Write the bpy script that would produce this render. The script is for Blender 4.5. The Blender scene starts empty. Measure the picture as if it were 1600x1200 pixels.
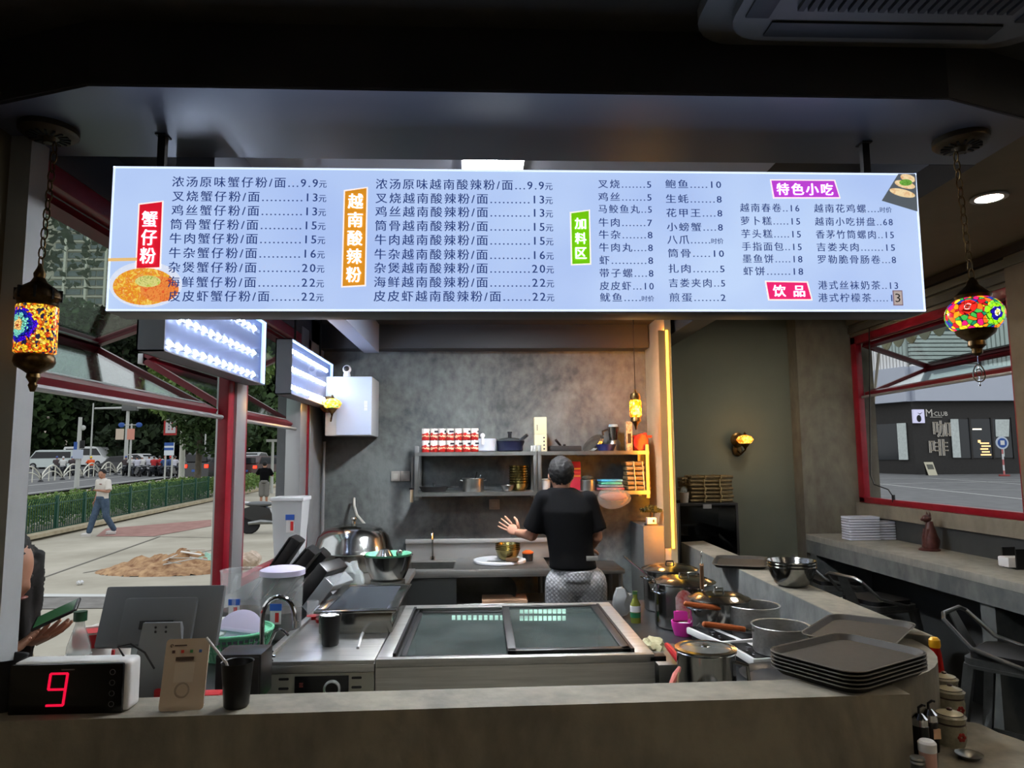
import bpy, bmesh, math, random
import numpy as np
from mathutils import Vector, Matrix, Euler
S = bpy.context.scene
COL = S.collection
PI = math.pi
R = math.radians
rnd = random.Random(7)

# ---------------- camera ----------------
FPX = 1100.0
CAMZ = 1.68
yaw, pitch, roll = math.atan(46/1100), R(6.05), 0.008
cam = bpy.data.cameras.new('camera')
camo = bpy.data.objects.new('camera', cam); COL.objects.link(camo)
cam.sensor_width = 36; cam.lens = FPX/1600*36; cam.clip_start = .02; cam.clip_end = 600
fw = Vector((math.sin(yaw)*math.cos(pitch), math.cos(yaw)*math.cos(pitch), math.sin(pitch)))
r0 = Vector((math.cos(yaw), -math.sin(yaw), 0)); u0 = r0.cross(fw)
rt = r0*math.cos(roll)-u0*math.sin(roll); up = r0*math.sin(roll)+u0*math.cos(roll)
M = Matrix((rt, up, -fw)).transposed().to_4x4(); M.translation = (0, 0, CAMZ)
camo.matrix_world = M
S.camera = camo

# ---------------- world ----------------
W = bpy.data.worlds.new('sky'); S.world = W; W.use_nodes = True
nt = W.node_tree; bg = nt.nodes['Background']
tc = nt.nodes.new('ShaderNodeTexCoord'); sx = nt.nodes.new('ShaderNodeSeparateXYZ')
rp = nt.nodes.new('ShaderNodeValToRGB')
nt.links.new(tc.outputs['Generated'], sx.inputs[0]); nt.links.new(sx.outputs['Z'], rp.inputs[0])
rp.color_ramp.elements[0].position = 0; rp.color_ramp.elements[0].color = (.66, .67, .67, 1)
rp.color_ramp.elements[1].position = .8; rp.color_ramp.elements[1].color = (.78, .84, .92, 1)
nt.links.new(rp.outputs[0], bg.inputs[0]); bg.inputs[1].default_value = 1.15
S.view_settings.view_transform = 'Standard'; S.view_settings.look = 'None'
S.view_settings.exposure = .45; S.view_settings.gamma = 1; S.view_settings.use_curve_mapping = False
try:
    S.cycles.max_bounces = 8; S.cycles.transparent_max_bounces = 16; S.cycles.sample_clamp_indirect = 4
    S.cycles.caustics_reflective = False; S.cycles.caustics_refractive = False
except Exception: pass

def area(name, loc, rot, sx_, sy_, power, color, shape='RECTANGLE', spread=180):
    l = bpy.data.lights.new(name, 'AREA'); l.shape = shape; l.size = sx_
    if shape in ('RECTANGLE', 'ELLIPSE'): l.size_y = sy_
    l.energy = power; l.color = color; l.spread = R(spread)
    o = bpy.data.objects.new(name, l); o.location = loc; o.rotation_euler = rot; COL.objects.link(o)
    return o
# ceiling light positions: round downlights and square kitchen panels; their emitting lenses are built with the fixtures
DOWN = [(2.60, 3.39, 2.995), (2.5, 1.0, 2.825), (0.9, -.6, 2.825), (-.7, -.6, 2.825), (2.5, -1.2, 2.825), (2.45, 5.3, 2.995)]
PANEL = [(.04, 2.70), (.2, 4.45)]

# ---------------- pixel helpers (reference frame 1600x1200) ----------------
def ray(px, py):
    return (fw + rt*((px-800)/FPX) + up*((600-py)/FPX))
def P(px, py, Y):
    d = ray(px, py); t = Y/d.y; return Vector((d.x*t, Y, CAMZ+d.z*t))
def PZ(px, py, z):
    d = ray(px, py); t = (z-CAMZ)/d.z; return Vector((d.x*t, d.y*t, z))
def PX(px, py, X):
    d = ray(px, py); t = X/d.x; return Vector((X, d.y*t, CAMZ+d.z*t))
def G(Y): return -.2 if Y < 18 else -.2+.022*(Y-18)
def PG(px, py):
    p = PZ(px, py, -.2)
    if 0 < p.y < 18: return p
    d = ray(px, py)      # CAMZ + t dz = -.2+.022(t dy -18)
    t = (-.2-.396-CAMZ)/(d.z-.022*d.y); return Vector((d.x*t, d.y*t, CAMZ+d.z*t))

# ---------------- materials ----------------
def lin(c):
    return tuple(((v/255)/12.92 if v/255 <= .04045 else ((v/255+.055)/1.055)**2.4) for v in c[:3])+(1,)
MC = {}
def mat(name, c=(128, 128, 128), rough=.6, metal=0, var=None, vscale=6, bump=0, bscale=40, emit=0, alpha=1, trans=0, ior=1.45, coat=0, stretch=None, c2=None):
    if name in MC: return MC[name]
    m = bpy.data.materials.new(name); m.use_nodes = True; MC[name] = m
    n = m.node_tree.nodes; L = m.node_tree.links; b = n['Principled BSDF']
    b.inputs['Base Color'].default_value = lin(c); b.inputs['Roughness'].default_value = rough
    b.inputs['Metallic'].default_value = metal; b.inputs['Alpha'].default_value = alpha
    b.inputs['Transmission Weight'].default_value = trans; b.inputs['IOR'].default_value = ior
    b.inputs['Coat Weight'].default_value = coat
    if emit:
        b.inputs['Emission Color'].default_value = lin(c); b.inputs['Emission Strength'].default_value = emit
    if var or bump or c2:
        t = n.new('ShaderNodeTexCoord'); mp = n.new('ShaderNodeMapping'); L.new(t.outputs['Object'], mp.inputs[0])
        if stretch: mp.inputs['Scale'].default_value = stretch
    if var or c2:
        no = n.new('ShaderNodeTexNoise'); no.inputs['Scale'].default_value = vscale; no.inputs['Detail'].default_value = 6; no.inputs['Roughness'].default_value = .6
        L.new(mp.outputs[0], no.inputs[0])
        cr = n.new('ShaderNodeValToRGB'); L.new(no.outputs[0], cr.inputs[0])
        v = var or 0
        a_ = tuple(max(0, x-v) for x in c); b_ = c2 or tuple(min(255, x+v) for x in c)
        cr.color_ramp.elements[0].position = .35; cr.color_ramp.elements[1].position = .68
        cr.color_ramp.elements[0].color = lin(a_ if not c2 else c); cr.color_ramp.elements[1].color = lin(b_)
        L.new(cr.outputs[0], b.inputs['Base Color'])
    if bump:
        nb = n.new('ShaderNodeTexNoise'); nb.inputs['Scale'].default_value = bscale; nb.inputs['Detail'].default_value = 5
        L.new(mp.outputs[0], nb.inputs[0]); bu = n.new('ShaderNodeBump'); bu.inputs['Strength'].default_value = bump; bu.inputs['Distance'].default_value = .01
        L.new(nb.outputs[0], bu.inputs['Height']); L.new(bu.outputs[0], b.inputs['Normal'])
    return m
def plaster(name, c, dark, scale=1.2, streak=(1, 1, .5), rough=.75):
    "troweled cement: cloudy two-tone noise with finer mottling"
    if name in MC: return MC[name]
    m = mat(name, c, rough, bump=.25, bscale=25, stretch=None)
    n = m.node_tree.nodes; L = m.node_tree.links; b = n['Principled BSDF']
    t = n.new('ShaderNodeTexCoord'); mp = n.new('ShaderNodeMapping'); mp.inputs['Scale'].default_value = streak; L.new(t.outputs['Object'], mp.inputs[0])
    n1 = n.new('ShaderNodeTexNoise'); n1.inputs['Scale'].default_value = scale; n1.inputs['Detail'].default_value = 9; n1.inputs['Roughness'].default_value = .62; n1.inputs['Distortion'].default_value = .9
    n2 = n.new('ShaderNodeTexNoise'); n2.inputs['Scale'].default_value = scale*9; n2.inputs['Detail'].default_value = 6
    L.new(mp.outputs[0], n1.inputs[0]); L.new(mp.outputs[0], n2.inputs[0])
    mx = n.new('ShaderNodeMix'); mx.data_type = 'FLOAT'; mx.inputs[0].default_value = .3
    L.new(n1.outputs[0], mx.inputs[2]); L.new(n2.outputs[0], mx.inputs[3])
    cr = n.new('ShaderNodeValToRGB'); L.new(mx.outputs[0], cr.inputs[0])
    cr.color_ramp.elements[0].position = .38; cr.color_ramp.elements[1].position = .62
    cr.color_ramp.elements[0].color = lin(dark); cr.color_ramp.elements[1].color = lin(c)
    L.new(cr.outputs[0], b.inputs['Base Color'])
    return m
def glassy(name, tint=(225, 235, 232), a=.12, rough=.05):
    "thin sheet: mostly see-through with a glossy reflection"
    if name in MC: return MC[name]
    m = bpy.data.materials.new(name); m.use_nodes = True; MC[name] = m
    n = m.node_tree.nodes; L = m.node_tree.links; n.remove(n['Principled BSDF'])
    t = n.new('ShaderNodeBsdfTransparent'); t.inputs[0].default_value = lin(tint)
    g = n.new('ShaderNodeBsdfGlossy'); g.inputs['Roughness'].default_value = rough; g.inputs['Color'].default_value = (1, 1, 1, 1)
    fr = n.new('ShaderNodeLayerWeight'); fr.inputs[0].default_value = .5; pw = n.new('ShaderNodeMath'); pw.operation = 'POWER'; pw.inputs[1].default_value = 5; L.new(fr.outputs['Facing'], pw.inputs[0]); ad = n.new('ShaderNodeMath'); ad.operation = 'MULTIPLY_ADD'; ad.inputs[1].default_value = .5; ad.inputs[2].default_value = .02+a*.25; L.new(pw.outputs[0], ad.inputs[0])
    x = n.new('ShaderNodeMixShader'); L.new(ad.outputs[0], x.inputs[0]); L.new(t.outputs[0], x.inputs[1]); L.new(g.outputs[0], x.inputs[2])
    L.new(x.outputs[0], n['Material Output'].inputs[0]); return m
def frosted(name, c=(215, 220, 225), a=.5, rough=.35):
    return mat(name, c, rough, alpha=a)

STEEL = mat('brushed_steel', (196, 196, 192), .38, 1, var=12, vscale=3, stretch=(1, 30, 30), bump=.03, bscale=30)
STEELD = mat('dull_steel', (140, 141, 138), .38, 1, var=14, vscale=4)
CHROME = mat('chrome', (200, 200, 200), .09, 1)
BLACKP = mat('black_plastic', (14, 14, 16), .38)
BLACKM = mat('black_matte', (20, 20, 22), .7)
RED = mat('red_painted_aluminium', (128, 14, 32), .35, var=10, vscale=8)
REDD = mat('dark_red_paint', (104, 12, 28), .35)
SILV = mat('silver_aluminium', (168, 170, 172), .35, .6)
WHITEP = mat('white_plastic', (215, 215, 215), .4)
CEMENT = plaster('grey_cement', (112, 114, 111), (72, 76, 76), 1.6, (1, 1, .6))
CEMENT_L = plaster('light_cement', (140, 134, 120), (108, 104, 94), 2.2)
CEMENT_B = plaster('worktop_cement', (140, 138, 130), (112, 111, 106), 3)
BACKW = plaster('kitchen_wall_cement', (114, 119, 117), (68, 73, 74), 2.0, (1, 1, .8))
GREEN = mat('sage_wall_paint', (106, 114, 106), .8, var=3, vscale=2, bump=.05, bscale=90)
DARKC = mat('dark_ceiling_paint', (44, 45, 48), .6, bump=.05, bscale=60)
GLASS = glassy('window_glass')
BRASS = mat('aged_brass', (92, 72, 42), .35, 1, var=22, vscale=30)

# ---------------- mesh builder ----------------
class MB:
    def __init__(s): s.v = []; s.f = []
    def add(s, vs, fs, X=None):
        o = len(s.v)
        s.v += [tuple((X @ Vector(p)) if X else p) for p in vs]; s.f += [[o+i for i in f] for f in fs]; return s
    def box(s, x0, x1, y0, y1, z0, z1, b=0, X=None, seg=2):
        if b <= 0:
            vs = [(x, y, z) for z in (z0, z1) for y in (y0, y1) for x in (x0, x1)]
            return s.add(vs, [(0, 2, 3, 1), (4, 5, 7, 6), (0, 1, 5, 4), (2, 6, 7, 3), (0, 4, 6, 2), (1, 3, 7, 5)], X)
        bm = bmesh.new(); bmesh.ops.create_cube(bm, size=1)
        for v in bm.verts: v.co = Vector(((x0+x1)/2+v.co.x*(x1-x0), (y0+y1)/2+v.co.y*(y1-y0), (z0+z1)/2+v.co.z*(z1-z0)))
        bmesh.ops.bevel(bm, geom=bm.edges[:], offset=b, segments=seg, affect='EDGES', profile=.6, clamp_overlap=True)
        return s.bm(bm, X)
    def bm(s, bm, X=None):
        bm.verts.index_update(); vs = [tuple(v.co) for v in bm.verts]; fs = [[v.index for v in f.verts] for f in bm.faces]; bm.free()
        return s.add(vs, fs, X)
    def prism(s, poly, z0, z1, X=None):
        n = len(poly); a = sum(poly[i][0]*poly[(i+1) % n][1]-poly[(i+1) % n][0]*poly[i][1] for i in range(n))
        if a < 0: poly = poly[::-1]
        vs = [(p[0], p[1], z0) for p in poly]+[(p[0], p[1], z1) for p in poly]
        return s.add(vs, [list(range(n))[::-1], [n+i for i in range(n)]]+[(i, (i+1) % n, n+(i+1) % n, n+i) for i in range(n)], X)
    def lathe(s, prof, n=28, X=None, sx=1, sy=1, closed=False):
        vs = []; fs = []; m = len(prof)
        for (r, z) in prof:
            for k in range(n):
                a = 2*PI*k/n; vs.append((r*math.cos(a)*sx, r*math.sin(a)*sy, z))
        for i in range(m-1):
            for k in range(n):
                k2 = (k+1) % n; fs.append((i*n+k, i*n+k2, (i+1)*n+k2, (i+1)*n+k))
        if prof[0][0] > 1e-5: fs.append([k for k in range(n)][::-1])
        if prof[-1][0] > 1e-5: fs.append([(m-1)*n+k for k in range(n)])
        return s.add(vs, fs, X)
    def cyl(s, x, y, z0, z1, r, n=24, r2=None, X=None):
        T = Matrix.Translation((x, y, 0)); return s.lathe([(r, z0), (r if r2 is None else r2, z1)], n, (X @ T) if X else T)
    def tube(s, pts, r, n=8, closed=False, X=None, sq=False):
        pts = [Vector(p) for p in pts]; m = len(pts); rr = r if isinstance(r, (list, tuple)) else [r]*m
        vs = []; fs = []; prev = None
        for i, p in enumerate(pts):
            a = pts[(i-1) % m] if (closed or i > 0) else p; b = pts[(i+1) % m] if (closed or i < m-1) else p
            t = (b-a).normalized() if (b-a).length > 1e-9 else Vector((0, 0, 1))
            if prev is None: u = t.orthogonal().normalized() if not sq else (Vector((0, 0, 1)).cross(t).normalized() if abs(t.z) < .9 else Vector((1, 0, 0)))
            else: u = (prev-t*prev.dot(t)); u = u.normalized() if u.length > 1e-6 else t.orthogonal().normalized()
            prev = u; w = t.cross(u)
            for k in range(n):
                ang = 2*PI*(k+(.5 if sq else 0))/n; vs.append(tuple(p+(u*math.cos(ang)+w*math.sin(ang))*rr[i]))
        for i in range(m if closed else m-1):
            j = (i+1) % m
            for k in range(n): k2 = (k+1) % n; fs.append((i*n+k, i*n+k2, j*n+k2, j*n+k))
        if not closed: fs += [[k for k in range(n)][::-1], [(m-1)*n+k for k in range(n)]]
        return s.add(vs, fs, X)
    def ell(s, c, r, n=16, m=10, X=None):
        if not isinstance(r, (tuple, list)): r = (r, r, r)
        T = Matrix.Translation(c) @ Matrix.Diagonal((r[0], r[1], r[2], 1))
        return s.lathe([(math.sin(PI*i/m) if 0 < i < m else 0, -math.cos(PI*i/m)) for i in range(m+1)], n, (X @ T) if X else T)
    def quad(s, a, b, c, d): return s.add([a, b, c, d], [(0, 1, 2, 3)])
    def build(s, name, m, parent=None, loc=None, smooth=35, rot=None):
        me = bpy.data.meshes.new(name); me.from_pydata(s.v, [], s.f); me.update()
        if smooth:
            me.shade_smooth(); me.set_sharp_from_angle(angle=R(smooth))
        me.materials.append(m)
        o = bpy.data.objects.new(name, me); COL.objects.link(o)
        if parent: o.parent = parent
        if loc is not None: o.location = loc
        if rot is not None: o.rotation_euler = rot
        return o
def obj_from(name, me, parent=None, loc=None, rot=None):
    o = bpy.data.objects.new(name, me); COL.objects.link(o)
    if parent: o.parent = parent
    if loc is not None: o.location = loc
    if rot is not None: o.rotation_euler = rot
    return o
def thing(name, label, cat, loc=(0, 0, 0), rz=0, group=None, rot=None):
    o = bpy.data.objects.new(name, None); COL.objects.link(o); o.location = loc; o.rotation_euler = rot or (0, 0, rz)
    o.empty_display_size = .05; o['label'] = label; o['category'] = cat
    if group: o['group'] = group
    return o
def tag(o, label, cat, group=None):
    o['label'] = label; o['category'] = cat
    if group: o['group'] = group
    return o
def st(o): o['kind'] = 'structure'; return o
def stuff(o): o['kind'] = 'stuff'; return o
def kids(o): return [c for c in bpy.data.objects if c.parent == o]
def dup(root, loc, rz=None, label=None, rot=None):
    def cp(o, par):
        c = o.copy(); COL.objects.link(c)
        if par: c.parent = par
        for k in list(o.children): cp(k, c)
        return c
    r = cp(root, None); r.location = loc
    if rz is not None: r.rotation_euler = (0, 0, rz)
    if rot is not None: r.rotation_euler = rot
    if label: r['label'] = label
    return r
def rrect(w, h, r, n=4, cx=0, cy=0):
    o = []
    for (sx_, sy_, a0) in ((1, 1, 0), (-1, 1, 90), (-1, -1, 180), (1, -1, 270)):
        for k in range(n+1):
            a = R(a0+90*k/n); o.append((cx+sx_*(w/2-r)+r*math.cos(a), cy+sy_*(h/2-r)+r*math.sin(a)))
    return o
XZ = Matrix.Rotation(R(90), 4, 'X')      # local XY drawing -> upright plane facing -Y
def text_mesh(s, size=1, bold=0, space=1.0):
    cu = bpy.data.curves.new('t', 'FONT'); cu.body = s; cu.size = size; cu.resolution_u = 2; cu.offset = bold; cu.space_character = space
    o = bpy.data.objects.new('t', cu); COL.objects.link(o)
    dg = bpy.context.evaluated_depsgraph_get(); me = bpy.data.meshes.new_from_object(o.evaluated_get(dg))
    bpy.data.objects.remove(o); bpy.data.curves.remove(cu); return me
def text_fit(name, s, x0, x1, zc, h, m, parent=None, y=0, bold=0, space=1.0, X=None):
    "print fitted into x0..x1 and height h, upright in the XZ plane facing -Y (X: extra matrix)"
    me = text_mesh(s, 1, 0, space)
    co = np.empty(len(me.vertices)*3); me.vertices.foreach_get('co', co); co = co.reshape(-1, 3)
    if bold:            # heavier stems: overlapping copies a hair apart, joined into one print
        fs = [list(p.vertices) for p in me.polygons]; nv = len(co); vs = []; ff = []
        sh = (-bold, 0, bold) if bold > .02 else (-bold, bold)
        for k, d in enumerate(sh):
            vs.append(co+np.array((d, 0, .0))); ff += [[i+k*nv for i in f] for f in fs]
        co = np.concatenate(vs); bpy.data.meshes.remove(me); me = bpy.data.meshes.new('print'); me.from_pydata(co.tolist(), [], ff); me.update()
    mn = co.min(0); mx = co.max(0); w = mx[0]-mn[0]; hh = mx[1]-mn[1]
    kz = h/hh if hh > .3 else h
    out = np.zeros_like(co); out[:, 0] = x0+(co[:, 0]-mn[0])*(x1-x0)/w; out[:, 2] = zc+(co[:, 1]-(mn[1]+mx[1])/2)*kz; out[:, 1] = y
    if X: out = np.array([tuple(X @ Vector(p)) for p in out])
    me.vertices.foreach_set('co', out.ravel()); me.update(); me.materials.clear(); me.materials.append(m)
    o = obj_from(name, me, parent); return o
# ================= room shell =================
XL = -1.35; XR = 3.35; YB = 6.0
def sbox(name, x0, x1, y0, y1, z0, z1, m, b=0):
    return st(MB().box(x0, x1, y0, y1, z0, z1, b).build(name, m))
FLOORM = mat('floor_cement', (70, 70, 68), .45, var=10, vscale=3)
sbox('floor', -1.6, 3.6, -3.2, 6.6, -.2, 0, FLOORM)
sbox('wall_left', -1.62, -1.402, -3.2, 2.07, 0, 3.1, mat('beige_wall', (112, 100, 78), .8, var=6, vscale=3))
sbox('wall_rear', -1.6, 3.6, -3.35, -3.2, 0, 3.1, mat('beige_wall'))
sbox('wall_left_pier', -1.60, -1.342, 2.07, 2.155, 0, 2.72, mat('pale_pier', (160, 164, 166), .6, var=4))
sbox('wall_left_parapet', -1.47, XL, 2.16, YB, -.2, .98, CEMENT)
sbox('wall_left_lintel', -1.60, XL, 2.16, YB+.2, 2.62, 3.1, mat('dark_lintel', (58, 58, 60), .7))
sbox('wall_left_end', -1.60, XL, 5.56, YB+.2, .9, 2.8, mat('grey_end_wall', (122, 126, 130), .7, var=6))
sbox('wall_back', -1.6, 1.46, YB, YB+.15, 0, 3.1, BACKW)
sbox('wall_back_right', 1.46, 3.6, 6.4, 6.55, 0, 3.1, GREEN)
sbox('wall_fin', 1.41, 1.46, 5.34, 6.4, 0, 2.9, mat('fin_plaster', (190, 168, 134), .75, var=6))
pcol = P(1250, 700, 6.25).x
sbox('wall_column', pcol, XR+.2, 6.22, 6.4, 0, 3.1, plaster('stained_cement', (124, 122, 108), (88, 82, 74), 1.3, (1, 1, .5)))
zs = 1.27
sbox('wall_right', XR, 3.6, 1.9, 6.22, 0, zs-.11, mat('dark_skirt_panel', (52, 54, 54), .6, var=4))
sbox('wall_right_sill', XR-.03, 3.62, 1.9, 6.22, zs-.11, zs, plaster('sill_cement', (128, 122, 108), (104, 98, 86), 2))
sbox('wall_right_head', XR, 3.6, 1.9, 6.22, 2.75, 3.1, mat('header_band', (104, 98, 82), .7, var=8))
for k, (z, c) in enumerate(((2.95, (52, 44, 42)), (2.88, (96, 92, 78)), (2.80, (72, 70, 62)))):
    sbox('trim_%d' % (k+1), XR-.05+.012*k, XR, 1.9, 6.2, z-.02, z+.035, mat('head_trim_%d' % k, c, .6))
sbox('wall_right_pier', XR-.03, 3.6, 3.95, 4.25, 1.27, 3.0, mat('brown_pier', (108, 96, 78), .7, var=6))
sbox('wall_right_front', XR, 3.6, -3.2, 1.9, 0, 3.1, mat('beige_wall'))
# ceilings
sbox('ceiling', -1.6, 3.6, -3.2, 1.95, 2.83, 2.98, mat('dining_ceiling', (70, 68, 62), .8, var=3))
sbox('ceiling_right', 1.45, 3.6, 1.95, 6.55, 3.0, 3.1, mat('right_ceiling', (136, 128, 112), .8, var=3))
sbox('ceiling_kitchen', -1.6, 1.64, 1.95, 6.2, 2.80, 3.0, DARKC)
BEAMM = mat('dark_beam_paint', (56, 58, 64), .5, bump=.04, bscale=80)
SOFM = BEAMM
beam = [(-1.6, 2.0), (-1.33, 1.88), (-1.02, 1.775), (1.28, 1.785), (1.66, 1.92), (1.66, 2.215), (-1.6, 2.215)]
st(MB().prism(beam, 2.656, 2.9).build('ceiling_beam_front', BEAMM, smooth=0))
st(MB().prism([(-1.6, 1.96), (-1.3, 1.88), (-1.02, 1.779), (1.28, 1.789), (1.655, 1.925), (1.655, 2.211), (-1.6, 2.211)], 2.65, 2.656).build('ceiling_soffit', mat('soffit_sign_glow', (96, 102, 116), .33), smooth=0))  # beam underside sheet made lighter: the sign's glow put into its colour
sbox('ceiling_beam_right', 1.5, 1.66, 2.215, 6.4, 2.65, 3.0, BEAMM)
sbox('ceiling_beam_back', XL, 1.40, 5.82, YB, 2.60, 2.80, DARKC)
sbox('ceiling_beam_left', -.98, -.86, 2.215, 5.82, 2.56, 2.80, mat('blue_grey_duct', (120, 128, 146), .5))
sbox('ceiling_strip', -.9, 1.1, 2.42, 2.92, 2.775, 2.80, mat('pale_ceiling_board', (200, 202, 212), .7))

# ---------- cement counters ----------
cnt = thing('service_counter', 'low cement counter wall along the bottom with rounded right end', 'counter', (0, 0, 0))
MB().prism([(XL+.010, 1.995), (1.22, 2.05), (1.22, 2.21), (XL+.010, 2.16)], 0, 1.0).build('front_wall', CEMENT_L, cnt)
cx, cy, ro, ri = 1.13, 2.70, .50, .32
arc = [(cx+ro*math.cos(R(a)), cy+ro*math.sin(R(a))) for a in range(-76, 5, 8)]+[(1.50, 2.795)]+[(cx+ri*math.cos(R(a)), cy+ri*math.sin(R(a))) for a in range(4, -77, -8)]
MB().prism(arc, 0, .985).build('curved_corner', CEMENT_L, cnt, smooth=30)
hw = [(1.50, 2.80), (1.69, 2.655), (1.785, 5.75), (1.585, 5.68)]
hwo = thing('half_wall', 'cement half wall running back beside the stove area', 'wall')
MB().prism(hw, 0, 1.0).build('cement_body', CEMENT, hwo, smooth=0)
b = MB(); b.prism(hw, 1.0, 1.004); b.build('cap', CEMENT_L, hwo, smooth=0)
# round condiment shelf outside the corner
o = MB().prism([(1.26, 1.7), (1.45, 1.72)]+[(1.36+.32*math.cos(R(a)), 2.1+.36*math.sin(R(a))) for a in range(-50, 31, 8)]+[(1.63, 2.36), (1.56, 2.40), (1.45, 2.26), (1.32, 2.18), (1.26, 2.15)], .765, .80).build('condiment_shelf', CEMENT_L)
tag(o, 'rounded beige ledge holding condiment jars at the bottom right', 'shelf')
# window bar on the right
bar = thing('window_bar', 'long grey cement bar counter under the right window', 'counter')
MB().box(2.84, XR, 2.2, 6.2, .95, 1.0, .004).build('bar_top', CEMENT_B, bar)
MB().box(2.84, 2.87, 2.2, 6.2, .84, .95).build('apron', CEMENT, bar)
for y in (6.08, 3.95, 2.3): MB().box(2.87, XR, y, y+.12, 0, .95).build('leg', CEMENT, bar)

# downlights
for i, (x, y, z) in enumerate(DOWN):
    t = thing('downlight', ('round warm recessed downlight in the right ceiling beside the mosaic globe' if i == 0 else 'round recessed downlight of the dining room, '+['', 'nearest the stools', 'behind the camera in the middle', 'behind the camera on the left', 'in the rear right corner', 'above the far end of the window bar'][i]), 'lamp', (x, y, z))
    if i: t['group'] = 'dining room downlights'
    MB().lathe([(.085, 0), (.085, -.008), (.062, -.008), (.062, 0)], 28).build('rim', WHITEP, t)
    MB().lathe([(.0, -.003), (.06, -.003)], 28).build('lens', mat('warm_lens', (255, 240, 216), emit=420), t)
for i, (x, y) in enumerate(PANEL):
    t = thing('ceiling_panel_light', ('square white ceiling light panel just above the menu sign' if i == 0 else 'white ceiling light panel above the middle of the kitchen'), 'lamp', (x, y, 2.775))
    MB().box(-.115, .115, -.26, .26, -.012, 0).build('frame', WHITEP, t)
    MB().box(-.105, .105, -.25, .25, -.016, -.012).build('diffuser', mat('white_diffuser_%d' % i, (245, 250, 255), emit=(60, 210)[i]), t)

# air conditioner cassette
ac = thing('ceiling_air_conditioner', 'square white ceiling cassette air conditioner, unlit, above the sign', 'air conditioner', (1.03, 1.42, 2.83))
ACM = mat('ac_plastic', (120, 120, 116), .5)
MB().prism(rrect(.95, .72, .12, 6), -.035, 0).build('housing', ACM, ac)
MB().prism(rrect(.80, .60, .10, 6), -.06, -.035).build('face_panel', ACM, ac)
b = MB()
for k in range(22): b.box(-.26+k*.025, -.245+k*.025, -.16, .16, -.072, -.061)
b.build('intake_grille', mat('ac_grille', (70, 70, 68), .6), ac)
for s_ in (-1, 1):
    MB().box(-.3, .3, s_*.245-.03, s_*.245+.03, -.066, -.06, .003).build('louvre', mat('ac_louvre', (54, 54, 52), .5), ac)
    MB().box(s_*.345-.03, s_*.345+.03, -.2, .2, -.066, -.06, .003).build('louvre', mat('ac_louvre'), ac)

# ================= windows =================
def opening(name, X, y0, y1, z0, z1, out, zt, yk, label):
    "red folding shutter window: fixed frame plus two hinged panels pushed outward"
    w = thing(name, label, 'window'); w['kind'] = 'structure'
    t = .07; fx = sorted((X, X+out*.055))
    for (a, c, e, g) in ((y0, y1, z1-t, z1), (y0, y1, z0, z0+.05)):
        MB().box(fx[0], fx[1], a, c, e, g, .006).build('frame_rail', RED, w)
    for (a, c) in ((y0, y0+.05), (y1-.09, y1)):
        MB().box(fx[0], fx[1], a, c, z0, z1, .006).build('frame_stile', RED, w)
    ys0, ys1 = y0+.06, y1-.10
    hinge = (X+out*.05, z1-t-.01); knee = (X+out*yk[0], yk[1]); foot = (X+out*.05, zt)
    for (a, c, nm) in ((hinge, knee, 'upper_sash'), (knee, foot, 'lower_sash')):
        d = Vector((c[0]-a[0], 0, c[1]-a[1])); L_ = d.length; d.normalize(); nrm = Vector((-d.z, 0, d.x))
        def pt(u, v, e): q = Vector((a[0], 0, a[1]))+d*u+nrm*e; return (q.x, v, q.z)
        def bar_(u0, u1, v0, v1, e0, e1):
            m = MB(); vs = [pt(u, v, e) for e in (e0, e1) for v in (v0, v1) for u in (u0, u1)]
            m.add(vs, [(0, 2, 3, 1), (4, 5, 7, 6), (0, 1, 5, 4), (2, 6, 7, 3), (0, 4, 6, 2), (1, 3, 7, 5)]); return m
        f = MB()
        for q in ((0.01, .06, ys0, ys1), (L_-.06, L_-.01, ys0, ys1), (.06, L_-.06, ys0, ys0+.05), (.06, L_-.06, ys1-.05, ys1)):
            k = bar_(q[0], q[1], q[2], q[3], -.018, .018); f.add(k.v, k.f)
        s_ = f.build(nm, REDD, w, smooth=0)
        k = bar_(.06, L_-.06, ys0+.05, ys1-.05, -.003, .003); k.build('pane', GLASS, s_, smooth=0)
        k = bar_(L_-.075, L_-.06, ys0+.08, ys1-.08, .019, .022); k.build('seal_strip', SILV, s_, smooth=0)
    MB().tube([(foot[0]-out*.02, ys0, zt-.02), (foot[0]-out*.02, ys1, zt-.02)], .012, 8).build('pull_rail', SILV, w)
    for v in (ys0+.02, ys1-.02): MB().box(knee[0]-.015, knee[0]+.015, v-.03, v+.03, knee[1]-.03, knee[1]+.03, .004).build('hinge', SILV, w)
    return w
opening('window_1', XL, 2.09, 3.88, .98, 2.62, -1, 1.93, (.72, 2.29), 'near left red window folded open to the street')
opening('window_2', XL, 4.05, 5.55, .98, 2.62, -1, 1.93, (.62, 2.27), 'far left red window folded open beside the kitchen wall')
sbox('wall_left_mullion', XL-.1, XL+.012, 3.885, 4.045, .98, 2.68, SILV, .008)
sbox('wall_left_post', XL-.1, XL+.008, 5.25, 5.45, .98, 2.68, SILV, .008)
opening('window_3', XR, 4.25, 6.22, zs, 2.75, 1, 2.22, (.66, 2.46), 'right red window folded open towards the cafe')
opening('window_4', XR, 2.3, 3.95, zs, 2.75, 1, 2.22, (.66, 2.46), 'right red window nearer the camera, mostly outside the frame')
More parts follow.
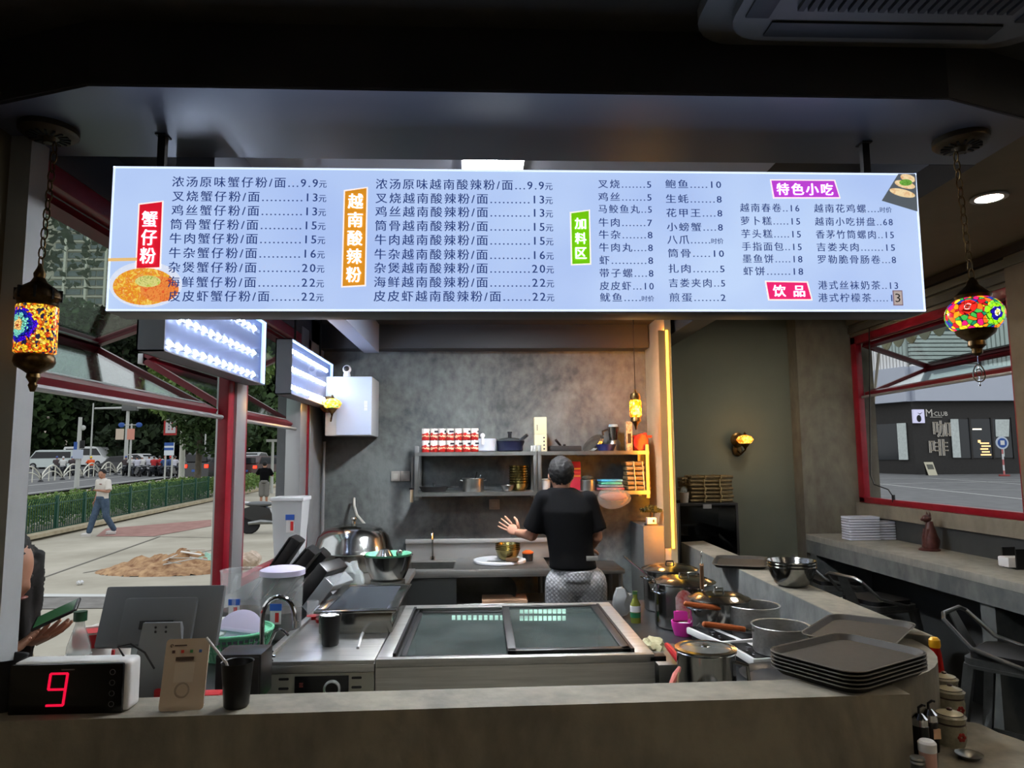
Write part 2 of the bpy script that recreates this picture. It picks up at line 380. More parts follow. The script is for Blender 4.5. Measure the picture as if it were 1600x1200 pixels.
# ================= menu sign =================
SY = 2.0
sg = thing('menu_sign', 'long backlit menu light box with Chinese dishes and prices hanging over the counter', 'sign', (0, SY, 2.10))
pTL, pBL, pTR, pBR = P(180, 261, SY), P(166, 484, SY), P(1430, 271, SY), P(1446, 485, SY)
sx0, sx1 = -1.062, 1.312; sz0, sz1 = 2.105-2.10, 2.528-2.10
MB().box(sx0, sx1, .004, .115, sz0-.004, sz1+.002, .003).build('case', mat('sign_case', (70, 70, 66), .45, .3), sg)
fm = bpy.data.materials.new('sign_face_light'); fm.use_nodes = True
n = fm.node_tree.nodes; L = fm.node_tree.links; b = n['Principled BSDF']
b.inputs['Base Color'].default_value = (.02, .02, .02, 1); b.inputs['Roughness'].default_value = .4
no = n.new('ShaderNodeTexNoise'); no.inputs['Scale'].default_value = 2.2; t = n.new('ShaderNodeTexCoord'); L.new(t.outputs['Object'], no.inputs[0])
cr = n.new('ShaderNodeValToRGB'); cr.color_ramp.elements[0].position = .3; cr.color_ramp.elements[1].position = .7
cr.color_ramp.elements[0].color = lin((162, 185, 234)); cr.color_ramp.elements[1].color = lin((187, 209, 244)); L.new(no.outputs[0], cr.inputs[0])
L.new(cr.outputs[0], b.inputs['Emission Color']); b.inputs['Emission Strength'].default_value = .78
MB().box(sx0+.004, sx1-.004, 0, .006, sz0+.003, sz1-.003).build('lit_face', fm, sg)
EDGE = mat('sign_edge_light', (215, 230, 255), emit=.85)
for (a, c, e, g) in ((sx0, sx1, sz0-.001, sz0+.004), (sx0, sx1, sz1-.005, sz1), (sx0, sx0+.005, sz0, sz1), (sx1-.005, sx1, sz0, sz1)):
    MB().box(a, c, -.002, .004, e, g).build('lit_edge', EDGE, sg)
def spt(px, py, y=-.004): q = P(px, py, SY); return (q.x, y, q.z-2.10)
INK = mat('navy_print', (40, 60, 112), emit=.7)
INKW = mat('white_print', (240, 240, 250), emit=.76)
def row(s, x0, x1, y0, h=17.5, m=INK, bold=.012, par=sg, space=1.25):
    a = spt(x0, y0); c = spt(x1, y0); hh = h/FPX*SY
    small = None
    for suf in ('元', '时价'):
        if s.endswith(suf): small = suf; s = s[:-len(suf)]
    if small:
        w = len(small)*h*.66/FPX*SY*1.05
        text_fit('menu_text', small, c[0]-w, c[0], a[2]-hh*.14, hh*.66, m, par, -.004, bold)
        text_fit('menu_text', s, a[0], c[0]-w-.003, a[2], hh, m, par, -.004, bold, space)
    else: text_fit('menu_text', s, a[0], c[0], a[2], hh, m, par, -.004, bold, space)
items = ['浓汤原味', '叉烧', '鸡丝', '筒骨', '牛肉', '牛杂', '杂煲', '海鲜', '皮皮虾']
price = ['9.9', '13', '13', '15', '15', '16', '20', '22', '22']
ys1 = [284.5, 307, 329, 351, 373, 395.5, 418, 441, 463]; xs1 = [270, 270, 269, 267, 266, 265, 264, 263, 264]
ys2 = [288, 310, 331, 353, 375, 397.5, 419, 441, 463]
for i in range(9):
    dots = '...' if i == 0 else ('.......' if i == 8 else '..........')
    row(items[i]+'蟹仔粉/面'+dots+price[i]+'元', xs1[i], 511-.6*i, ys1[i])
    row(items[i]+'越南酸辣粉/面'+dots+price[i]+'元', 587.5-.4*i, 863+.35*i, ys2[i])
c3 = ['叉烧.......5', '鸡丝.......5', '马鲛鱼丸..5', '牛肉.......7', '牛杂.......8', '牛肉丸....8', '虾..........8', '带子螺....8', '皮皮虾...10', '鱿鱼.....时价']
y3 = [288, 308, 327, 348, 367, 387, 407, 427, 447, 465]
for i, s_ in enumerate(c3): row(s_, 934+.35*i, 1017+.5*i, y3[i], 14.5)
c4 = ['鲍鱼.....10', '生蚝.......8', '花甲王....8', '小螃蟹....8', '八爪......时价', '筒骨.....10', '扎肉.......5', '吉娄夹肉..5', '煎蛋.......2']
y4 = [288, 311, 333, 355, 375, 396, 420, 442.5, 465]
for i, s_ in enumerate(c4): row(s_, 1039+.8*i, 1126+.9*i, y4[i], 14.5)
c5 = ['越南春卷..16', '萝卜糕.....15', '芋头糕.....15', '手指面包..15', '墨鱼饼.....18', '虾饼.......18']
y5 = [325, 345.5, 365.6, 385.5, 404.6, 424]
for i, s_ in enumerate(c5): row(s_, 1155.6+i, 1248+1.2*i, y5[i], 14.5)
c6 = ['越南花鸡螺....时价', '越南小吃拼盘..68', '香茅竹筒螺肉..15', '吉娄夹肉.......15', '罗勒脆骨肠卷...8']
for i, s_ in enumerate(c6): row(s_, 1271+1.4*i, 1392+1.7*i, y5[i]+1, 14.5)
row('港式丝袜奶茶..13', 1277.5, 1402, 446, 14.5); row('港式柠檬茶.....1', 1277.5, 1393, 465.5, 14.5)
def plate(name, pts, c, edge=(250, 240, 235), e=.7):
    q = [spt(x, y, -.003) for x, y in pts]; cx_ = sum(p[0] for p in q)/4; cz_ = sum(p[2] for p in q)/4
    o = [(cx_+(p[0]-cx_)*(1+.004/abs(p[0]-cx_)), -.0025, cz_+(p[2]-cz_)*(1+.004/abs(p[2]-cz_))) for p in q]
    m = MB(); m.quad(*o); m.build('label_border', mat('label_edge', edge, emit=.74), sg, smooth=0)
    m = MB(); m.quad(*q); m.build(name, mat('label_%d_%d' % (c[0], c[1]), c, emit=e), sg, smooth=0)
def vtext(s, pts, h):
    for ch, (x, y) in zip(s, pts):
        a = spt(x-h/2, y); c = spt(x+h/2, y); text_fit('label_text', ch, a[0], c[0], a[2], h*1.02/FPX*SY, INKW, sg, -.005, .03)
plate('red_label', [(219, 320.5), (254, 316), (250, 418), (214, 419.5)], (214, 24, 46)); vtext('蟹仔粉', [(235, 343), (234, 371.5), (232, 400)], 25)
plate('orange_label', [(539.5, 299.5), (573, 294.5), (570, 445.5), (535.5, 447.5)], (212, 140, 36)); vtext('越南酸辣粉', [(556, 315), (555.5, 344), (555, 372.5), (554, 401), (553, 429.5)], 24)
plate('green_label', [(892.3, 333.8), (919.6, 330), (921.6, 411.8), (894, 413)], (112, 196, 10)); vtext('加料区', [(906.5, 350), (907, 373), (907.5, 396)], 18)
plate('purple_label', [(1204.5, 282.7), (1302.4, 283.3), (1310.7, 308.7), (1209.3, 308.7)], (186, 66, 208), (240, 190, 250)); row('特色小吃', 1212.5, 1301, 296, 20, INKW, .03)
plate('pink_label', [(1196.7, 441), (1259.8, 442), (1267, 467.8), (1201.7, 467.8)], (232, 38, 112), (250, 180, 210)); row('饮 品', 1206.7, 1257, 455, 19, INKW, .03)
# price sticker
a = spt(1394.5, 478, -.0045); c = spt(1408, 454.4, -.0045)
MB().box(a[0], c[0], -.006, -.0045, a[2], c[2]).build('price_sticker', mat('sticker_mauve', (150, 124, 138), .7, emit=.45), sg)
MB().box(a[0]+.003, c[0]-.003, -.0065, -.006, a[2]+.003, c[2]-.003).build('price_sticker', mat('sticker_cream', (196, 184, 182), .7, emit=.5), sg)
text_fit('menu_text', '3', a[0]+.006, c[0]-.008, (a[2]+c[2])/2, .026, BLACKP, sg, -.0068, 0)
# printed noodle bowl bottom left, printed spring rolls top right
def disc(cx_, cy_, rx, ry, y, m, name='printed_picture', n=40, a0=0, a1=360):
    vs = [spt(cx_+rx*math.cos(R(a0+(a1-a0)*k/n)), cy_-ry*math.sin(R(a0+(a1-a0)*k/n)), y) for k in range(n+(a1 < 360))]
    return MB().add(vs, [list(range(len(vs)))[::-1]]).build(name, m, sg, smooth=0)
def vor_emit(name, cols, scale, e=.72):
    m = bpy.data.materials.new(name); m.use_nodes = True; n = m.node_tree.nodes; L = m.node_tree.links; b = n['Principled BSDF']
    t = n.new('ShaderNodeTexCoord'); v = n.new('ShaderNodeTexNoise'); v.inputs['Scale'].default_value = scale; v.inputs['Detail'].default_value = 4; v.inputs['Distortion'].default_value = 1.5
    L.new(t.outputs['Object'], v.inputs[0]); c = n.new('ShaderNodeValToRGB'); L.new(v.outputs[0], c.inputs[0])
    el = c.color_ramp.elements
    for k in range(len(cols)-2): el.new(.5)
    for k, q in enumerate(cols): el[k].position = .3+.4*k/(len(cols)-1); el[k].color = lin(q)
    L.new(c.outputs[0], b.inputs['Emission Color']); b.inputs['Emission Strength'].default_value = e; b.inputs['Base Color'].default_value = (0, 0, 0, 1); return m
disc(228, 445, 57, 36, -.0022, mat('print_bowl', (206, 214, 232), emit=.8)); disc(226, 448, 49, 29, -.0026, vor_emit('print_noodles', [(250, 214, 110), (236, 176, 50), (230, 120, 40), (246, 220, 120)], 60))
disc(250, 452, 30, 20, -.0030, vor_emit('print_crab', [(226, 90, 46), (240, 150, 70), (198, 50, 26)], 70)); disc(232, 440, 20, 9, -.0034, vor_emit('print_herbs', [(170, 190, 60), (230, 220, 140), (120, 150, 30)], 90))
m_ = MB(); m_.quad(spt(170, 409, -.0035), spt(215, 408, -.0035), spt(215, 403, -.0035), spt(170, 404, -.0035)); m_.build('printed_picture', mat('print_chopstick', (226, 186, 120), emit=.74), sg, smooth=0)
m_ = MB(); m_.add([spt(*p, -.0022) for p in ((1403, 272), (1430, 272), (1433, 331), (1377, 314))], [(3, 2, 1, 0)]); m_.build('printed_picture', mat('print_slate', (84, 92, 100), emit=.68), sg, smooth=0)
for k, (x, y, w_) in enumerate(((1418, 277, 12), (1413, 288, 16), (1409, 302, 20))):
    q = [spt(x+w_*math.cos(a)*1.0, y+6*math.sin(a)+(x+w_*math.cos(a)-1409)*.22, -.0026-.0003*k) for a in [2*PI*j/20 for j in range(20)]]
    q = [(min(p[0], sx1-.006), p[1], p[2]) for p in q]
    MB().add(q, [list(range(20))]).build('printed_picture', vor_emit('print_roll%d' % k, [(226, 176, 120), (244, 222, 176), (214, 130, 70)], 30), sg, smooth=0)
disc(1414, 286, 10, 5, -.0042, vor_emit('print_mint', [(70, 130, 40), (130, 190, 80)], 120))
for px in (253, 1352):
    q = P(px, 258, SY+.06)
    o = MB().box(q.x-.011, q.x+.011, -.01, .01, sz1, .55).build('hanger_rod', mat('rod_black', (18, 18, 20), .5), sg); o.location = (0, .06, 0)
    MB().box(q.x-.016, q.x+.016, .04, .08, .546, .55).build('hanger_plate', BLACKM, sg)

# ================= LED light boxes along the street window =================
def led_box(y0, y1, x, z0, z1, rows, lab):
    t = thing('led_light_box', lab, 'sign', (x, y0, z0))
    L_ = y1-y0; H_ = z1-z0; T = .105
    b = MB(); b.box(-T, -T+.006, 0, L_, 0, H_); b.box(-T, 0, 0, .006, 0, H_); b.box(-T, 0, L_-.006, L_, 0, H_); b.box(-T, 0, 0, L_, 0, .006); b.box(-T, 0, 0, L_, H_-.006, H_)
    b.build('case', mat('lightbox_grey', (120, 124, 134), .5), t, smooth=0)
    MB().box(-.03, -.028, .006, L_-.006, .006, H_-.006).build('backing_board', mat('lightbox_board', (136, 142, 170), .6), t, smooth=0)
    MB().box(-.006, -.004, .006, L_-.006, .006, H_-.006).build('clear_cover', glassy('acrylic', (240, 244, 250), .05), t, smooth=0)
    LE = mat('led_emitter', (228, 238, 255), emit=75)
    LF = mat('led_rim', (170, 205, 255), emit=1.6)
    for (a, c, e, g) in ((.006, L_-.006, H_-.012, H_-.006), (L_-.02, L_-.008, .006, H_-.01)): MB().box(-.02, 0, a, c, e, g).build('lit_rim', LF, t)
    for r_, (fz, n_) in enumerate(rows):
        s_ = MB().box(-.028, -.022, .05, L_-.05, H_*fz-.008, H_*fz+.008).build('led_strip', mat('led_pcb', (205, 208, 220), .5), t)
        for k in range(n_):  # each led takes the triangular shape of its glow on the board
            v = .07+(L_-.16)*(k+.5)/n_
            MB().add([(-.022, v-.019, H_*fz+.016), (-.022, v-.019, H_*fz-.016), (-.022, v+.019, H_*fz), (-.016, v-.014, H_*fz+.010), (-.016, v-.014, H_*fz-.010), (-.016, v+.010, H_*fz)], [(3, 4, 5), (0, 1, 4, 3), (1, 2, 5, 4), (2, 0, 3, 5)]).build('led', LE, s_, smooth=0)
    for v in (.25, L_-.25): MB().cyl(-.05, v, H_, 2.68-z0 if x < XL+.01 else 2.80-z0, .008, 8).build('hanger_rod', BLACKM, t)
    return t
led_box(2.72, 3.98, -1.22, 2.10, 2.46, [(.82, 13), (.45, 13), (.12, 13)], 'nearer open-faced light box with rows of bright leds, their arrow-shaped glow modelled as solid triangles, above the street window')
led_box(4.52, 5.76, -1.22, 2.10, 2.46, [(.80, 15), (.48, 15), (.15, 15)], 'farther open-faced light box with three bright led rows beside the water heater')

# ================= mosaic lamps =================
def mosaic(name, ros, pal, scale, e=1.5, edge=.05):
    m = bpy.data.materials.new(name); m.use_nodes = True; n = m.node_tree.nodes; L = m.node_tree.links; b = n['Principled BSDF']
    t = n.new('ShaderNodeTexCoord'); v = n.new('ShaderNodeTexVoronoi'); v.inputs['Scale'].default_value = scale; L.new(t.outputs['Object'], v.inputs[0])
    d = n.new('ShaderNodeTexVoronoi'); d.feature = 'DISTANCE_TO_EDGE'; d.inputs['Scale'].default_value = scale; L.new(t.outputs['Object'], d.inputs[0])
    sp = n.new('ShaderNodeSeparateColor'); L.new(v.outputs['Color'], sp.inputs[0])
    def ramp(src, cols, const=True):
        c = n.new('ShaderNodeValToRGB'); c.color_ramp.interpolation = 'CONSTANT'; el = c.color_ramp.elements
        while len(el) < len(cols): el.new(.5)
        for k, (p, q) in enumerate(cols): el[k].position = p; el[k].color = lin(q)
        L.new(src, c.inputs[0]); return c.outputs[0]
    cur = ramp(sp.outputs[0], [(k/len(pal), q) for k, q in enumerate(pal)])
    for (c, rad, cols) in ros:
        vd = n.new('ShaderNodeVectorMath'); vd.operation = 'DISTANCE'; vd.inputs[1].default_value = c
        L.new(t.outputs['Object'], vd.inputs[0])
        dv = n.new('ShaderNodeMath'); dv.operation = 'DIVIDE'; dv.inputs[1].default_value = rad; L.new(vd.outputs['Value'], dv.inputs[0])
        w = n.new('ShaderNodeMath'); w.operation = 'MULTIPLY_ADD'; w.inputs[1].default_value = .22; L.new(sp.outputs[1], w.inputs[0]); L.new(dv.outputs[0], w.inputs[2])
        rc = ramp(w.outputs[0], cols)
        lt = n.new('ShaderNodeMath'); lt.operation = 'LESS_THAN'; lt.inputs[1].default_value = 1.1; L.new(w.outputs[0], lt.inputs[0])
        mx = n.new('ShaderNodeMix'); mx.data_type = 'RGBA'; L.new(lt.outputs[0], mx.inputs[0]); L.new(cur, mx.inputs[6]); L.new(rc, mx.inputs[7]); cur = mx.outputs[2]
    gt = n.new('ShaderNodeMath'); gt.operation = 'GREATER_THAN'; gt.inputs[1].default_value = edge; L.new(d.outputs['Distance'], gt.inputs[0])
    mu = n.new('ShaderNodeMath'); mu.operation = 'MULTIPLY'; mu.inputs[1].default_value = e; L.new(gt.outputs[0], mu.inputs[0])
    L.new(cur, b.inputs['Emission Color']); L.new(mu.outputs[0], b.inputs['Emission Strength']); L.new(cur, b.inputs['Base Color'])
    b.inputs['Roughness'].default_value = .2; return m
def chain(p0, p1, par, n, r=.009):
    p0 = Vector(p0); p1 = Vector(p1); d = (p1-p0)/n
    for k in range(n):
        c = p0+d*(k+.5); hl = d.length*.62
        pts = [(r*math.cos(a)*(1 if k % 2 else 0), r*math.cos(a)*(0 if k % 2 else 1), hl*math.sin(a)) for a in [2*PI*j/12 for j in range(12)]]
        MB().tube(pts, .0022, 6, closed=True).build('chain_link', BRASS, par, loc=c)
PY = 2.02
def canopy(par, zt):
    MB().lathe([(.078, zt), (.078, zt-.016), (.066, zt-.026), (.02, zt-.03), (.012, zt-.045)], 32).build('ceiling_rose', mat('bronze_rose', (74, 66, 52), .45, .8), par)
    b = MB()
    for k in range(16):
        a = 2*PI*k/16; b.box(.028, .056, -.003, .003, zt-.031, zt-.024, X=Matrix.Rotation(a, 4, 'Z'))
    b.build('rose_ribs', BLACKM, par)
zl = P(57, 580, PY)
lp = thing('mosaic_lantern', 'cylindrical multicoloured mosaic lantern hanging by a brass chain at the left', 'lamp', (P(57, 510, PY).x, PY, P(57, 600, PY).z))
def lz(py, y0=600, px=57): return P(px, py, PY).z-P(px, y0, PY).z
tz = 2.65-P(57, 600, PY).z
canopy(lp, tz); chain((.02, 0, tz-.045), (0, 0, lz(418)), lp, 13)
pr = [(.004, lz(412)), (.009, lz(420)), (.016, lz(428)), (.014, lz(434)), (.022, lz(442)), (.046, lz(451)), (.056, lz(458)), (.058, lz(466)), (.050, lz(474)), (.053, lz(478)), (.047, lz(482))]
MB().lathe(pr[::-1], 24).build('brass_cap', BRASS, lp)
b = MB()
for k in range(8):
    a = 2*PI*(k+.5)/8; b.box(.048, .059, -.003, .003, lz(470), lz(452), X=Matrix.Rotation(a, 4, 'Z'))
b.build('cap_slots', BLACKM, lp)
zc = lz(512)
MO1 = mosaic('mosaic_cylinder', [((-.022, -.048, zc), .048, [(0, (200, 40, 30)), (.14, (250, 190, 110)), (.5, (120, 210, 190)), (.74, (20, 40, 150)), (.95, (60, 10, 200))])], [(240, 190, 40), (250, 120, 20), (255, 215, 90), (200, 60, 20), (30, 30, 60), (250, 200, 60), (180, 90, 30)], 150, 1.0, .08)
MB().lathe([(.044, lz(554)), (.0525, lz(551)), (.0525, lz(480)), (.045, lz(477))], 40).build('mosaic_glass', MO1, lp)
MB().lathe([(.006, lz(612)), (.012, lz(602)), (.009, lz(598)), (.018, lz(590)), (.016, lz(584)), (.028, lz(579)), (.046, lz(573)), (.052, lz(566)), (.050, lz(558)), (.046, lz(554))], 24).build('brass_base', BRASS, lp)
q = P(1528, 560, PY)
gl = thing('mosaic_globe_lamp', 'round multicoloured mosaic glass lamp hanging by a chain at the right', 'lamp', (q.x, PY, q.z))
def gz(py): return P(1528, py, PY).z-q.z
canopy(gl, 2.65-q.z); chain((-.02, 0, 2.65-q.z-.045), (0, 0, gz(436)), gl, 14)
MB().lathe([(.043, gz(470)), (.05, gz(462)), (.03, gz(452)), (.018, gz(446)), (.014, gz(440)), (.006, gz(434))], 24).build('brass_cap', BRASS, gl)
rg = .0785; zcg = gz(493); hg = (gz(466)-gz(520))/2
sph = [(rg*math.sin(a)**.8, zcg-hg*1.10*math.cos(a)) for a in [R(25+130*k/16) for k in range(17)]]
MO2 = mosaic('mosaic_globe', [((.014, -.076, zcg-.006), .036, [(0, (240, 240, 200)), (.16, (240, 220, 40)), (.24, (240, 250, 220)), (.34, (30, 20, 150)), (.66, (150, 230, 20)), (.95, (130, 210, 60))]), ((-.058, -.052, zcg+.018), .026, [(0, (250, 240, 240)), (.15, (240, 60, 40)), (.4, (250, 200, 190)), (.5, (230, 40, 30))])], [(30, 130, 90), (230, 30, 110), (250, 150, 20), (40, 60, 160), (240, 210, 40), (200, 30, 40), (60, 170, 70), (250, 110, 30)], 66, 1.0, .05)
MB().lathe(sph, 40).build('mosaic_glass', MO2, gl)
MB().lathe([(.005, gz(556)), (.014, gz(552)), (.014, gz(545)), (.024, gz(540)), (.022, gz(533)), (.05, gz(522)), (.058, gz(512)), (.05, gz(508))], 24).build('brass_base', BRASS, gl)
b = MB(); z0_ = gz(598)
b.tube([(0, 0, gz(556)), (0, 0, gz(569))], .0012, 5)
b.tube([(.018*math.sin(a)*(1-.25*math.cos(a)), 0, gz(583)+.026*math.cos(a)) for a in [2*PI*j/20 for j in range(20)]], .002, 6, closed=True)
b.tube([(.009*math.sin(a), 0, gz(582)+.011*math.cos(a)) for a in [2*PI*j/14 for j in range(14)]], .0018, 6, closed=True)
b.tube([(0, 0, gz(570)), (0, 0, gz(577))], .0016, 6); b.tube([(0, 0, gz(588)), (0, 0, gz(602))], .0016, 6); b.ell((0, 0, gz(602)), .003)
b.build('filigree_pendant', CHROME, gl)
# small lantern at the back of the kitchen
KY = 5.35
def small_lantern(px, ytop, ybody0, ybody1, ybot, Y, lab, zt):
    c = P(px, (ybody0+ybody1)/2, Y); t = thing('small_mosaic_lantern', lab, 'lamp', (c.x, Y, c.z)); s_ = Y/FPX
    h = (ybody1-ybody0)/2*s_; A = mosaic('mosaic_amber', [], [(255, 190, 40), (250, 140, 20), (255, 215, 90), (230, 90, 10)], 60, 1.5, .05)
    MB().lathe([(.038, -h), (.046, -h*.8), (.046, h*.8), (.038, h)], 24).build('mosaic_glass', A, t)
    tp = (ybody0-ytop)*s_; bt = (ybot-ybody1)*s_
    MB().lathe([(.036, h), (.042, h+.02), (.034, h+.05), (.014, h+tp*.7), (.006, h+tp)], 20).build('brass_cap', BRASS, t)
    MB().lathe([(.004, -h-bt), (.012, -h-bt*.7), (.02, -h-bt*.5), (.042, -h-.03), (.036, -h)], 20).build('brass_base', BRASS, t)
    MB().cyl(0, 0, h+tp, zt-c.z, .003, 6).build('cord', BLACKM, t)
    MB().cyl(0, 0, zt-c.z-.03, zt-c.z, .05, 20).build('ceiling_rose', BRASS, t)
    l = bpy.data.lights.new('lantern_glow', 'POINT'); l.energy = 2.5; l.color = (1, .6, .2); l.shadow_soft_size = .05
    lo = bpy.data.objects.new('lantern_glow', l); lo.location = (c.x, Y-.08, c.z); COL.objects.link(lo)
small_lantern(993, 608, 625, 652, 672, KY, 'small amber mosaic lantern hanging over the right end of the kitchen shelf', 2.80)
# wall sconces
def sconce(px, py, Y, lab, cols, flip=0):
    c = P(px, py, Y); t = thing('mosaic_wall_lamp', lab, 'lamp', (c.x, Y, c.z))
    MB().lathe([(.02, -.042), (.055, -.03), (.076, 0), (.055, .03), (.02, .042)], 24).build('mosaic_glass', mosaic('mosaic_sconce_%d' % px, [], cols, 60, 1.3, .05), t)
    MB().lathe([(.004, -.10), (.012, -.075), (.03, -.055), (.045, -.035)], 18).build('brass_base', BRASS, t)
    MB().lathe([(.022, .038), (.014, .05), (.004, .07)], 18).build('brass_cap', BRASS, t)
    MB().tube([(0, 0, -.09), (-.02, .06, -.13), (-.03, .11, -.10)], .007, 8).build('arm', BRASS, t)
    MB().ell((-.03, .12, -.09), (.045, .012, .06), 14, 8).build('wall_plate', BRASS, t)
    MB().lathe([(.05, 0), (.066, .01), (.05, .02)], 18, X=Matrix.Translation((-.045, .07, .0)) @ Matrix.Rotation(R(90), 4, 'X')).build('back_ring', BRASS, t)
    l = bpy.data.lights.new('sconce_glow', 'POINT'); l.energy = 1.6; l.color = (1, .55, .2); l.shadow_soft_size = .05
    lo = bpy.data.objects.new('sconce_glow', l); lo.location = (c.x, Y-.1, c.z); COL.objects.link(lo)
sconce(1164, 687, 6.26, 'small orange mosaic wall lamp on the sage green wall', [(255, 170, 60), (255, 200, 90), (250, 120, 30)])
sconce(519, 631, 5.5, 'small amber and green mosaic wall lamp beside the water heater', [(255, 190, 60), (250, 150, 30), (90, 160, 80), (255, 220, 130)])
# led strip on the fin
o = thing('led_strip_light', 'vertical warm yellow led strip up the edge of the kitchen wall fin', 'lamp', (1.405, 5.335, 0))
MB().box(-.040, -.006, .011, .020, 1.0, 2.66).build('fin_wash_bar', mat('fin_wash_glow', (255, 158, 44), emit=56), o)  # hidden second bar behind the channel, added to wash the fin with light
MB().box(.012, .030, -.008, .004, 1.0, 2.66).build('diffuser', mat('warm_strip_front', (255, 196, 60), emit=3.5), o)
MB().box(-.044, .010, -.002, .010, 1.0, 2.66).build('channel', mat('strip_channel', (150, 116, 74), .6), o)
# ================= shared shapes =================
def bowl_prof(r, h, t=.0025, base=.5):
    out = [(r*base, 0), (r*(base+.18), h*.12), (r*.86, h*.5), (r*.97, h*.88), (r, h), (r+.004, h+.001)]
    inn = [(r-t, h), (r*.95-t, h*.86), (r*.84-t, h*.5), (r*(base+.16)-t, h*.15), (r*base*.9, t), (0, t)]
    return [(0, 0)]+out+inn
def pot_prof(r, h, t=.003):
    return [(0, 0), (r*.96, 0), (r, .008), (r, h-.003), (r+.006, h), (r+.004, h+.003), (r-t, h), (r-t, .01), (0, t)]
def loop_handle(b, x, y, z, w, d, r, ang):
    T = Matrix.Translation((0, 0, 0)) @ Matrix.Rotation(ang, 4, 'Z')
    b.tube([(x, -w/2, z), (x+d*.8, -w/2, z+.004), (x+d, -w/2+.012, z+.006), (x+d, w/2-.012, z+.006), (x+d*.8, w/2, z+.004), (x, w/2, z)], r, 6, X=T)
STEELS = mat('polished_steel', (176, 176, 172), .16, 1, var=10, vscale=6)
GOLD = mat('brassy_steel', (132, 120, 76), .25, 1)
WOODH = mat('orange_wood_handle', (160, 78, 30), .5, var=16, vscale=25, stretch=(1, 8, 8))
CLEARP = frosted('clear_plastic', (225, 230, 232), .15, .2)
LILAC = mat('pale_lilac_lid', (196, 190, 216), .4)
MINT = mat('mint_green_plastic', (120, 205, 165), .4)
DARKL = mat('dark_drink', (40, 26, 20), .2)
def put(name, lab, cat, px, py, z, group=None, rz=0, dy=0):
    q = PZ(px, py, z); return thing(name, lab, cat, (q.x, q.y+dy, z), rz, group)
def stick(b, T, w, h, x=0, y=0): pass

# ================= freezer counter =================
FZ = .93; fx0, fx1, fxm, fy0, fy1 = -.84, .655, -.408, 2.77, 3.76
fz = thing('freezer_counter', 'stainless steel chest freezer with two sliding glass lids in the middle of the kitchen', 'freezer', (fxm, fy0, 0))
b = MB(); W_ = fx1-fxm; D_ = fy1-fy0
b.box(0, W_, 0, .02, .12, FZ-.03, .002); b.box(0, .02, .02, D_, .12, FZ-.03); b.box(W_-.02, W_, .02, D_, .12, FZ-.03); b.box(.02, W_-.02, D_-.02, D_, .12, FZ-.03); b.box(0, W_, 0, D_, .1, .14)
b.build('body', STEEL, fz)
ox0, ox1, oy0, oy1 = .06, W_-.07, .035, D_-.10
b = MB(); b.box(0, W_, 0, oy0, FZ-.03, FZ, .003); b.box(0, W_, oy1, D_, FZ-.03, FZ, .003); b.box(0, ox0, oy0, oy1, FZ-.03, FZ, .003); b.box(ox1, W_, oy0, oy1, FZ-.03, FZ, .003)
b.build('top_rim', STEEL, fz)
b = MB(); b.box(ox0, ox0+.01, oy0, oy1, .5, FZ-.03); b.box(ox1-.01, ox1, oy0, oy1, .5, FZ-.03); b.box(ox0, ox1, oy0, oy0+.01, .5, FZ-.03); b.box(ox0, ox1, oy1-.01, oy1, .5, FZ-.03); b.box(ox0, ox1, oy0, oy1, .5, .51)
b.build('tub', mat('freezer_tub', (104, 116, 112), .5, var=10, vscale=5), fz)
GAS = mat('black_gasket', (22, 23, 25), .4)
fgl = bpy.data.materials.new('frosted_freezer_glass'); fgl.use_nodes = True
n = fgl.node_tree.nodes; L = fgl.node_tree.links; bb = n['Principled BSDF']
bb.inputs['Base Color'].default_value = lin((84, 94, 92)); bb.inputs['Roughness'].default_value = .2; bb.inputs['Specular IOR Level'].default_value = .6
no = n.new('ShaderNodeTexNoise'); no.inputs['Scale'].default_value = 5; no.inputs['Detail'].default_value = 8; t = n.new('ShaderNodeTexCoord'); L.new(t.outputs['Object'], no.inputs[0])
mr = n.new('ShaderNodeMapRange'); mr.inputs[1].default_value = .35; mr.inputs[2].default_value = .7; mr.inputs[3].default_value = .25; mr.inputs[4].default_value = .6; L.new(no.outputs[0], mr.inputs[0]); L.new(mr.outputs[0], bb.inputs['Alpha'])
ym = .50
def lid(x0, x1, z, name):
    b = MB(); w = .035
    b.box(x0, x1, oy0+.01, oy0+.01+w, z, z+.014, .003); b.box(x0, x1, oy1-.01-w, oy1-.01, z, z+.014, .003); b.box(x0, x0+w, oy0+.01, oy1-.01, z, z+.014, .003); b.box(x1-w, x1, oy0+.01, oy1-.01, z, z+.014, .003)
    f = b.build(name, GAS, fz)
    MB().box(x0+w, x1-w, oy0+.01+w, oy1-.01-w, z+.004, z+.009).build('lid_glass', fgl, f)
lid(ox0+.012, .535, FZ-.022, 'left_lid'); lid(.50, ox1-.012, FZ-.002, 'right_lid')
b = MB(); b.box(ox0, ox0+.012, oy0, oy1, FZ-.02, FZ+.012); b.box(ox0+.02, ox0+.026, oy0, oy1, FZ-.02, FZ-.002); b.box(ox1-.012, ox1, oy0, oy1, FZ-.02, FZ+.014); stuff(b.build('slide_track', GAS, fz))
MB().box(ox0, .5, oy1-.012, oy1, FZ-.02, FZ+.004).build('back_track', STEELS, fz)
b = MB(); b.box(W_-.02, W_+.045, .0, .05, FZ-.028, FZ-.008, .003); b.build('corner_bracket', BLACKP, fz)
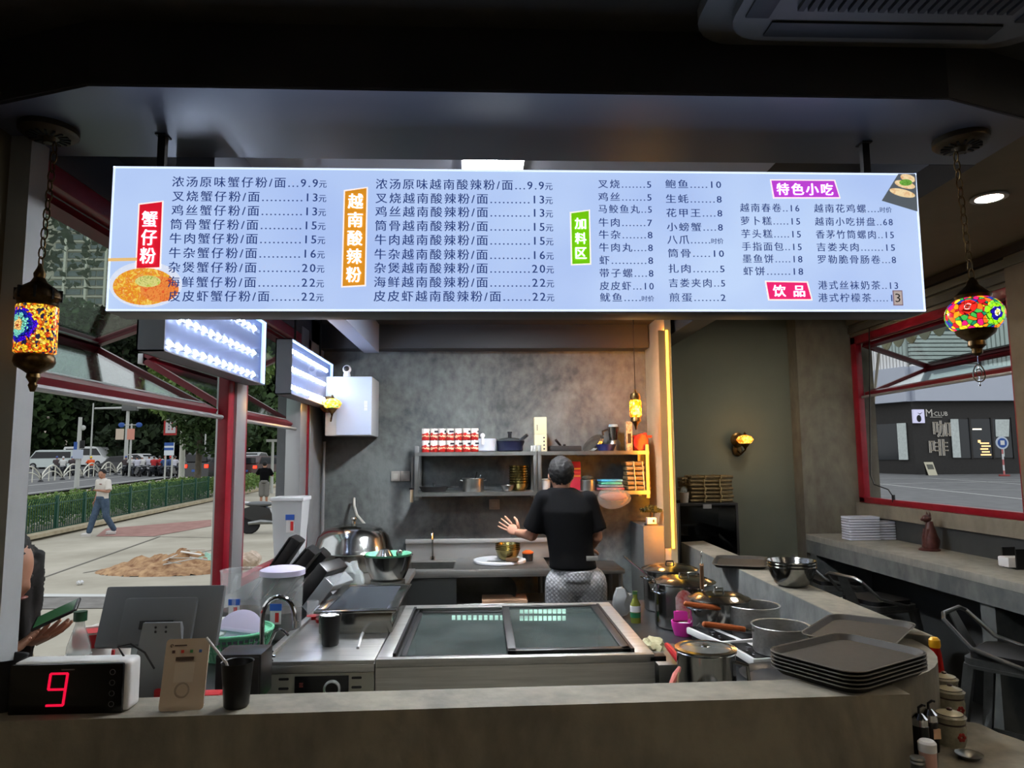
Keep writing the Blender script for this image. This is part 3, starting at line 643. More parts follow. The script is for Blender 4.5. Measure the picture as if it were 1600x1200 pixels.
for (p0_, p1_, rows_) in ((706, 790, (965,)), (812, 886, (955, 966))):  # glowing segments imitate a light box's reflection in the lid glass
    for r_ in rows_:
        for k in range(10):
            a_ = P(p0_+(p1_-p0_)*k/10, r_, fy0+oy1-.012); MB().box(a_.x-fxm, a_.x-fxm+.017, oy1-.016, oy1-.010, a_.z-.011, a_.z+.011).build('lid_reflection', mat('reflection_glow', (190, 240, 222), emit=1.6), fz)
# left module with control panel
pm = thing('cooling_unit', 'stainless worktop unit with a vented front and round dial left of the freezer', 'appliance', (fx0, fy0, 0))
w2 = fxm-fx0-.004
MB().box(0, w2, 0.004, D_, .12, FZ-.015, .003).build('body', STEELD, pm)
MB().box(0, w2, -.004, D_, FZ-.015, FZ, .003).build('worktop', STEEL, pm)
MB().box(0, w2, -.010, .004, FZ-.042, FZ-.015, .003).build('front_lip', STEEL, pm)
MB().box(0, w2, -.008, .004, .35, FZ-.043, .002).build('front_panel', mat('pale_front_metal', (132, 132, 122), .5, .2), pm)
MB().box(.0, .028, -.004, D_+.35, FZ, FZ+.014, .002).build('edge_rail', STEEL, pm)
cpx0, cpx1 = .135, .335
MB().box(cpx0, cpx1, -.014, -.008, FZ-.16, FZ-.052, .002).build('control_panel', mat('control_black', (16, 17, 20), .25), pm)
T = Matrix.Translation((.275, -.014, FZ-.098)) @ Matrix.Rotation(R(90), 4, 'X')
dl = MB().lathe([(.032, 0), (.032, .008), (.027, .012), (.024, .012), (.024, .001)], 32, X=T).build('dial', mat('dial_ring', (170, 172, 172), .4, .5), pm)
MB().lathe([(0, .006), (.024, .006), (.024, 0)], 28, X=T).build('dial_centre', mat('control_black'), pm)
MB().box(.187, .193, -.016, -.014, FZ-.129, FZ-.121).build('green_light', mat('green_led', (40, 255, 90), emit=6), pm)
[MB().box(.153, .167, -.0150, -.014, FZ-.090+.006*j, FZ-.087+.006*j).build('dim_segment', mat('dim_red_segment', (70, 26, 24), emit=.25), pm) for j in range(3)]
for k, x in enumerate((.148, .158, .168, .178)): MB().lathe([(.003, 0), (.003, .001)], 10, X=Matrix.Translation((x, -.014, FZ-.126)) @ Matrix.Rotation(R(90), 4, 'X')).build('indicator', mat('grey_mark', (110, 110, 112), .6), pm)
for x in (.082, .352):
    for z in (.062, .096, .14): MB().prism(rrect(.038, .009, .0044, 4, x+.012, FZ-z), .0075, .0092, X=XZ).build('vent_slot', BLACKM, pm)
MB().box(-.012, .035, -.018, .02, FZ-.03, FZ-.012, .002).build('corner_bracket', BLACKP, pm)
# GN pan with lid
gp = thing('lidded_steel_pan', 'rectangular stainless food pan with a dark glazed lid on the worktop', 'pan', (-.715, 3.17, FZ))
MB().box(0, .32, 0, .62, 0, .09, .012).build('pan', STEELS, gp)
b = MB(); b.box(-.018, .338, -.018, .03, .09, .102, .004); b.box(-.018, .338, .60, .638, .09, .102, .004); b.box(-.018, .03, .03, .60, .09, .102, .004); b.box(.29, .338, .03, .60, .09, .102, .004); b.build('lid_frame', STEELS, gp)
MB().box(.03, .29, .03, .60, .094, .099).build('lid_panel', mat('dark_lid_glaze', (62, 68, 78), .15, .3, var=12, vscale=9), gp)
# cup and wrapper
def cup(px, py, z, lab, straw=False, foam=False, grp=None, s=1):
    t = put('takeaway_cup', lab, 'cup', px, py, z, grp)
    MB().lathe([(0, 0), (.030*s, 0), (.034*s, .006), (.037*s, .05), (.043*s, .12*s), (.045*s, .122*s), (.042*s, .12*s), (.036*s, .05), (0, .02)], 28).build('cup_body', mat('black_cup', (20, 20, 22), .4), t)
    if foam:
        bb = MB()
        for k in range(26):
            a = rnd.random()*6.28; r_ = .036*math.sqrt(rnd.random()); bb.ell((r_*math.cos(a), r_*math.sin(a), .117), (.009, .008, .005), 8, 5)
        stuff(bb.build('crushed_ice', mat('ice_white', (226, 228, 226), .5), t))
    if straw: MB().tube([(.005, 0, .03), (-.03, -.005, .12), (-.085, -.01, .19)], .004, 8).build('straw', WHITEP, t)
    return t
cup(516, 1008, FZ, 'black paper cup filled with white foam on the steel worktop', foam=True)
q0, q1 = PZ(559, 1014, FZ), PZ(567, 989, FZ)
o = MB().tube([(q0.x, q0.y, FZ+.003), (q0.x*.5+q1.x*.5, (q0.y+q1.y)/2, FZ+.005), (q1.x, q1.y, FZ+.003)], .0065, 6).build('straw_sleeve', WHITEP)
tag(o, 'thin white paper straw sleeve lying on the steel worktop', 'straw')

# ================= left worktop with sink =================
LZ = .90
lw = thing('left_worktop', 'dark worktop along the street window crowded with jugs and trays', 'counter', (0, 0, 0))
MB().box(XL+.012, -.86, 2.23, 4.38, LZ-.03, LZ).build('top', mat('worktop_dark_steel', (74, 76, 78), .35, .8, var=10), lw)
MB().box(XL+.012, -.88, 2.25, 4.38, .05, LZ-.03).build('cabinet', BLACKM, lw)
# POS terminal
q = PZ(262, 1040, LZ)
pos = thing('pos_terminal', 'grey touchscreen till seen from behind on a wide metal stand', 'monitor', (P(268, 1000, 2.36).x, 2.36, LZ))
GRY = mat('till_grey', (92, 96, 100), .5); GRYL = mat('till_stand_grey', (128, 132, 136), .5)
Tt = Matrix.Translation((-.045, .02, .285)) @ Matrix.Rotation(R(-20), 4, 'X')
MB().box(-.19, .19, -.004, .022, -.095, .095, .008, X=Tt).build('screen_housing', GRY, pos)
MB().box(-.115, .115, -.022, -.003, -.09, .055, .01, X=Tt).build('back_cover', GRY, pos)
MB().box(-.185, .185, .022, .024, -.09, .09, X=Tt).build('display', BLACKP, pos)
MB().box(-.05, .055, -.032, -.02, -.045, -.018, .003, X=Tt).build('mount_bar', BLACKP, pos)
m_ = MB(); m_.add([(-.115, -.05, 0), (.075, -.05, 0), (.075, .05, 0), (-.115, .05, 0), (-.075, -.035, .275), (.04, -.035, .275), (.04, -.02, .275), (-.075, -.02, .275)], [(3, 2, 1, 0), (4, 5, 6, 7), (0, 1, 5, 4), (1, 2, 6, 5), (2, 3, 7, 6), (3, 0, 4, 7)]); m_.build('stand', GRYL, pos, smooth=0)
for x in (-.035, -.003):
    for z in (.262, .248): MB().ell((x, -.037, z), (.004, .002, .004), 10, 6).build('screw', BLACKP, pos)
MB().tube([(-.10, -.055, .01), (-.10, -.05, .18)], .003, 6).build('cable', WHITEP, pos)
# speaker box
q = PZ(380, 1040, LZ); o = thing('speaker_box', 'small black box-shaped speaker beside the tap', 'speaker', (P(381, 1000, 2.47).x, 2.47, LZ))
MB().box(-.075, .075, -.05, .08, 0, .15, .01).build('housing', BLACKP, o); MB().box(-.068, .068, -.054, -.049, .008, .142, .004).build('grille', mat('speaker_cloth', (28, 28, 30), .8), o)
# gooseneck taps
q = PZ(412, 1020, LZ); fc = thing('gooseneck_tap', 'tall chrome gooseneck drinking water tap with a small cross handle', 'tap', (P(409, 1000, 2.78).x, 2.78, LZ))
def arcp(x0, x1, z, h, n=12): return [((x0+x1)/2-(x1-x0)/2*math.cos(PI*k/n), 0, z+h*math.sin(PI*k/n)) for k in range(n+1)]
MB().tube([(0, 0, 0)]+arcp(0, .12, .19, .075)+[(.125, 0, .165)], .009, 10).build('main_spout', CHROME, fc)
MB().cyl(.125, 0, .15, .175, .012, 12).build('nozzle', CHROME, fc)
MB().tube([(.02, -.04, 0), (.022, -.04, .06), (.06, -.04, .145), (.075, -.04, .155), (.09, -.04, .15), (.11, -.04, .13)], .005, 8).build('filter_spout', CHROME, fc)
b = MB()
for a in (0, 60, 120): b.tube([(.045-.022*math.cos(R(a)), -.05, .06-.022*math.sin(R(a))), (.045+.022*math.cos(R(a)), -.05, .06+.022*math.sin(R(a)))], .0045, 8)
b.ell((.045, -.05, .06), .009); b.tube([(.02, -.04, .055), (.045, -.048, .06)], .006, 8); b.build('cross_handle', CHROME, fc)
# jugs
def jug(px, Y, z, r, h, lab, lid=False, fill=.35, py=0):
    q = P(px, 1000, Y); t = thing('plastic_jug', lab, 'jug', (q.x, Y, z))
    MB().lathe([(0, 0), (r*.86, 0), (r*.9, .01), (r, h), (r+.003, h+.003), (r-.004, h), (r*.88, .012), (0, .006)], 32).build('jug_body', CLEARP, t)
    MB().lathe([(0, .008), (r*.86, .008), (r*.87+.1*r*fill, h*fill), (0, h*fill)], 28).build('drink', DARKL, t)
    MB().box(-r*.25, r*.25, -r*1.01, -r*.98, h*.28, h*.48).build('paper_label', WHITEP, t)
    MB().box(-r*.27, r*.27, -r*1.02, -r*.985, h*.48, h*.58).build('label_band', mat('label_blue', (40, 84, 170), .5), t)
    MB().box(-r*.02, r*.15, -r*1.02, -r*.985, h*.31, h*.45).build('label_mark', mat('label_red', (190, 40, 40), .5), t)
    if lid: MB().lathe([(r*.98, h-.012), (r*1.05, h-.01), (r*1.05, h+.012), (r*.8, h+.022), (0, h+.024)], 32).build('lid', LILAC, t)
    else: MB().tube([(r*.1, -r*.98, h*.95), (r*.1, -r*1.35, h*.9), (r*.1, -r*1.35, h*.4), (r*.1, -r*.95, h*.35)], .008, 8).build('jug_handle', CLEARP, t)
    return t
jug(375, 3.42, LZ, .095, .27, 'open clear plastic measuring jug of dark drink beside the window post')
jug(439, 3.25, LZ, .093, .285, 'clear plastic jug with a pale lilac lid and a blue label behind the tap', lid=True, fill=.42)
# basket with lids
q = PZ(362, 1010, LZ); bk = thing('plastic_basket', 'mint green plastic basket holding lids behind the till', 'basket', (P(366, 990, 2.98).x, 2.98, LZ)); q = P(366, 990, 2.98); q.x += .02
def basket(par, r, h, m, sx=1):
    b = MB(); N = 44
    for i, (k, z) in enumerate(((.78, .0), (.84, h*.35), (.92, h*.68), (1.0, h))):
        b.tube([(r*k*math.cos(a)*sx, r*k*math.sin(a), z+.004) for a in [2*PI*j/N for j in range(N)]], .005 if i in (0, 3) else .003, 6, closed=True)
    for j in range(N): a = 2*PI*j/N; b.tube([(r*.78*math.cos(a)*sx, r*.78*math.sin(a), 0), (r*math.cos(a)*sx, r*math.sin(a), h)], .0035, 4)
    b.lathe([(0, 0), (r*.78, 0), (r*.78, .006), (0, .006)], 32, sx=sx); b.lathe([(r*.98, h-.012), (r*1.03, h), (r*1.0, h+.004), (r*.96, h-.008)], 40, sx=sx)
    return b.build('basket_weave', m, par)
basket(bk, .15, .10, MINT)
for k, (dx, dz, rx, ry) in enumerate(((.04, .10, 58, 8), (-.075, .095, 18, -14))):
    t = thing('jug_lid', ('lilac round lid standing up in the mint basket', 'white round lid lying in the mint basket')[k], 'lid', (q.x-.02+dx, 2.96-.03*(k == 0), LZ+dz), rot=(R(rx), R(ry), 0))
    MB().lathe([(0, 0), (.075, 0), (.088, .008), (.088, .016), (.07, .022), (0, .022)], 32).build('disc', LILAC if k == 0 else WHITEP, t)
    MB().box(-.07, .07, -.008, .008, .021, .030, .003).build('grip', LILAC if k == 0 else WHITEP, t)
# small jars by second tap
for k, (px, py, r_) in enumerate(((480, 985, .028), (498, 990, .036))):
    t = put('small_jar', ('small clear jar with a red band beside the lilac-lidded jug', 'low glass jar with a red base at the corner of the steel worktop')[k], 'jar', px, py, LZ, dy=.1)
    MB().lathe([(0, .0), (r_, 0), (r_, .11-.03*k), (r_*.9, .115-.03*k), (r_*.93, .008), (0, .005)], 24).build('glass', CLEARP, t)
    MB().lathe([(r_*1.02, .01), (r_*1.02, .045), (0, .045), (0, .01)][::1], 24).build('red_contents', mat('red_sauce', (170, 24, 26), .4), t)
    if k: MB().lathe([(r_*1.2, .075), (r_*1.25, .085), (r_*.9, .10), (0, .105)], 24).build('domed_lid', frosted('clear_lid', (220, 222, 235), .6), t)
# black trays leaning (takeaway boxes)
for k, (px, py, Y, h, tilt, w) in enumerate(((432, 905, 4.2, .40, 34, .14), (455, 905, 4.12, .36, 40, .16), (470, 900, 4.3, .34, 46, .15), (492, 910, 4.0, .28, 52, .15))):
    q = P(px, py, Y); t = thing('black_food_box', ('tall black plastic food box leaning left beside the clear bin', 'thick black plastic food box leaning in front of the clear bin', 'black plastic food box lying back behind the leaning ones', 'short black plastic food box leaning over the steel rail')[k], 'box', (q.x-.10, Y, LZ), rot=(0, R(tilt), 0), group='black food boxes by the window')
    MB().box(-.03, .03, -w/2, w/2, 0, h, .012).build('tray', BLACKP, t); MB().box(-.04, -.03, -w/2-.008, w/2+.008, h*.02, h*.98, .004).build('rim', mat('black_rim', (30, 30, 34), .3), t)
t = thing('film_roll_stack', 'bundle of black film-wrapped boxes leaning by the mint basket of lids', 'box', (P(500, 945, 3.75).x, 3.75, LZ), rot=(0, R(40), R(-20)))
for k in range(3): MB().box(-.035+.0*k, .035, -.10, .10, .01, .24-.03*k, .01, X=Matrix.Translation((.07*k-.1, .0, 0))).build('wrapped_box', BLACKP if k != 1 else frosted('film', (190, 196, 200), .4, .15), t)
# plastic bag with greens
bm = bmesh.new(); bmesh.ops.create_icosphere(bm, subdivisions=3, radius=1)
for v in bm.verts:
    k = 1+.22*math.sin(7*v.co.x+3*v.co.z)*math.cos(6*v.co.y+2); v.co = Vector((v.co.x*.085*k, v.co.y*.09*k, v.co.z*.13*k+.12))
q = P(545, 950, 4.05); t = thing('plastic_bag', 'crumpled clear plastic bag of green herbs beside the mixing bowl', 'bag', (q.x, 4.05, .86))
MB().bm(bm).build('bag_film', frosted('bag_film', (205, 214, 214), .35, .15), t)
b = MB()
for k in range(60):
    a, z, r_ = rnd.random()*6.28, .03+.1*rnd.random(), .06*rnd.random(); b.ell((r_*math.cos(a), r_*math.sin(a), z), (.012, .006, .008), 6, 4)
stuff(b.build('herbs', mat('herb_green', (74, 96, 44), .7), t))
# clear bin
q = P(453, 850, 4.75); t = thing('clear_storage_bin', 'tall frosted clear plastic bin with a blue and white label at the window', 'bin', (q.x, 4.75, 1.0))
z1_ = P(453, 777, 4.75).z-1.0
m_ = MB(); w0, w1 = .075, .10
m_.add([(-w0, -w0, 0), (w0, -w0, 0), (w0, w0, 0), (-w0, w0, 0), (-w1, -w1, z1_), (w1, -w1, z1_), (w1, w1, z1_), (-w1, w1, z1_)], [(3, 2, 1, 0), (0, 1, 5, 4), (1, 2, 6, 5), (2, 3, 7, 6), (3, 0, 4, 7)]); m_.build('bin_body', frosted('bin_plastic', (205, 210, 214), .62, .4), t, smooth=0)
MB().box(-w1-.008, w1+.008, -w1-.008, w1+.008, z1_-.02, z1_+.005, .006).build('lid', frosted('bin_lid', (215, 218, 222), .75, .4), t)
MB().box(.0, .05, -w1*.95-.006, -w1*.92-.004, z1_*.50, z1_*.68).build('label', WHITEP, t); MB().box(-.005, .05, -w1*.97-.006, -w1*.92-.004, z1_*.68, z1_*.76).build('label_band', mat('label_blue'), t)
MB().box(.028, .046, -w1*.97-.007, -w1*.92-.004, z1_*.53, z1_*.66).build('label_mark', mat('label_red'), t)
MB().box(-.12, .10, 4.6-4.75, .14, -.1, 0).build('bin_shelf', BLACKM, t)

# ================= steel benches at the back =================
bz = .86
bn = thing('sink_bench', 'stainless steel sink bench along the back wall with splashback and undershelf', 'sink bench', (-.62, 5.37, 0))
bw = .5+.62; bd = 5.98-5.37
b = MB(); b.box(.0, .03, 0, bd, bz-.05, bz); b.box(.40, bw, 0, bd, bz-.05, bz, .002); b.box(0, .4, 0, .06, bz-.05, bz, .002); b.box(0, .4, bd-.12, bd, bz-.05, bz, .002); b.build('bench_top', STEEL, bn)
MB().box(0, bw, -.012, 0, bz-.055, bz-.002, .003).build('front_edge', STEEL, bn)
b = MB(); b.box(.03, .04, .06, bd-.12, bz-.25, bz-.01); b.box(.39, .40, .06, bd-.12, bz-.25, bz-.01); b.box(.03, .4, .06, .07, bz-.25, bz-.01); b.box(.03, .4, bd-.13, bd-.12, bz-.25, bz-.01); b.box(.03, .4, .06, bd-.12, bz-.25, bz-.24); b.build('basin', STEELD, bn)
MB().box(-.02, bw+.1, bd-.02, bd, bz, bz+.16, .002).build('splashback', mat('satin_steel', (206, 206, 204), .5, 1), bn)
MB().box(-.02, bw+.1, bd-.06, bd-.018, bz+.13, bz+.165, .003).build('splash_ledge', mat('satin_steel'), bn)
MB().box(0, .42, .0, .012, .55, bz-.06).build('apron_panel', mat('bench_panel', (88, 90, 90), .4, .9), bn)
b = MB(); b.tube([(.02, .02, .60), (bw-.02, .02, .60)], .014, 8); b.build('front_rail', STEELS, bn)
MB().box(0, bw, .04, bd-.04, .565, .58).build('undershelf', STEELD, bn)
for x in (.02, bw-.03):
    for y in (.02, bd-.04): MB().cyl(x, y, 0, bz-.05, .018, 12).build('leg', STEELD, bn)
ft = put('kitchen_tap', 'slim chrome swan-neck tap over the sink bench', 'tap', 676, 872, bz); ft.location = (P(676, 870, 5.9).x, 5.90, bz)
MB().tube([(0, 0, 0), (0, 0, .2)]+[(0, -.05+.05*math.cos(PI*k/8), .2+.06*math.sin(PI*k/8)) for k in range(1, 8)]+[(0, -.10, .18)], .008, 8).build('spout', CHROME, ft)
MB().cyl(0, 0, 0, .03, .02, 14).build('base', CHROME, ft)
q = PZ(780, 874, bz)
cbd = MB().lathe([(0, 0), (.20, 0), (.21, .006), (.21, .020), (.205, .026), (0, .026)], 48).build('cutting_board', mat('white_board', (206, 208, 210), .5, var=4), None, loc=(q.x-.0, 5.72, bz)); tag(cbd, 'thick round white chopping board on the sink bench', 'chopping board')
def bowls(px, Y, z, r, h, n_, step, m, name, lab, grp, labs):
    q = P(px, 800, Y)
    for k in range(n_):
        o = MB().lathe(bowl_prof(r, h), 32).build(name, m, None, loc=(q.x, Y, z+k*step)); tag(o, labs[k] if labs else lab, 'bowl', grp)
bowls(793, 5.66, bz+.027, .098, .085, 4, .014, GOLD, 'metal_bowl', '', 'brassy bowls on the chopping board', ['bottom bowl of the brassy stack on the white chopping board', 'second lowest bowl of the brassy stack on the chopping board', 'second highest bowl of the brassy stack on the chopping board', 'top bowl of the brassy stack beside the cook\'s raised hand'])
q = PZ(795, 879, bz+.03); t = thing('cleaver', 'cleaver with a wooden handle lying on the white chopping board', 'knife', (q.x+.0, 5.555, bz+.028), R(-12))
MB().prism([(-.17, -.01), (-.02, -.03), (-.02, .025), (-.16, .02)], 0, .003).build('blade', STEELD, t, smooth=0); MB().box(-.02, .075, -.016, .016, 0, .028, .006).build('handle', mat('walnut', (84, 58, 36), .6), t)
# things beside the cook: tongs & orange bag
q = P(825, 866, 5.75); t = thing('spice_tub', 'small tub with an orange lid beside the chopping board', 'tub', (q.x, 5.78, bz)); MB().lathe([(0, 0), (.04, 0), (.045, .06), (0, .06)], 20).build('tub_body', BLACKP, t); MB().lathe([(.047, .06), (.047, .07), (.02, .085), (0, .085)], 20).build('lid', mat('orange_lid', (190, 90, 36), .5), t)
# under the bench
t = thing('large_wok', 'large dark wok on the shelf beneath the sink bench', 'wok', (P(757, 925, 5.6).x, 5.62, .585))
MB().lathe(bowl_prof(.25, .10, .004, .3), 36, X=Matrix.Rotation(R(28), 4, 'X')).build('pan', STEELD, t)
o = MB().box(-.17, .17, -.12, .12, 0, .05, .003).build('cardboard_box', mat('cardboard', (150, 118, 92), .8, var=8), None, loc=(P(788, 925, 5.48).x, 5.50, .581)); tag(o, 'flat brown cardboard box on the shelf beneath the sink bench', 'box')
# side bench right of cook
t = thing('side_bench', 'small steel bench to the right of the cook', 'table', (.66, 5.45, 0))
MB().box(0, .42, 0, .5, .80, .83, .003).build('top', STEELD, t)
for x in (.03, .39):
    for y in (.03, .47): MB().cyl(x, y, 0, .80, .016, 10).build('leg', STEELD, t)
t = thing('floor_crates', 'dark plastic crate on the floor behind the steel pots', 'crate', (.82, 4.75, 0)); MB().box(0, .4, 0, .4, 0, .5, .01).build('crate', BLACKM, t)
b = MB(); [b.ell((.1+.06*k, .1+.05*(k % 3), .5), (.05, .05, .03), 10, 6) for k in range(5)]; stuff(b.build('bag_contents', mat('grey_bag', (96, 98, 100), .5), t))
# left bench with steamer
lb = thing('left_bench', 'stainless steel bench in the back left corner under the steamer', 'table', (-1.34, 4.4, 0)); bz2 = .88
b = MB(); b.box(0.01, .84, .0, .93, bz2-.04, bz2, .003); b.box(0.01, .70, .93, 1.55, bz2-.04, bz2, .003); b.build('top', STEEL, lb)
MB().box(0.01, .69, .01, 1.5, .1, bz2-.04).build('cabinet', mat('bench_black', (24, 25, 27), .5), lb)
sq = P(550, 870, 5.3); sr = .285
sm = thing('steamer', 'large stainless steamer pot with a high domed lid in the back left corner', 'steamer', (sq.x, 5.35, bz2))
sh = P(550, 863, 5.3).z-bz2
MB().lathe(pot_prof(sr*.86, sh), 44).build('pot', STEELS, sm)
MB().lathe([(0, sh), (sr, sh+.002), (sr+.008, sh+.01), (sr*.98, sh+.03), (sr*.9, sh+.11), (sr*.72, sh+.165), (sr*.4, sh+.195), (0, sh+.205)], 44).build('domed_lid', STEELS, sm)
MB().lathe([(.012, sh+.20), (.012, sh+.225), (.022, sh+.235), (.018, sh+.25), (0, sh+.252)], 16).build('lid_knob', STEELS, sm)
for a in (R(200), R(-20)): b = MB(); loop_handle(b, sr*.86, 0, sh*.6, .1, .04, .006, a); b.build('side_handle', STEELD, sm)
q = P(552, 780, 5.8); o = MB().tube([(q.x-.02, 5.95, q.z), (q.x-.01, 5.90, q.z-.06), (q.x+.02, 5.86, q.z-.13), (q.x+.09, 5.82, q.z-.20)], .011, 8).build('water_hose', mat('pale_hose', (190, 190, 180), .5)); tag(o, 'short pale plastic hose coming out of the back wall above the steamer', 'hose')
# bowl with green basin
q = PZ(606, 900, bz2+.0); mb_ = thing('mixing_bowl', 'wide stainless mixing bowl with a mint green colander inside', 'bowl', (P(606, 900, 4.62).x, 4.62, bz2))
k_ = P(606, 870, 4.62).z-bz2
MB().lathe([(0, .03)]+[(r, z+.03) for r, z in bowl_prof(.155, k_-.02)[1:]], 40).build('steel_bowl', STEELS, mb_)
MB().lathe([(0, .05), (.09, .05), (.135, k_), (.150, k_+.022), (.143, k_+.02), (.128, k_-.005), (0, .06)], 36).build('green_colander', MINT, mb_)
MB().cyl(0, 0, 0, .04, .11, 24).build('foot_ring', STEELD, mb_)
t = thing('steel_ladle_set', 'shiny steel ladle heads lying in the mint green colander', 'ladle', (mb_.location.x-.02, 4.60, bz2+k_-.02))
MB().lathe([(.0, .075), (.03, .07), (.062, .02), (.066, 0), (.06, 0), (.028, .062), (0, .068)], 20).build('ladle_head', STEELS, t); MB().ell((.09, .02, .04), (.02, .012, .026), 12, 8).build('whisk_head', STEELS, t); MB().tube([(.08, .02, .03), (.12, .04, .06)], .005, 6).build('ladle_handle', STEELS, t)
# water heater + camera
hx0, hx1 = P(508, 640, 5.6).x, P(581, 640, 5.6).x; hz0, hz1 = P(545, 681, 5.6).z, P(545, 588, 5.6).z
wh = thing('water_heater', 'white wall-mounted water heater cabinet in the back left corner', 'water heater', (hx0, 5.6, hz0))
MB().box(0, hx1-hx0, 0, .38, 0, hz1-hz0, .012).build('cabinet', mat('heater_white', (186, 192, 196), .25), wh)
MB().box(.09, hx1-hx0-.004, -.003, 0, .008, hz1-hz0-.008).build('front_panel', mat('heater_front', (170, 182, 204), .2), wh)
b = MB()
for k in range(6): b.box(hx1-hx0-.06, hx1-hx0-.035, -.006, -.003, .20+k*.013, .208+k*.013)
b.build('logo_plate', mat('heater_mark', (226, 228, 235), .3, .6), wh)
t = thing('security_camera', 'small white security camera with a round black lens on top of the water heater', 'camera', (P(542, 587, 5.66).x, 5.66, hz1+.001))
MB().lathe([(.03, 0), (.026, .03), (.02, .036)], 20).build('base', WHITEP, t); MB().ell((0, 0, .062), (.034, .034, .036), 20, 12).build('head', WHITEP, t); MB().ell((0, -.02, .064), (.024, .018, .024), 20, 10).build('lens', BLACKP, t)
# wall pipe
o = MB().tube([(XL+.03, 5.94, .9), (XL+.03, 5.94, P(505, 690, 5.95).z)], .013, 8).build('wall_pipe', SILV); tag(o, 'thin grey vertical pipe in the back left corner', 'pipe')
# sockets
def socket(px0, px1, py0, py1, lab, n_):
    a = P(px0, py1, 5.995); c = P(px1, py0, 5.995); t = thing('wall_switch', lab, 'switch', (a.x, 5.995, a.z))
    w = (c.x-a.x)/n_
    for k in range(n_): MB().box(k*w+.002, (k+1)*w-.002, -.012, 0, 0, c.z-a.z, .003).build('switch_plate', mat('switch_grey', (150, 146, 138), .5), t)
    for k in range(n_): MB().box(k*w+.02, (k+1)*w-.02, -.015, -.012, .02, c.z-a.z-.02, .002).build('rocker', mat('rocker_grey', (162, 158, 150), .5), t)
socket(611, 641, 736, 752, 'pair of grey wall switches left of the kitchen shelf', 2)
socket(764, 781, 780, 796, 'single grey wall socket below the kitchen shelf', 1)

# ================= wall shelf and its contents =================
SYF = 5.66
zt_ = P(750, 706, SYF).z; zb_ = P(750, 769, SYF).z
def shelf(px0, px1, lab):
    x0 = P(px0, 700, SYF).x; x1 = P(px1, 700, SYF).x; t = thing('wall_shelf', lab, 'shelf', (x0, SYF, zb_-.03)); w = x1-x0; d = 5.99-SYF; H = zt_-zb_
    MB().box(0, w, 0, d, .012, .03, .002).build('lower_board', STEEL, t); MB().box(0, w, 0, d, H+.012, H+.03, .002).build('upper_board', STEEL, t)
    MB().box(0, w, -.004, .004, .0, .03).build('lower_lip', STEELD, t); MB().box(0, w, -.004, .004, H, H+.03).build('upper_lip', STEELD, t)
    for x in (0, w-.03):
        for y in (0, d-.03): MB().box(x, x+.03, y, y+.03, -.03, H+.08, .002).build('post', STEELD, t)
shelf(648, 839, 'left stainless wall shelf unit holding the red and white cans'); shelf(840, 1014, 'right stainless wall shelf unit holding the bamboo mats')
# cans
def label_can(name):
    m = bpy.data.materials.new(name); m.use_nodes = True; n = m.node_tree.nodes; L = m.node_tree.links; b = n['Principled BSDF']; b.inputs['Roughness'].default_value = .35
    t = n.new('ShaderNodeTexCoord'); s_ = n.new('ShaderNodeSeparateXYZ'); L.new(t.outputs['Object'], s_.inputs[0])
    no = n.new('ShaderNodeTexNoise'); no.inputs['Scale'].default_value = 38; L.new(t.outputs['Object'], no.inputs[0])
    ad = n.new('ShaderNodeMath'); ad.operation = 'MULTIPLY_ADD'; ad.inputs[1].default_value = .05; L.new(no.outputs[0], ad.inputs[0]); L.new(s_.outputs['Z'], ad.inputs[2])
    r_ = n.new('ShaderNodeValToRGB'); r_.color_ramp.interpolation = 'CONSTANT'; el = r_.color_ramp.elements
    cols = [(.0, (170, 24, 22)), (.05, (214, 190, 150)), (.062, (186, 30, 26)), (.078, (214, 214, 206))]
    while len(el) < 4: el.new(.5)
    for k, (p, c) in enumerate(cols): el[k].position = p; el[k].color = lin(c)
    L.new(ad.outputs[0], r_.inputs[0])
    L.new(r_.outputs[0], b.inputs['Base Color']); return m
CAN = label_can('can_label'); cr_ = .0322; chh = (P(700, 689, SYF).z-P(700, 708, SYF).z)
x_ = P(658, 700, SYF).x+cr_
canname = ['first', 'second', 'third', 'fourth', 'fifth', 'sixth', 'seventh']
c0 = None
for lay in range(2):
    for k in range(7):
        lab = '%s can from the left in the %s row of red and white cans' % (canname[k], ('bottom', 'top')[lay])
        loc = (x_+k*cr_*2.03, SYF+.055, zt_+lay*chh); rz = rnd.random()*3
        if c0 is None:
            c0 = thing('food_can', lab, 'can', loc, rz, 'red and white cans on the shelf'); cf = c0
            MB().lathe([(0, 0), (cr_*.97, 0), (cr_, .003), (cr_, chh-.004), (0, chh-.004)], 24).build('labelled_body', CAN, c0)
            MB().lathe([(cr_*.97, chh-.005), (cr_, chh-.003), (cr_*.97, chh-.0005), (cr_*.9, chh-.003), (0, chh-.003)], 24).build('tin_lid', STEELS, c0)
            MB().box(-.018, .018, -cr_-.0006, -cr_+.004, chh*.62, chh*.78).build('print_mark', mat('label_ink', (30, 32, 50), .5), c0)
            MB().ell((0, -cr_+.003, chh*.28), (.016, .004, .012), 12, 6).build('print_mark', mat('label_cream', (220, 180, 150), .5), c0)
        else: dup(c0, loc, rz, lab)
def on_shelf(name, lab, cat, px, top=True, dy=.13, rz=0, grp=None):
    q = P(px, 700, SYF); return thing(name, lab, cat, (q.x, SYF+dy, zt_ if top else zb_), rz, grp)
s6 = SYF/FPX
t = on_shelf('white_tub', 'white plastic tub with a round knob leaning on it, beside the cans', 'tub', 758)
MB().lathe([(0, 0), (.078, 0), (.088, .01), (.097, .105), (.10, .108), (.093, .105), (.08, .012), (0, .01)], 28).build('tub_body', mat('tub_white', (186, 194, 206), .4), t)
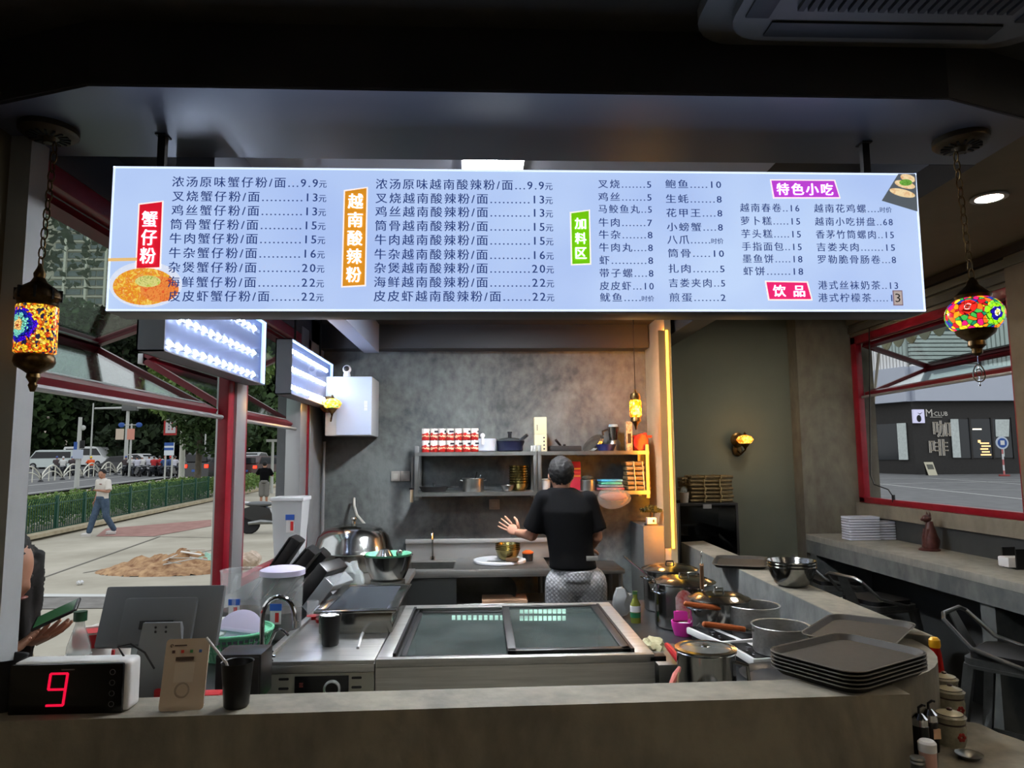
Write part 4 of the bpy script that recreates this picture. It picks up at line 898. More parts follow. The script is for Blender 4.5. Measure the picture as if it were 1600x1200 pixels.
MB().tube([(-.02, -.10, .06), (-.02, -.11, .12)], .012, 10).build('handle', WHITEP, t); MB().ell((-.02, -.11, .13), (.02, .01, .02), 14, 8).build('knob', WHITEP, t)
t = on_shelf('lidded_wok', 'dark blue pan with a glass lid and black knob on the top shelf', 'pan', 798, dy=.16)
MB().lathe(bowl_prof(.123, .085, .004, .7), 36).build('pan_body', mat('navy_enamel', (24, 28, 52), .3), t)
MB().lathe([(.12, .087), (.10, .105), (.04, .117), (0, .118)], 32).build('glass_lid', mat('dark_glass_lid', (50, 54, 56), .12), t); MB().lathe([(.014, .115), (.014, .15), (.02, .152), (.02, .165), (0, .167)], 14).build('lid_knob', BLACKP, t)
MB().tube([(.08, -.07, .09), (.14, -.10, .135)], .013, 8).build('handle', BLACKP, t)
for k, (z0_, z1_) in enumerate(((0, 27), (27, 54))):
    o = MB().box(-.05, .05, -.05, .05, z0_*s6, z1_*s6-.002, .002); t = on_shelf('carton', ('lower cream carton with round marks standing on the right shelf', 'upper cream carton with small lettering standing on another carton')[k], 'box', 845, dy=.06)
    o.build('carton_body', mat('cream_carton', (190, 184, 150), .7), t)
    for j in range(4):
        if k == 0: MB().ell((.028, -.0505, .02+.03*j), (.007, .001, .007), 10, 6).build('print_mark', mat('label_ink'), t)
        else: MB().box(-.03, -.022, -.0508, -.05, z0_*s6+.03+.012*j, z0_*s6+.038+.012*j).build('print_mark', mat('label_ink'), t)
t = on_shelf('black_griddle', 'square black grill pan with folded handle on the right shelf', 'pan', 887, dy=.14)
MB().box(-.14, .12, -.1, .1, 0, .045, .012).build('pan_body', BLACKM, t); MB().tube([(-.05, -.05, .05), (-.09, -.10, .09)], .011, 8).build('handle', BLACKP, t); MB().ell((-.02, -.1, .05), (.014, .01, .01), 10, 6).build('pivot', BLACKP, t)
t = on_shelf('pan_lids', 'tilted steel pan lids behind the blue box on the right shelf', 'lid', 930, dy=.2)
for k in range(2): MB().lathe([(.10, 0), (.095, .012), (.02, .03), (0, .03)], 28, X=Matrix.Translation((.01+.015*k, .0, .06)) @ Matrix.Rotation(R(-45), 4, 'Y') @ Matrix.Rotation(R(20), 4, 'X')).build('lid_disc', STEELS, t)
o = MB().lathe([(0, 0), (.06, 0), (.082, .05), (.085, .054), (.076, .05), (0, .01)], 28).build('blue_dish', mat('blue_dish', (22, 28, 84), .35)); q = P(950, 700, SYF); o.location = (q.x, SYF+.09, zt_); tag(o, 'deep blue enamel dish on the right shelf', 'dish')
t = on_shelf('blender', 'steel blender jug with a pale cap and black handle on the right shelf', 'blender', 966, dy=.2)
MB().lathe([(0, 0), (.06, 0), (.058, .07), (.045, .09), (0, .09)], 24).build('motor_base', STEELD, t); MB().lathe([(.036, .09), (.05, .2), (0, .2)], 24).build('jug', STEELS, t); MB().lathe([(.04, .2), (.036, .222), (0, .224)], 20).build('cap', mat('pale_blue_cap', (150, 180, 190), .4), t); MB().tube([(-.045, 0, .18), (-.09, 0, .165), (-.085, 0, .13)], .01, 8).build('handle', BLACKP, t)
t = on_shelf('tall_carton', 'tall narrow printed carton on the right shelf beside the red bag', 'box', 985, dy=.06)
MB().box(-.026, .026, -.03, .03, 0, 46*s6, .002).build('carton_body', mat('printed_carton', (186, 172, 140), .6, c2=(90, 70, 50), vscale=30), t); MB().box(-.014, .014, -.031, -.03, .06, .14).build('print_mark', BLACKP, t)
bm = bmesh.new(); bmesh.ops.create_icosphere(bm, subdivisions=3, radius=1)
for v in bm.verts:
    k = 1+.07*math.sin(9*v.co.x+5*v.co.y); zz = v.co.z; v.co = Vector((max(-.058, min(.058, v.co.x*.085))*k, max(-.05, min(.05, v.co.y*.07)), max(-.06, min(.07, zz*.095))*k+.064+(.02*v.co.x if zz > .6 else 0)))
t = on_shelf('red_bag', 'shiny red plastic bag at the right end of the top shelf', 'bag', 1004, dy=.09)
MB().bm(bm).build('bag_body', mat('red_plastic', (176, 30, 24), .3, var=14, vscale=14), t); MB().prism([(.02, -.003), (.10, -.003), (.10, .003), (.02, .003)], .105, .125).build('bag_tail', mat('red_plastic'), t)
# lower shelf
t = on_shelf('frying_pan', 'black frying pan with thin handle on the lower left shelf', 'pan', 676, top=False, dy=.16)
MB().lathe([(0, 0), (.095, 0), (.12, .04), (.123, .042), (.112, .038), (.09, .006), (0, .006)], 32).build('pan_body', BLACKM, t); MB().tube([(.11, -.02, .036), (.2, -.03, .042)], .006, 8).build('handle', BLACKM, t); MB().lathe([(.115, .043), (.05, .052), (.012, .054), (.012, .068), (0, .07)], 28).build('lid', mat('dark_glass_lid'), t)
t = on_shelf('steel_pot', 'small steel pot holding ladles on the lower left shelf', 'pot', 739, top=False)
MB().lathe(pot_prof(.085, .105), 32).build('pot_body', STEELD, t); MB().tube([(.0, 0, .03), (.03, -.02, .16)], .005, 6).build('ladle', BLACKP, t); MB().tube([(.02, 0, .03), (.06, .0, .13)], .004, 6).build('ladle', STEELS, t)
for a in (0, PI): b = MB(); loop_handle(b, .083, 0, .085, .06, .02, .004, a); b.build('side_handle', STEELD, t)
t = on_shelf('small_steel_bowl', 'small steel bowl beside the brassy bowl stack on the lower shelf', 'bowl', 793, top=False, dy=.06)
MB().lathe(bowl_prof(.055, .05), 24).build('bowl_body', STEELD, t)
q = P(812, 700, SYF)
for k in range(8):
    o = MB().lathe(bowl_prof(.083, .062), 28).build('metal_bowl', GOLD, None, loc=(q.x, SYF+.17, zb_+k*.0205)) if k == 0 else None
    if k == 0: g0 = o
    else: o = g0.copy(); COL.objects.link(o); o.location.z = zb_+k*.0205
    tag(o, '%s bowl in the tall brassy stack on the lower left shelf' % ['lowest', 'second lowest', 'third lowest', 'fourth lowest', 'fourth highest', 'third highest', 'second highest', 'top'][k], 'bowl', 'brassy bowls on the lower shelf')
t = on_shelf('white_enamel_pot', 'white enamel basin on the lower shelf just left of the cook\'s head', 'pot', 852, top=False)
MB().lathe([(0, 0), (.042, 0), (.054, .09), (.064, .093), (.062, .097), (.05, .09), (0, .01)], 26).build('pot_body', mat('enamel_white', (176, 178, 176), .3), t)
t = on_shelf('red_packet', 'red and yellow printed packet on the lower shelf behind the cook', 'packet', 904, top=False, dy=.2)
MB().box(-.05, .04, -.02, .02, 0, .235, .008).build('packet_body', mat('packet_red', (168, 32, 50), .5), t)
for k, c in enumerate(((190, 130, 40), (200, 60, 60), (214, 170, 60))): MB().box(-.046, .038, -.022, -.018, .11+.03*k, .122+.03*k).build('print_band', mat('packet_band%d' % k, c, .5), t)
t = on_shelf('lidded_steel_pot', 'steel pot with a dark bundle on top on the lower right shelf', 'pot', 920, top=False, dy=.09)
MB().lathe(pot_prof(.06, .085), 26).build('pot_body', STEELD, t); MB().ell((.0, 0, .1), (.05, .04, .025), 14, 8).build('bundle', mat('dark_olive', (38, 40, 30), .8), t)
t = on_shelf('blue_packet', 'stack of flat blue and green packets on the lower right shelf', 'packet', 955, top=False, dy=.1)
for k, (c, w) in enumerate((((120, 50, 60), .11), ((90, 110, 120), .10), ((60, 150, 130), .085), ((50, 140, 190), .09))): MB().box(-w, w, -.07, .07, .005+.022*k, .024+.022*k, .006, X=Matrix.Rotation(R(3*k-4), 4, 'Z')).build('packet', mat('packet_%d' % k, c, .35, var=18, vscale=18), t)
t = thing('clear_bag_of_sausage', 'clear plastic bag with a brown slab hanging below the lower right shelf', 'bag', (P(956, 700, 5.62).x, 5.60, zb_-.055))
bm = bmesh.new(); bmesh.ops.create_icosphere(bm, subdivisions=3, radius=1)
for v in bm.verts: v.co = Vector((v.co.x*.135*(1+.05*math.sin(8*v.co.x)), v.co.y*.04, v.co.z*.085*(1-.1*v.co.x)))
MB().bm(bm).build('bag_film', frosted('bag_film2', (150, 146, 140), .32, .2), t); MB().ell((0, .0, .015), (.11, .028, .035), 20, 10).build('brown_slab', mat('brown_slab', (140, 92, 76), .5), t)
# bamboo mats / bundles
BAM = mat('bamboo', (136, 118, 80), .6, c2=(70, 54, 32), vscale=18, stretch=(2, 20, 20))
def bamboo(name, lab, px0, px1, zb0, Y, n_, th, d, par_rz=0, tie=True, grp=None):
    x0 = P(px0, 750, Y).x; x1 = P(px1, 750, Y).x
    for k in range(n_):
        t = thing(name, lab % ['bottom', 'second lowest', 'third lowest', 'fourth lowest', 'fifth lowest', 'sixth lowest', 'seventh lowest', 'eighth lowest'][k], 'bamboo tray', ((x0+x1)/2+rnd.uniform(-.01, .01), Y, zb0+k*th), par_rz+rnd.uniform(-.04, .04), grp)
        w = (x1-x0)/2
        for j in range(5):
            y = -d/2+d*(j+.5)/5; MB().tube([(-w, y, th*.5), (-w*.33, y, th*.52), (w*.3, y, th*.47), (w, y, th*.5)], [th*.42, th*.38, th*.42, th*.38], 8).build('bamboo_cane', BAM, t)
        for x in (-w*.35, w*.4): MB().box(x-.003, x+.003, -d/2-.006, d/2+.006, .001, th*1.0).build('tie_cord', mat('cord_tan', (196, 176, 130), .7), t)
bamboo('bamboo_tray', '%s bamboo cane tray in the stack at the right end of the lower shelf', 977, 1012, zb_, SYF+.12, 6, .039, .2, grp='bamboo trays on the lower shelf')
# knife hanging left of shelf
q = P(641, 765, 5.72); t = thing('hanging_brush', 'brush with pale wooden handle hanging at the left end of the shelf', 'brush', (P(643, 765, 5.7).x, 5.72, P(643, 785, 5.72).z))
MB().box(-.012, .012, -.008, .008, 0, .10, .003).build('handle', mat('pale_wood', (170, 150, 120), .6), t); MB().box(-.004, .004, -.004, .004, .10, .36).build('blade', STEELD, t); MB().box(-.02, .02, -.006, .006, .10, .115).build('guard', BLACKP, t)

# ================= planter pillar, fridge on the right =================
q0, q1 = P(1005, 822, 5.5), P(1036, 822, 5.5)
o = st(MB().box(q0.x, 1.405, 5.5, 5.98, 0, q0.z, .004).build('trim_pillar', mat('grey_block', (84, 86, 84), .7, var=6))); 
t = thing('small_bonsai', 'small dark bonsai tree in a white pot on the grey block', 'plant', ((q0.x+q1.x)/2-.0, 5.56, q0.z))
MB().box(-.045, .045, -.04, .04, 0, .012).build('saucer', BLACKP, t); MB().box(-.036, .036, -.03, .03, .012, .06, .005).build('pot', WHITEP, t); MB().ell((.012, -.031, .036), (.008, .002, .012), 10, 6).build('pot_mark', BLACKP, t)
MB().tube([(0, 0, .06), (.008, 0, .085), (-.005, 0, .11)], .006, 6).build('trunk', mat('bark', (60, 44, 30), .8), t)
def leaf_cloud(n_, ells, size, seed=1, elong=1.6):
    r = np.random.RandomState(seed); vs = []; 
    w = np.array([e[1][0]*e[1][1]*e[1][2] for e in ells])**.6; w /= w.sum(); idx = r.choice(len(ells), n_, p=w)
    d = r.normal(size=(n_, 3)); d /= np.linalg.norm(d, axis=1)[:, None]; rad = r.uniform(.55, 1.0, n_)**.5
    C_ = np.array([e[0] for e in ells])[idx]; A = np.array([e[1] for e in ells])[idx]; pos = C_+d*A*rad[:, None]
    u = r.normal(size=(n_, 3)); u /= np.linalg.norm(u, axis=1)[:, None]; v = np.cross(u, r.normal(size=(n_, 3))); v /= np.linalg.norm(v, axis=1)[:, None]
    s_ = size*r.uniform(.6, 1.3, n_)[:, None]
    q = np.stack([pos-u*s_*elong/2, pos+v*s_*.5, pos+u*s_*elong/2, pos-v*s_*.5], 1).reshape(-1, 3)
    m = MB(); m.v = q.tolist(); m.f = (np.arange(n_*4).reshape(-1, 4)).tolist(); return m
stuff(leaf_cloud(700, [((-.04, 0, .12), (.05, .04, .018)), ((.03, 0, .115), (.06, .04, .018)), ((0, 0, .135), (.05, .04, .018))], .012).build('foliage', mat('bonsai_green', (44, 54, 30), .8), t, smooth=0))
fgx0, fgx1 = P(1058, 800, 5.95).x, P(1153, 800, 5.95).x
t = thing('glass_door_fridge', 'black glass-door display fridge behind the half wall', 'fridge', (fgx0, 5.96, 0)); fh = P(1100, 786, 5.95).z; fw_ = fgx1-fgx0
b = MB(); b.box(0, .03, 0, .42, 0, fh); b.box(fw_-.03, fw_, 0, .42, 0, fh); b.box(.03, fw_-.03, 0, .42, fh-.05, fh); b.box(.03, fw_-.03, 0, .42, 0, .06); b.box(.03, fw_-.03, .40, .42, .06, fh-.05); b.build('cabinet', BLACKM, t)
for z in (.45, .68, .88): MB().box(.03, fw_-.03, .06, .4, z, z+.008).build('inner_shelf', STEELD, t)
d_ = MB(); d_.box(0, .022, -.02, 0, .05, fh, .003); d_.box(fw_-.022, fw_, -.02, 0, .05, fh, .003); d_.box(.022, fw_-.022, -.02, 0, fh-.022, fh, .003); d_.box(.022, fw_-.022, -.02, 0, .05, .08); dd = d_.build('door', mat('fridge_frame', (40, 40, 42), .3), t)
MB().box(.022, fw_-.022, -.014, -.008, .08, fh-.022).build('door_glass', glassy('fridge_glass', (130, 134, 134), .1), dd, smooth=0); MB().box(-.003, .003, -.023, -.018, .05, fh).build('chrome_edge', SILV, dd); MB().box(fw_*.42, fw_*.56, -.026, -.02, fh-.045, fh-.01).build('badge', SILV, dd)
for k, (x, z) in enumerate(((.12, .888), (.2, .888), (.23, .888), (.32, .888))):
    o = MB().lathe([(0, 0), (.03, 0), (.033, .07), (.02, .10), (.012, .11), (0, .11)], 16).build('bottled_drink', mat('drink_%d' % (k % 2), ((180, 180, 170), (110, 110, 104))[k % 2], .3)); o.location = (fgx0+x, 6.1, z); tag(o, '%s pale container on the top shelf inside the black glass-door fridge' % ['leftmost', 'second from the left', 'third from the left', 'rightmost'][k], 'bottle', 'containers inside the black fridge')
bamboo('bamboo_tray', '%s bamboo cane tray in the stack on top of the black fridge', 1074, 1138, fh, 6.12, 7, .033, .24, grp='bamboo trays on the fridge')
bamboo('bamboo_bundle', '%s short bamboo cane bundle lying beside the stack on the fridge', 1062, 1078, fh+.09, 6.22, 4, .03, .15, grp='short bamboo bundles on the fridge')
t = thing('paper_tub', 'small pale paper tub at the left end of the fridge top', 'tub', (P(1068, 780, 6.05).x, 6.03, fh)); MB().lathe([(0, 0), (.032, 0), (.042, .085), (.045, .088), (.038, .08), (0, .01)], 20).build('tub_body', mat('paper_tub', (170, 160, 150), .7), t); MB().ell((0, 0, .1), (.03, .025, .035), 12, 8).build('crumpled_film', frosted('bag_film'), t)

# ================= right stove table =================
TZ = .78
tb = thing('stove_table', 'dark steel table between the freezer and the half wall', 'table', (.69, 2.36, 0))
MB().prism([(0, 0), (.76, .42), (.80, .5), (.84, 2.2), (0, 2.2)], TZ-.03, TZ).build('top', mat('worktop_dark_steel'), tb, smooth=0)
for x, y in ((.04, .1), (.04, 2.1), (.76, 2.1), (.72, .55)): MB().cyl(x, y, 0, TZ-.03, .018, 10).build('leg', STEELD, tb)
def stockpot(px, Y, r, h, lab, lidh=.03, sticker=False):
    q = P(px, 900, Y); t = thing('stock_pot', lab, 'pot', (q.x, Y, TZ))
    MB().lathe(pot_prof(r, h), 44).build('pot_body', STEELS, t)
    MB().lathe([(r+.004, h+.002), (r+.012, h+.006), (r+.006, h+.010), (r*.92, h+.014), (r*.8, h+.024), (r*.4, h+lidh), (0, h+lidh+.002)], 44).build('lid', STEELS, t)
    b = MB(); b.tube([(-.025, 0, h+lidh), (-.02, 0, h+lidh+.02), (.02, 0, h+lidh+.02), (.025, 0, h+lidh)], .005, 8); b.build('lid_handle', STEELS, t)
    for a in (R(200), R(20)): b = MB(); loop_handle(b, r, 0, h*.82, .08, .03, .005, a); b.build('side_handle', STEELS, t)
    if sticker:
        vs = []; fs = []
        m = MB()
        for i in range(7):
            a = R(-122+5.5*i*1.0); hh = math.sin(PI*(i+.5)/7)**.4
            m.v += [((r+.0015)*math.cos(a), (r+.0015)*math.sin(a), h*.55-.09*hh), ((r+.0015)*math.cos(a), (r+.0015)*math.sin(a), h*.55+.09*hh)]
        m.f = [[2*i, 2*i+2, 2*i+3, 2*i+1] for i in range(6)]
        m.build('paper_sticker', mat('sticker_red_white', (176, 60, 50), .5, c2=(205, 200, 196), vscale=16), t)
    return t
stockpot(1047, 4.28, .158, P(1047, 890, 4.28).z-TZ, 'tall stainless stock pot with a shiny lid, behind the pot with the red sticker')
stockpot(1068, 3.86, .158, P(1068, 910, 3.86).z-TZ, 'tall stainless stock pot with a red and white sticker on its side', sticker=True)
stockpot(1122, 3.52, .14, P(1120, 936, 3.52).z-TZ, 'stock pot with a dark-rimmed lid beside the half wall')
# ladle handles
def rod(name, lab, cat, a, c, r_, m, parts=None):
    t = thing(name, lab, cat, tuple(a)); v = Vector(c)-Vector(a); MB().tube([(0, 0, 0), tuple(v)], r_, 8).build('handle', m, t); return t, v
a = P(1026, 910, 3.85); c = P(974, 869, 3.7)
t, v = rod('steel_ladle', 'long steel ladle resting across the stock pot, pointing up left', 'ladle', a, c, .005, STEELS); MB().lathe([(0, -.05), (.03, -.04), (.045, 0), (.042, 0), (0, -.045)], 18).build('ladle_head', STEELS, t)
a = P(1098, 935, 3.62); c = P(1096, 868, 3.55); t, v = rod('wooden_spoon', 'upright steel spatula with a pale wooden grip in the dark-rimmed pot', 'spatula', P(1097, 922, 3.66), c, .004, STEELS)
MB().tube([tuple(v*.05), tuple(v*.75)], .011, 8).build('wooden_grip', mat('tan_grip', (150, 112, 80), .6), t); MB().tube([tuple(v), tuple(v+Vector((-.004, 0, .012))), tuple(v+Vector((.004, 0, .02))), tuple(v+Vector((.01, 0, .008)))], .002, 6).build('hang_ring', STEELS, t)
# green bottle
t = thing('sauce_bottle', 'yellow-green glass sauce bottle with a white label left of the stock pots', 'bottle', (P(993, 960, 3.95).x, 3.95, TZ)); hb = P(993, 925, 3.95).z-TZ
MB().lathe([(0, 0), (.027, 0), (.028, .01), (.028, hb*.6), (.012, hb*.8), (.011, hb*.97), (0, hb*.97)], 20).build('bottle_body', mat('olive_glass', (120, 124, 50), .15), t); MB().cyl(0, 0, hb*.93, hb*1.03, .014, 14).build('cap', mat('green_cap', (60, 100, 60), .4), t)
MB().cyl(0, 0, hb*.36, hb*.56, .0288, 20).build('label', WHITEP, t); MB().cyl(0, 0, hb*.18, hb*.34, .0288, 20).build('lower_label', mat('label_green', (30, 110, 70), .5), t)
bm = bmesh.new(); bmesh.ops.create_icosphere(bm, subdivisions=2, radius=1)
for v in bm.verts: v.co = Vector((v.co.x*.06, v.co.y*.06, v.co.z*.08+.08))*(1+.1*math.sin(9*v.co.x))
o = MB().bm(bm).build('film_bag', frosted('bag_film3', (140, 142, 142), .7)); o.location = (P(972, 955, 4.1).x, 4.1, TZ); tag(o, 'crumpled grey plastic bag beside the yellow-green bottle', 'bag')
# pink basket
t = put('pink_basket', 'small bright pink plastic basket in front of the stock pots', 'basket', 1068, 992, TZ); PINK = mat('hot_pink_plastic', (226, 60, 170), .35)
MB().lathe([(0, 0), (.045, 0), (.058, .045), (.06, .07), (.056, .07), (.05, .045), (.04, .006), (0, .006)], 28).build('basket_body', PINK, t); MB().box(-.035, .045, .04, .055, .06, .11, .008).build('back_plate', PINK, t); MB().ell((0, -.005, .05), (.045, .04, .012), 18, 6).build('white_sponge', WHITEP, t)
# towel
q = PZ(1032, 1012, FZ-.03); bm = bmesh.new(); bmesh.ops.create_icosphere(bm, subdivisions=3, radius=1)
for v in bm.verts: k = 1+.18*math.sin(10*v.co.x+4*v.co.y)*math.cos(8*v.co.z); v.co = Vector((v.co.x*.05*k, v.co.y*.09*k, v.co.z*.04*k))
o = MB().bm(bm).build('cleaning_cloth', mat('beige_cloth', (170, 164, 128), .9, var=16, vscale=40)); o.location = (.725, 3.12, FZ-.065); tag(o, 'crumpled beige cleaning cloth at the corner of the freezer', 'cloth')
o.location.x = .735
t = thing('cloth_stand', 'steel gastro tin standing at the right end of the freezer', 'tin', (.745, 3.0, TZ)); MB().box(-.06, .09, -.16, .16, 0, .09, .008).build('tin_body', STEELD, t)
# induction cookers
CZ = .865
def cooker(x0, x1, y0, y1, z, lab, h=.055):
    t = thing('induction_cooker', lab, 'cooker', (x0, y0, z)); w = x1-x0; d = y1-y0
    MB().box(0, w, 0, d, 0, h, .008).build('white_case', mat('cooker_white', (216, 216, 214), .35), t)
    MB().box(.115, w-.015, .012, d-.012, h, h+.004, .001).build('glass_plate', mat('cooker_glass', (12, 12, 14), .12), t)
    MB().box(.010, .085, .012, d-.012, h, h+.003, .001).build('control_panel', mat('control_black'), t)
    for k in range(4):
        MB().box(.025+.016*(k % 2), .033+.016*(k % 2), .05+.03*k, .058+.03*k, h+.003, h+.0035).build('button', mat('grey_mark'), t)
    MB().box(.05, .068, .15, .175, h+.003, h+.0035).build('display', mat('panel_display', (54, 56, 60), .3), t)
    return t
A_ = cooker(1.05, 1.42, 3.18, 3.48, CZ-.032, 'far white-framed induction cooker beside the half wall', .032); B_ = cooker(1.09, 1.44, 2.91, 3.16, CZ-.032, 'middle white-framed induction cooker nearest the stacked trays', .032); cooker(.78, 1.02, 3.02, 3.30, CZ-.085, 'small white-framed cooker behind the tall lidded steel pot', .05)
A_.rotation_euler.z = R(14); B_.rotation_euler.z = R(5)
MB().box(.02, .35, .02, .28, -(CZ-.032-TZ), 0).build('riser', BLACKM, A_); MB().box(.02, .33, .02, .23, -(CZ-.032-TZ), 0).build('riser', BLACKM, B_)
for k, (px, py) in enumerate(((1170, 986), (1224, 1016))):
    q = PZ(px, py, CZ+.004); o = MB().box(-.04, .04, -.03, .03, 0, .002).build('sticky_note', mat('lime_note', (196, 214, 20), .6)); o.location = (q.x-(.0, .01)[k], q.y, CZ+.0045); o.rotation_euler = (0, 0, R((-20, -15)[k])); tag(o, ('lime green sticker on the far induction cooker', 'lime green sticker on the middle induction cooker')[k], 'sticker')
for k, (px, pyb, pyt, r_) in enumerate(((1178, 973, 946, .118), (1221, 1007, 978, .115))):
    q = PZ(px, pyb-14, CZ); Yc = (3.40, 3.0)[k]; q = P(px, pyb, Yc); hh = P(px, pyt, Yc).z-CZ
    t = thing('saucepan', ('steel saucepan with an orange wooden handle on the far induction cooker', 'steel saucepan with an orange wooden handle on the middle induction cooker')[k], 'saucepan', (q.x, Yc, CZ+.004))
    hh = max(.085, hh)
    MB().lathe(pot_prof(r_, hh), 40).build('pan_body', STEEL, t)
    MB().tube([(-r_, 0, hh-.02), (-r_-.04, -.004, hh-.015)], .006, 8).build('handle_shank', STEELS, t)
    MB().tube([(-r_-.04, -.004, hh-.015), (-r_-.10, -.008, hh-.005), (-r_-.215, -.012, hh+.012), (-r_-.22, -.012, hh+.013)], [.011, .013, .012, .007], 10).build('wooden_handle', WOODH, t)
    MB().lathe([(0, .012), (r_-.004, .012)], 32).build('broth', mat('thin_broth', (104, 100, 84), .12), t)
# tall lidded pot in front
t = thing('tall_steel_pot', 'tall steel pot with a grey glass lid standing nearest the counter', 'pot', (P(1103, 1030, 2.62).x, 2.62, TZ)); hh = P(1103, 1016, 2.62).z-TZ; r_ = .104
MB().lathe(pot_prof(r_, hh), 44).build('pot_body', STEELS, t); MB().lathe([(r_+.004, hh+.002), (r_+.006, hh+.01), (r_-.012, hh+.012), (r_-.012, hh+.008)], 44).build('lid_rim', STEELS, t)
MB().lathe([(r_-.012, hh+.008), (r_*.5, hh+.013), (0, hh+.014)], 40).build('lid_glass', mat('grey_lid_glass', (92, 94, 92), .15, var=8, vscale=10), t); MB().lathe([(.0, hh+.0145), (.018, hh+.0145), (.016, hh+.018), (0, hh+.019)], 20).build('lid_boss', STEELS, t)
b = MB(); b.tube([(.09, -.05, hh*.85), (.13, -.06, hh*.8), (.135, -.06, hh*.45), (.095, -.05, hh*.35)], .007, 8); b.build('side_handle', STEELS, t)
# red handle, pink spoon, steel bowl
a = P(1042, 1008, 2.95); c = P(1072, 1045, 2.6); t = thing('red_handled_pan', 'red pan handle lying beside the tall lidded pot', 'pan', tuple(c)); MB().tube([(0, 0, 0), tuple((a-c)*.5+Vector((0, 0, .004))), tuple(a-c)], [.012, .016, .011], 10).build('red_handle', mat('red_handle', (170, 20, 30), .35), t)
MB().lathe(bowl_prof(.09, .05), 28, X=Matrix.Translation((.03, -.10, TZ-c.z+.004))).build('pan_body', STEELD, t)
a = P(1062, 1043, 2.42); c = P(1046, 1075, 2.36); t = thing('pink_spoon', 'pink plastic ladle handle at the counter beside the tall pot', 'spoon', tuple(c)); MB().tube([(0, 0, -.05), (0, 0, 0), tuple((a-c)*.6), tuple(a-c)], [.005, .007, .012, .006], 8).build('handle', mat('salmon_plastic', (222, 130, 118), .4), t); MB().tube([(.02, 0, -.04), (.035, .01, .045)], .003, 6).build('stick', mat('pale_wood'), t)
t = thing('steel_bowl', 'shiny steel bowl tucked beneath the corner of the freezer', 'bowl', (.77, 2.46, TZ)); MB().lathe(bowl_prof(.085, .08), 30).build('bowl_body', STEELS, t)
# flat black pan bottom right
t = thing('black_flat_pan', 'flat black crepe pan lying in front of the induction cookers', 'pan', (1.13, 2.69, .845)); MB().box(-.1, .1, -.1, .1, TZ-.845, 0).build('black_stand', BLACKM, t); MB().lathe([(0, 0), (.145, 0), (.165, .022), (.168, .024), (.158, .02), (.14, .006), (0, .006)], 40).build('pan_body', mat('worn_black', (44, 44, 46), .35, var=8, vscale=10), t); MB().tube([(.10, .10, .02), (.17, .2, .05)], .013, 8).build('handle', BLACKP, t)

# ================= on the cement walls =================
TRAYM = mat('brown_tray', (42, 38, 33), .6, var=4, vscale=30)
def tray(lab, loc, rz, w=.41, d=.31, h=.018, grp=None, rot=None):
    t = thing('serving_tray', lab, 'tray', loc, rz, grp, rot)
    m = MB(); P0 = rrect(w*.92, d*.9, .05, 5); P1 = rrect(w, d, .06, 5); P2 = rrect(w+.008, d+.008, .062, 5); Pi = rrect(w-.006, d-.006, .058, 5); P3 = rrect(w*.92-.004, d*.9-.004, .048, 5)
    n_ = len(P0); m.v = [(x, y, 0) for x, y in P0]+[(x, y, h) for x, y in P1]+[(x, y, h+.001) for x, y in P2]+[(x, y, h+.002) for x, y in Pi]+[(x, y, .003) for x, y in P3]
    for k in range(4):
        for i in range(n_): j = (i+1) % n_; m.f.append([k*n_+i, k*n_+j, (k+1)*n_+j, (k+1)*n_+i])
    m.f += [list(range(n_))[::-1], [4*n_+i for i in range(n_)]]; m.build('tray_body', TRAYM, t)
    m = MB(); m.tube([(x, y, h+.001) for x, y in P2], .0022, 5, closed=True); m.build('rim', mat('tray_rim', (88, 83, 74), .5), t); return t
for k in range(5): tray('%s of the five brown serving trays stacked on the counter corner' % ['bottom', 'second from the bottom', 'middle', 'second from the top', 'top'][k], (1.152, 2.262, 1.001+.0115*k), R(30), grp='brown trays on the counter corner')
tray('single brown serving tray lying behind the tray stack', (1.42, 2.69, 1.012), R(47), rot=(R(-1), R(-1), R(47)))
q = PZ(1153, 879, 1.005); tray('single brown serving tray far along the half wall', (q.x, q.y-.05, 1.005), R(68), w=.46, d=.32)
q = PZ(1229, 908, 1.005)
for k in range(3):
    o = MB().lathe(bowl_prof(.122, .10, .002, .5), 40).build('steel_mixing_bowl', STEELS, None, loc=(1.62, 3.72, 1.005+k*.016)); tag(o, '%s of the three wide steel bowls stacked on the half wall' % ['lowest', 'middle', 'top'][k], 'bowl', 'steel bowls on the half wall')
# ---- on the front counter ----
CT = 1.0
t = thing('number_display', 'black queue number display with a glowing red digit and white shell', 'display', (PZ(126, 1103, CT).x, 2.045, CT))
wd = P(214, 1070, 2.045).x-P(30, 1070, 2.045).x; hd = .132
MB().box(-wd/2+.0, wd/2+.0, .004, .075, 0, hd+.004, .016, seg=4).build('white_shell', WHITEP, t); MB().box(-wd/2, wd/2-.012, -.006, .006, 0, hd, .005).build('front_panel', mat('display_black', (7, 7, 8), .15), t)
SEG = mat('red_segment', (230, 16, 60), emit=.75)
def seg(ch, x, z, w, h, tk):
    S_ = {'a': ((x, z+h), (x+w, z+h)), 'g': ((x, z+h/2), (x+w, z+h/2)), 'd': ((x, z), (x+w, z)), 'f': ((x, z+h), (x, z+h/2)), 'b': ((x+w, z+h), (x+w, z+h/2)), 'e': ((x, z+h/2), (x, z)), 'c': ((x+w, z+h/2), (x+w, z))}
    for k in ch: (p, q) = S_[k]; sk = .10; MB().tube([(p[0]+sk*(p[1]-z), -.008, p[1]), (q[0]+sk*(q[1]-z), -.008, q[1])], tk, 4).build('lit_segment', SEG, t)
seg('abcdfg', -.055, .025, .045, .083, .0035)
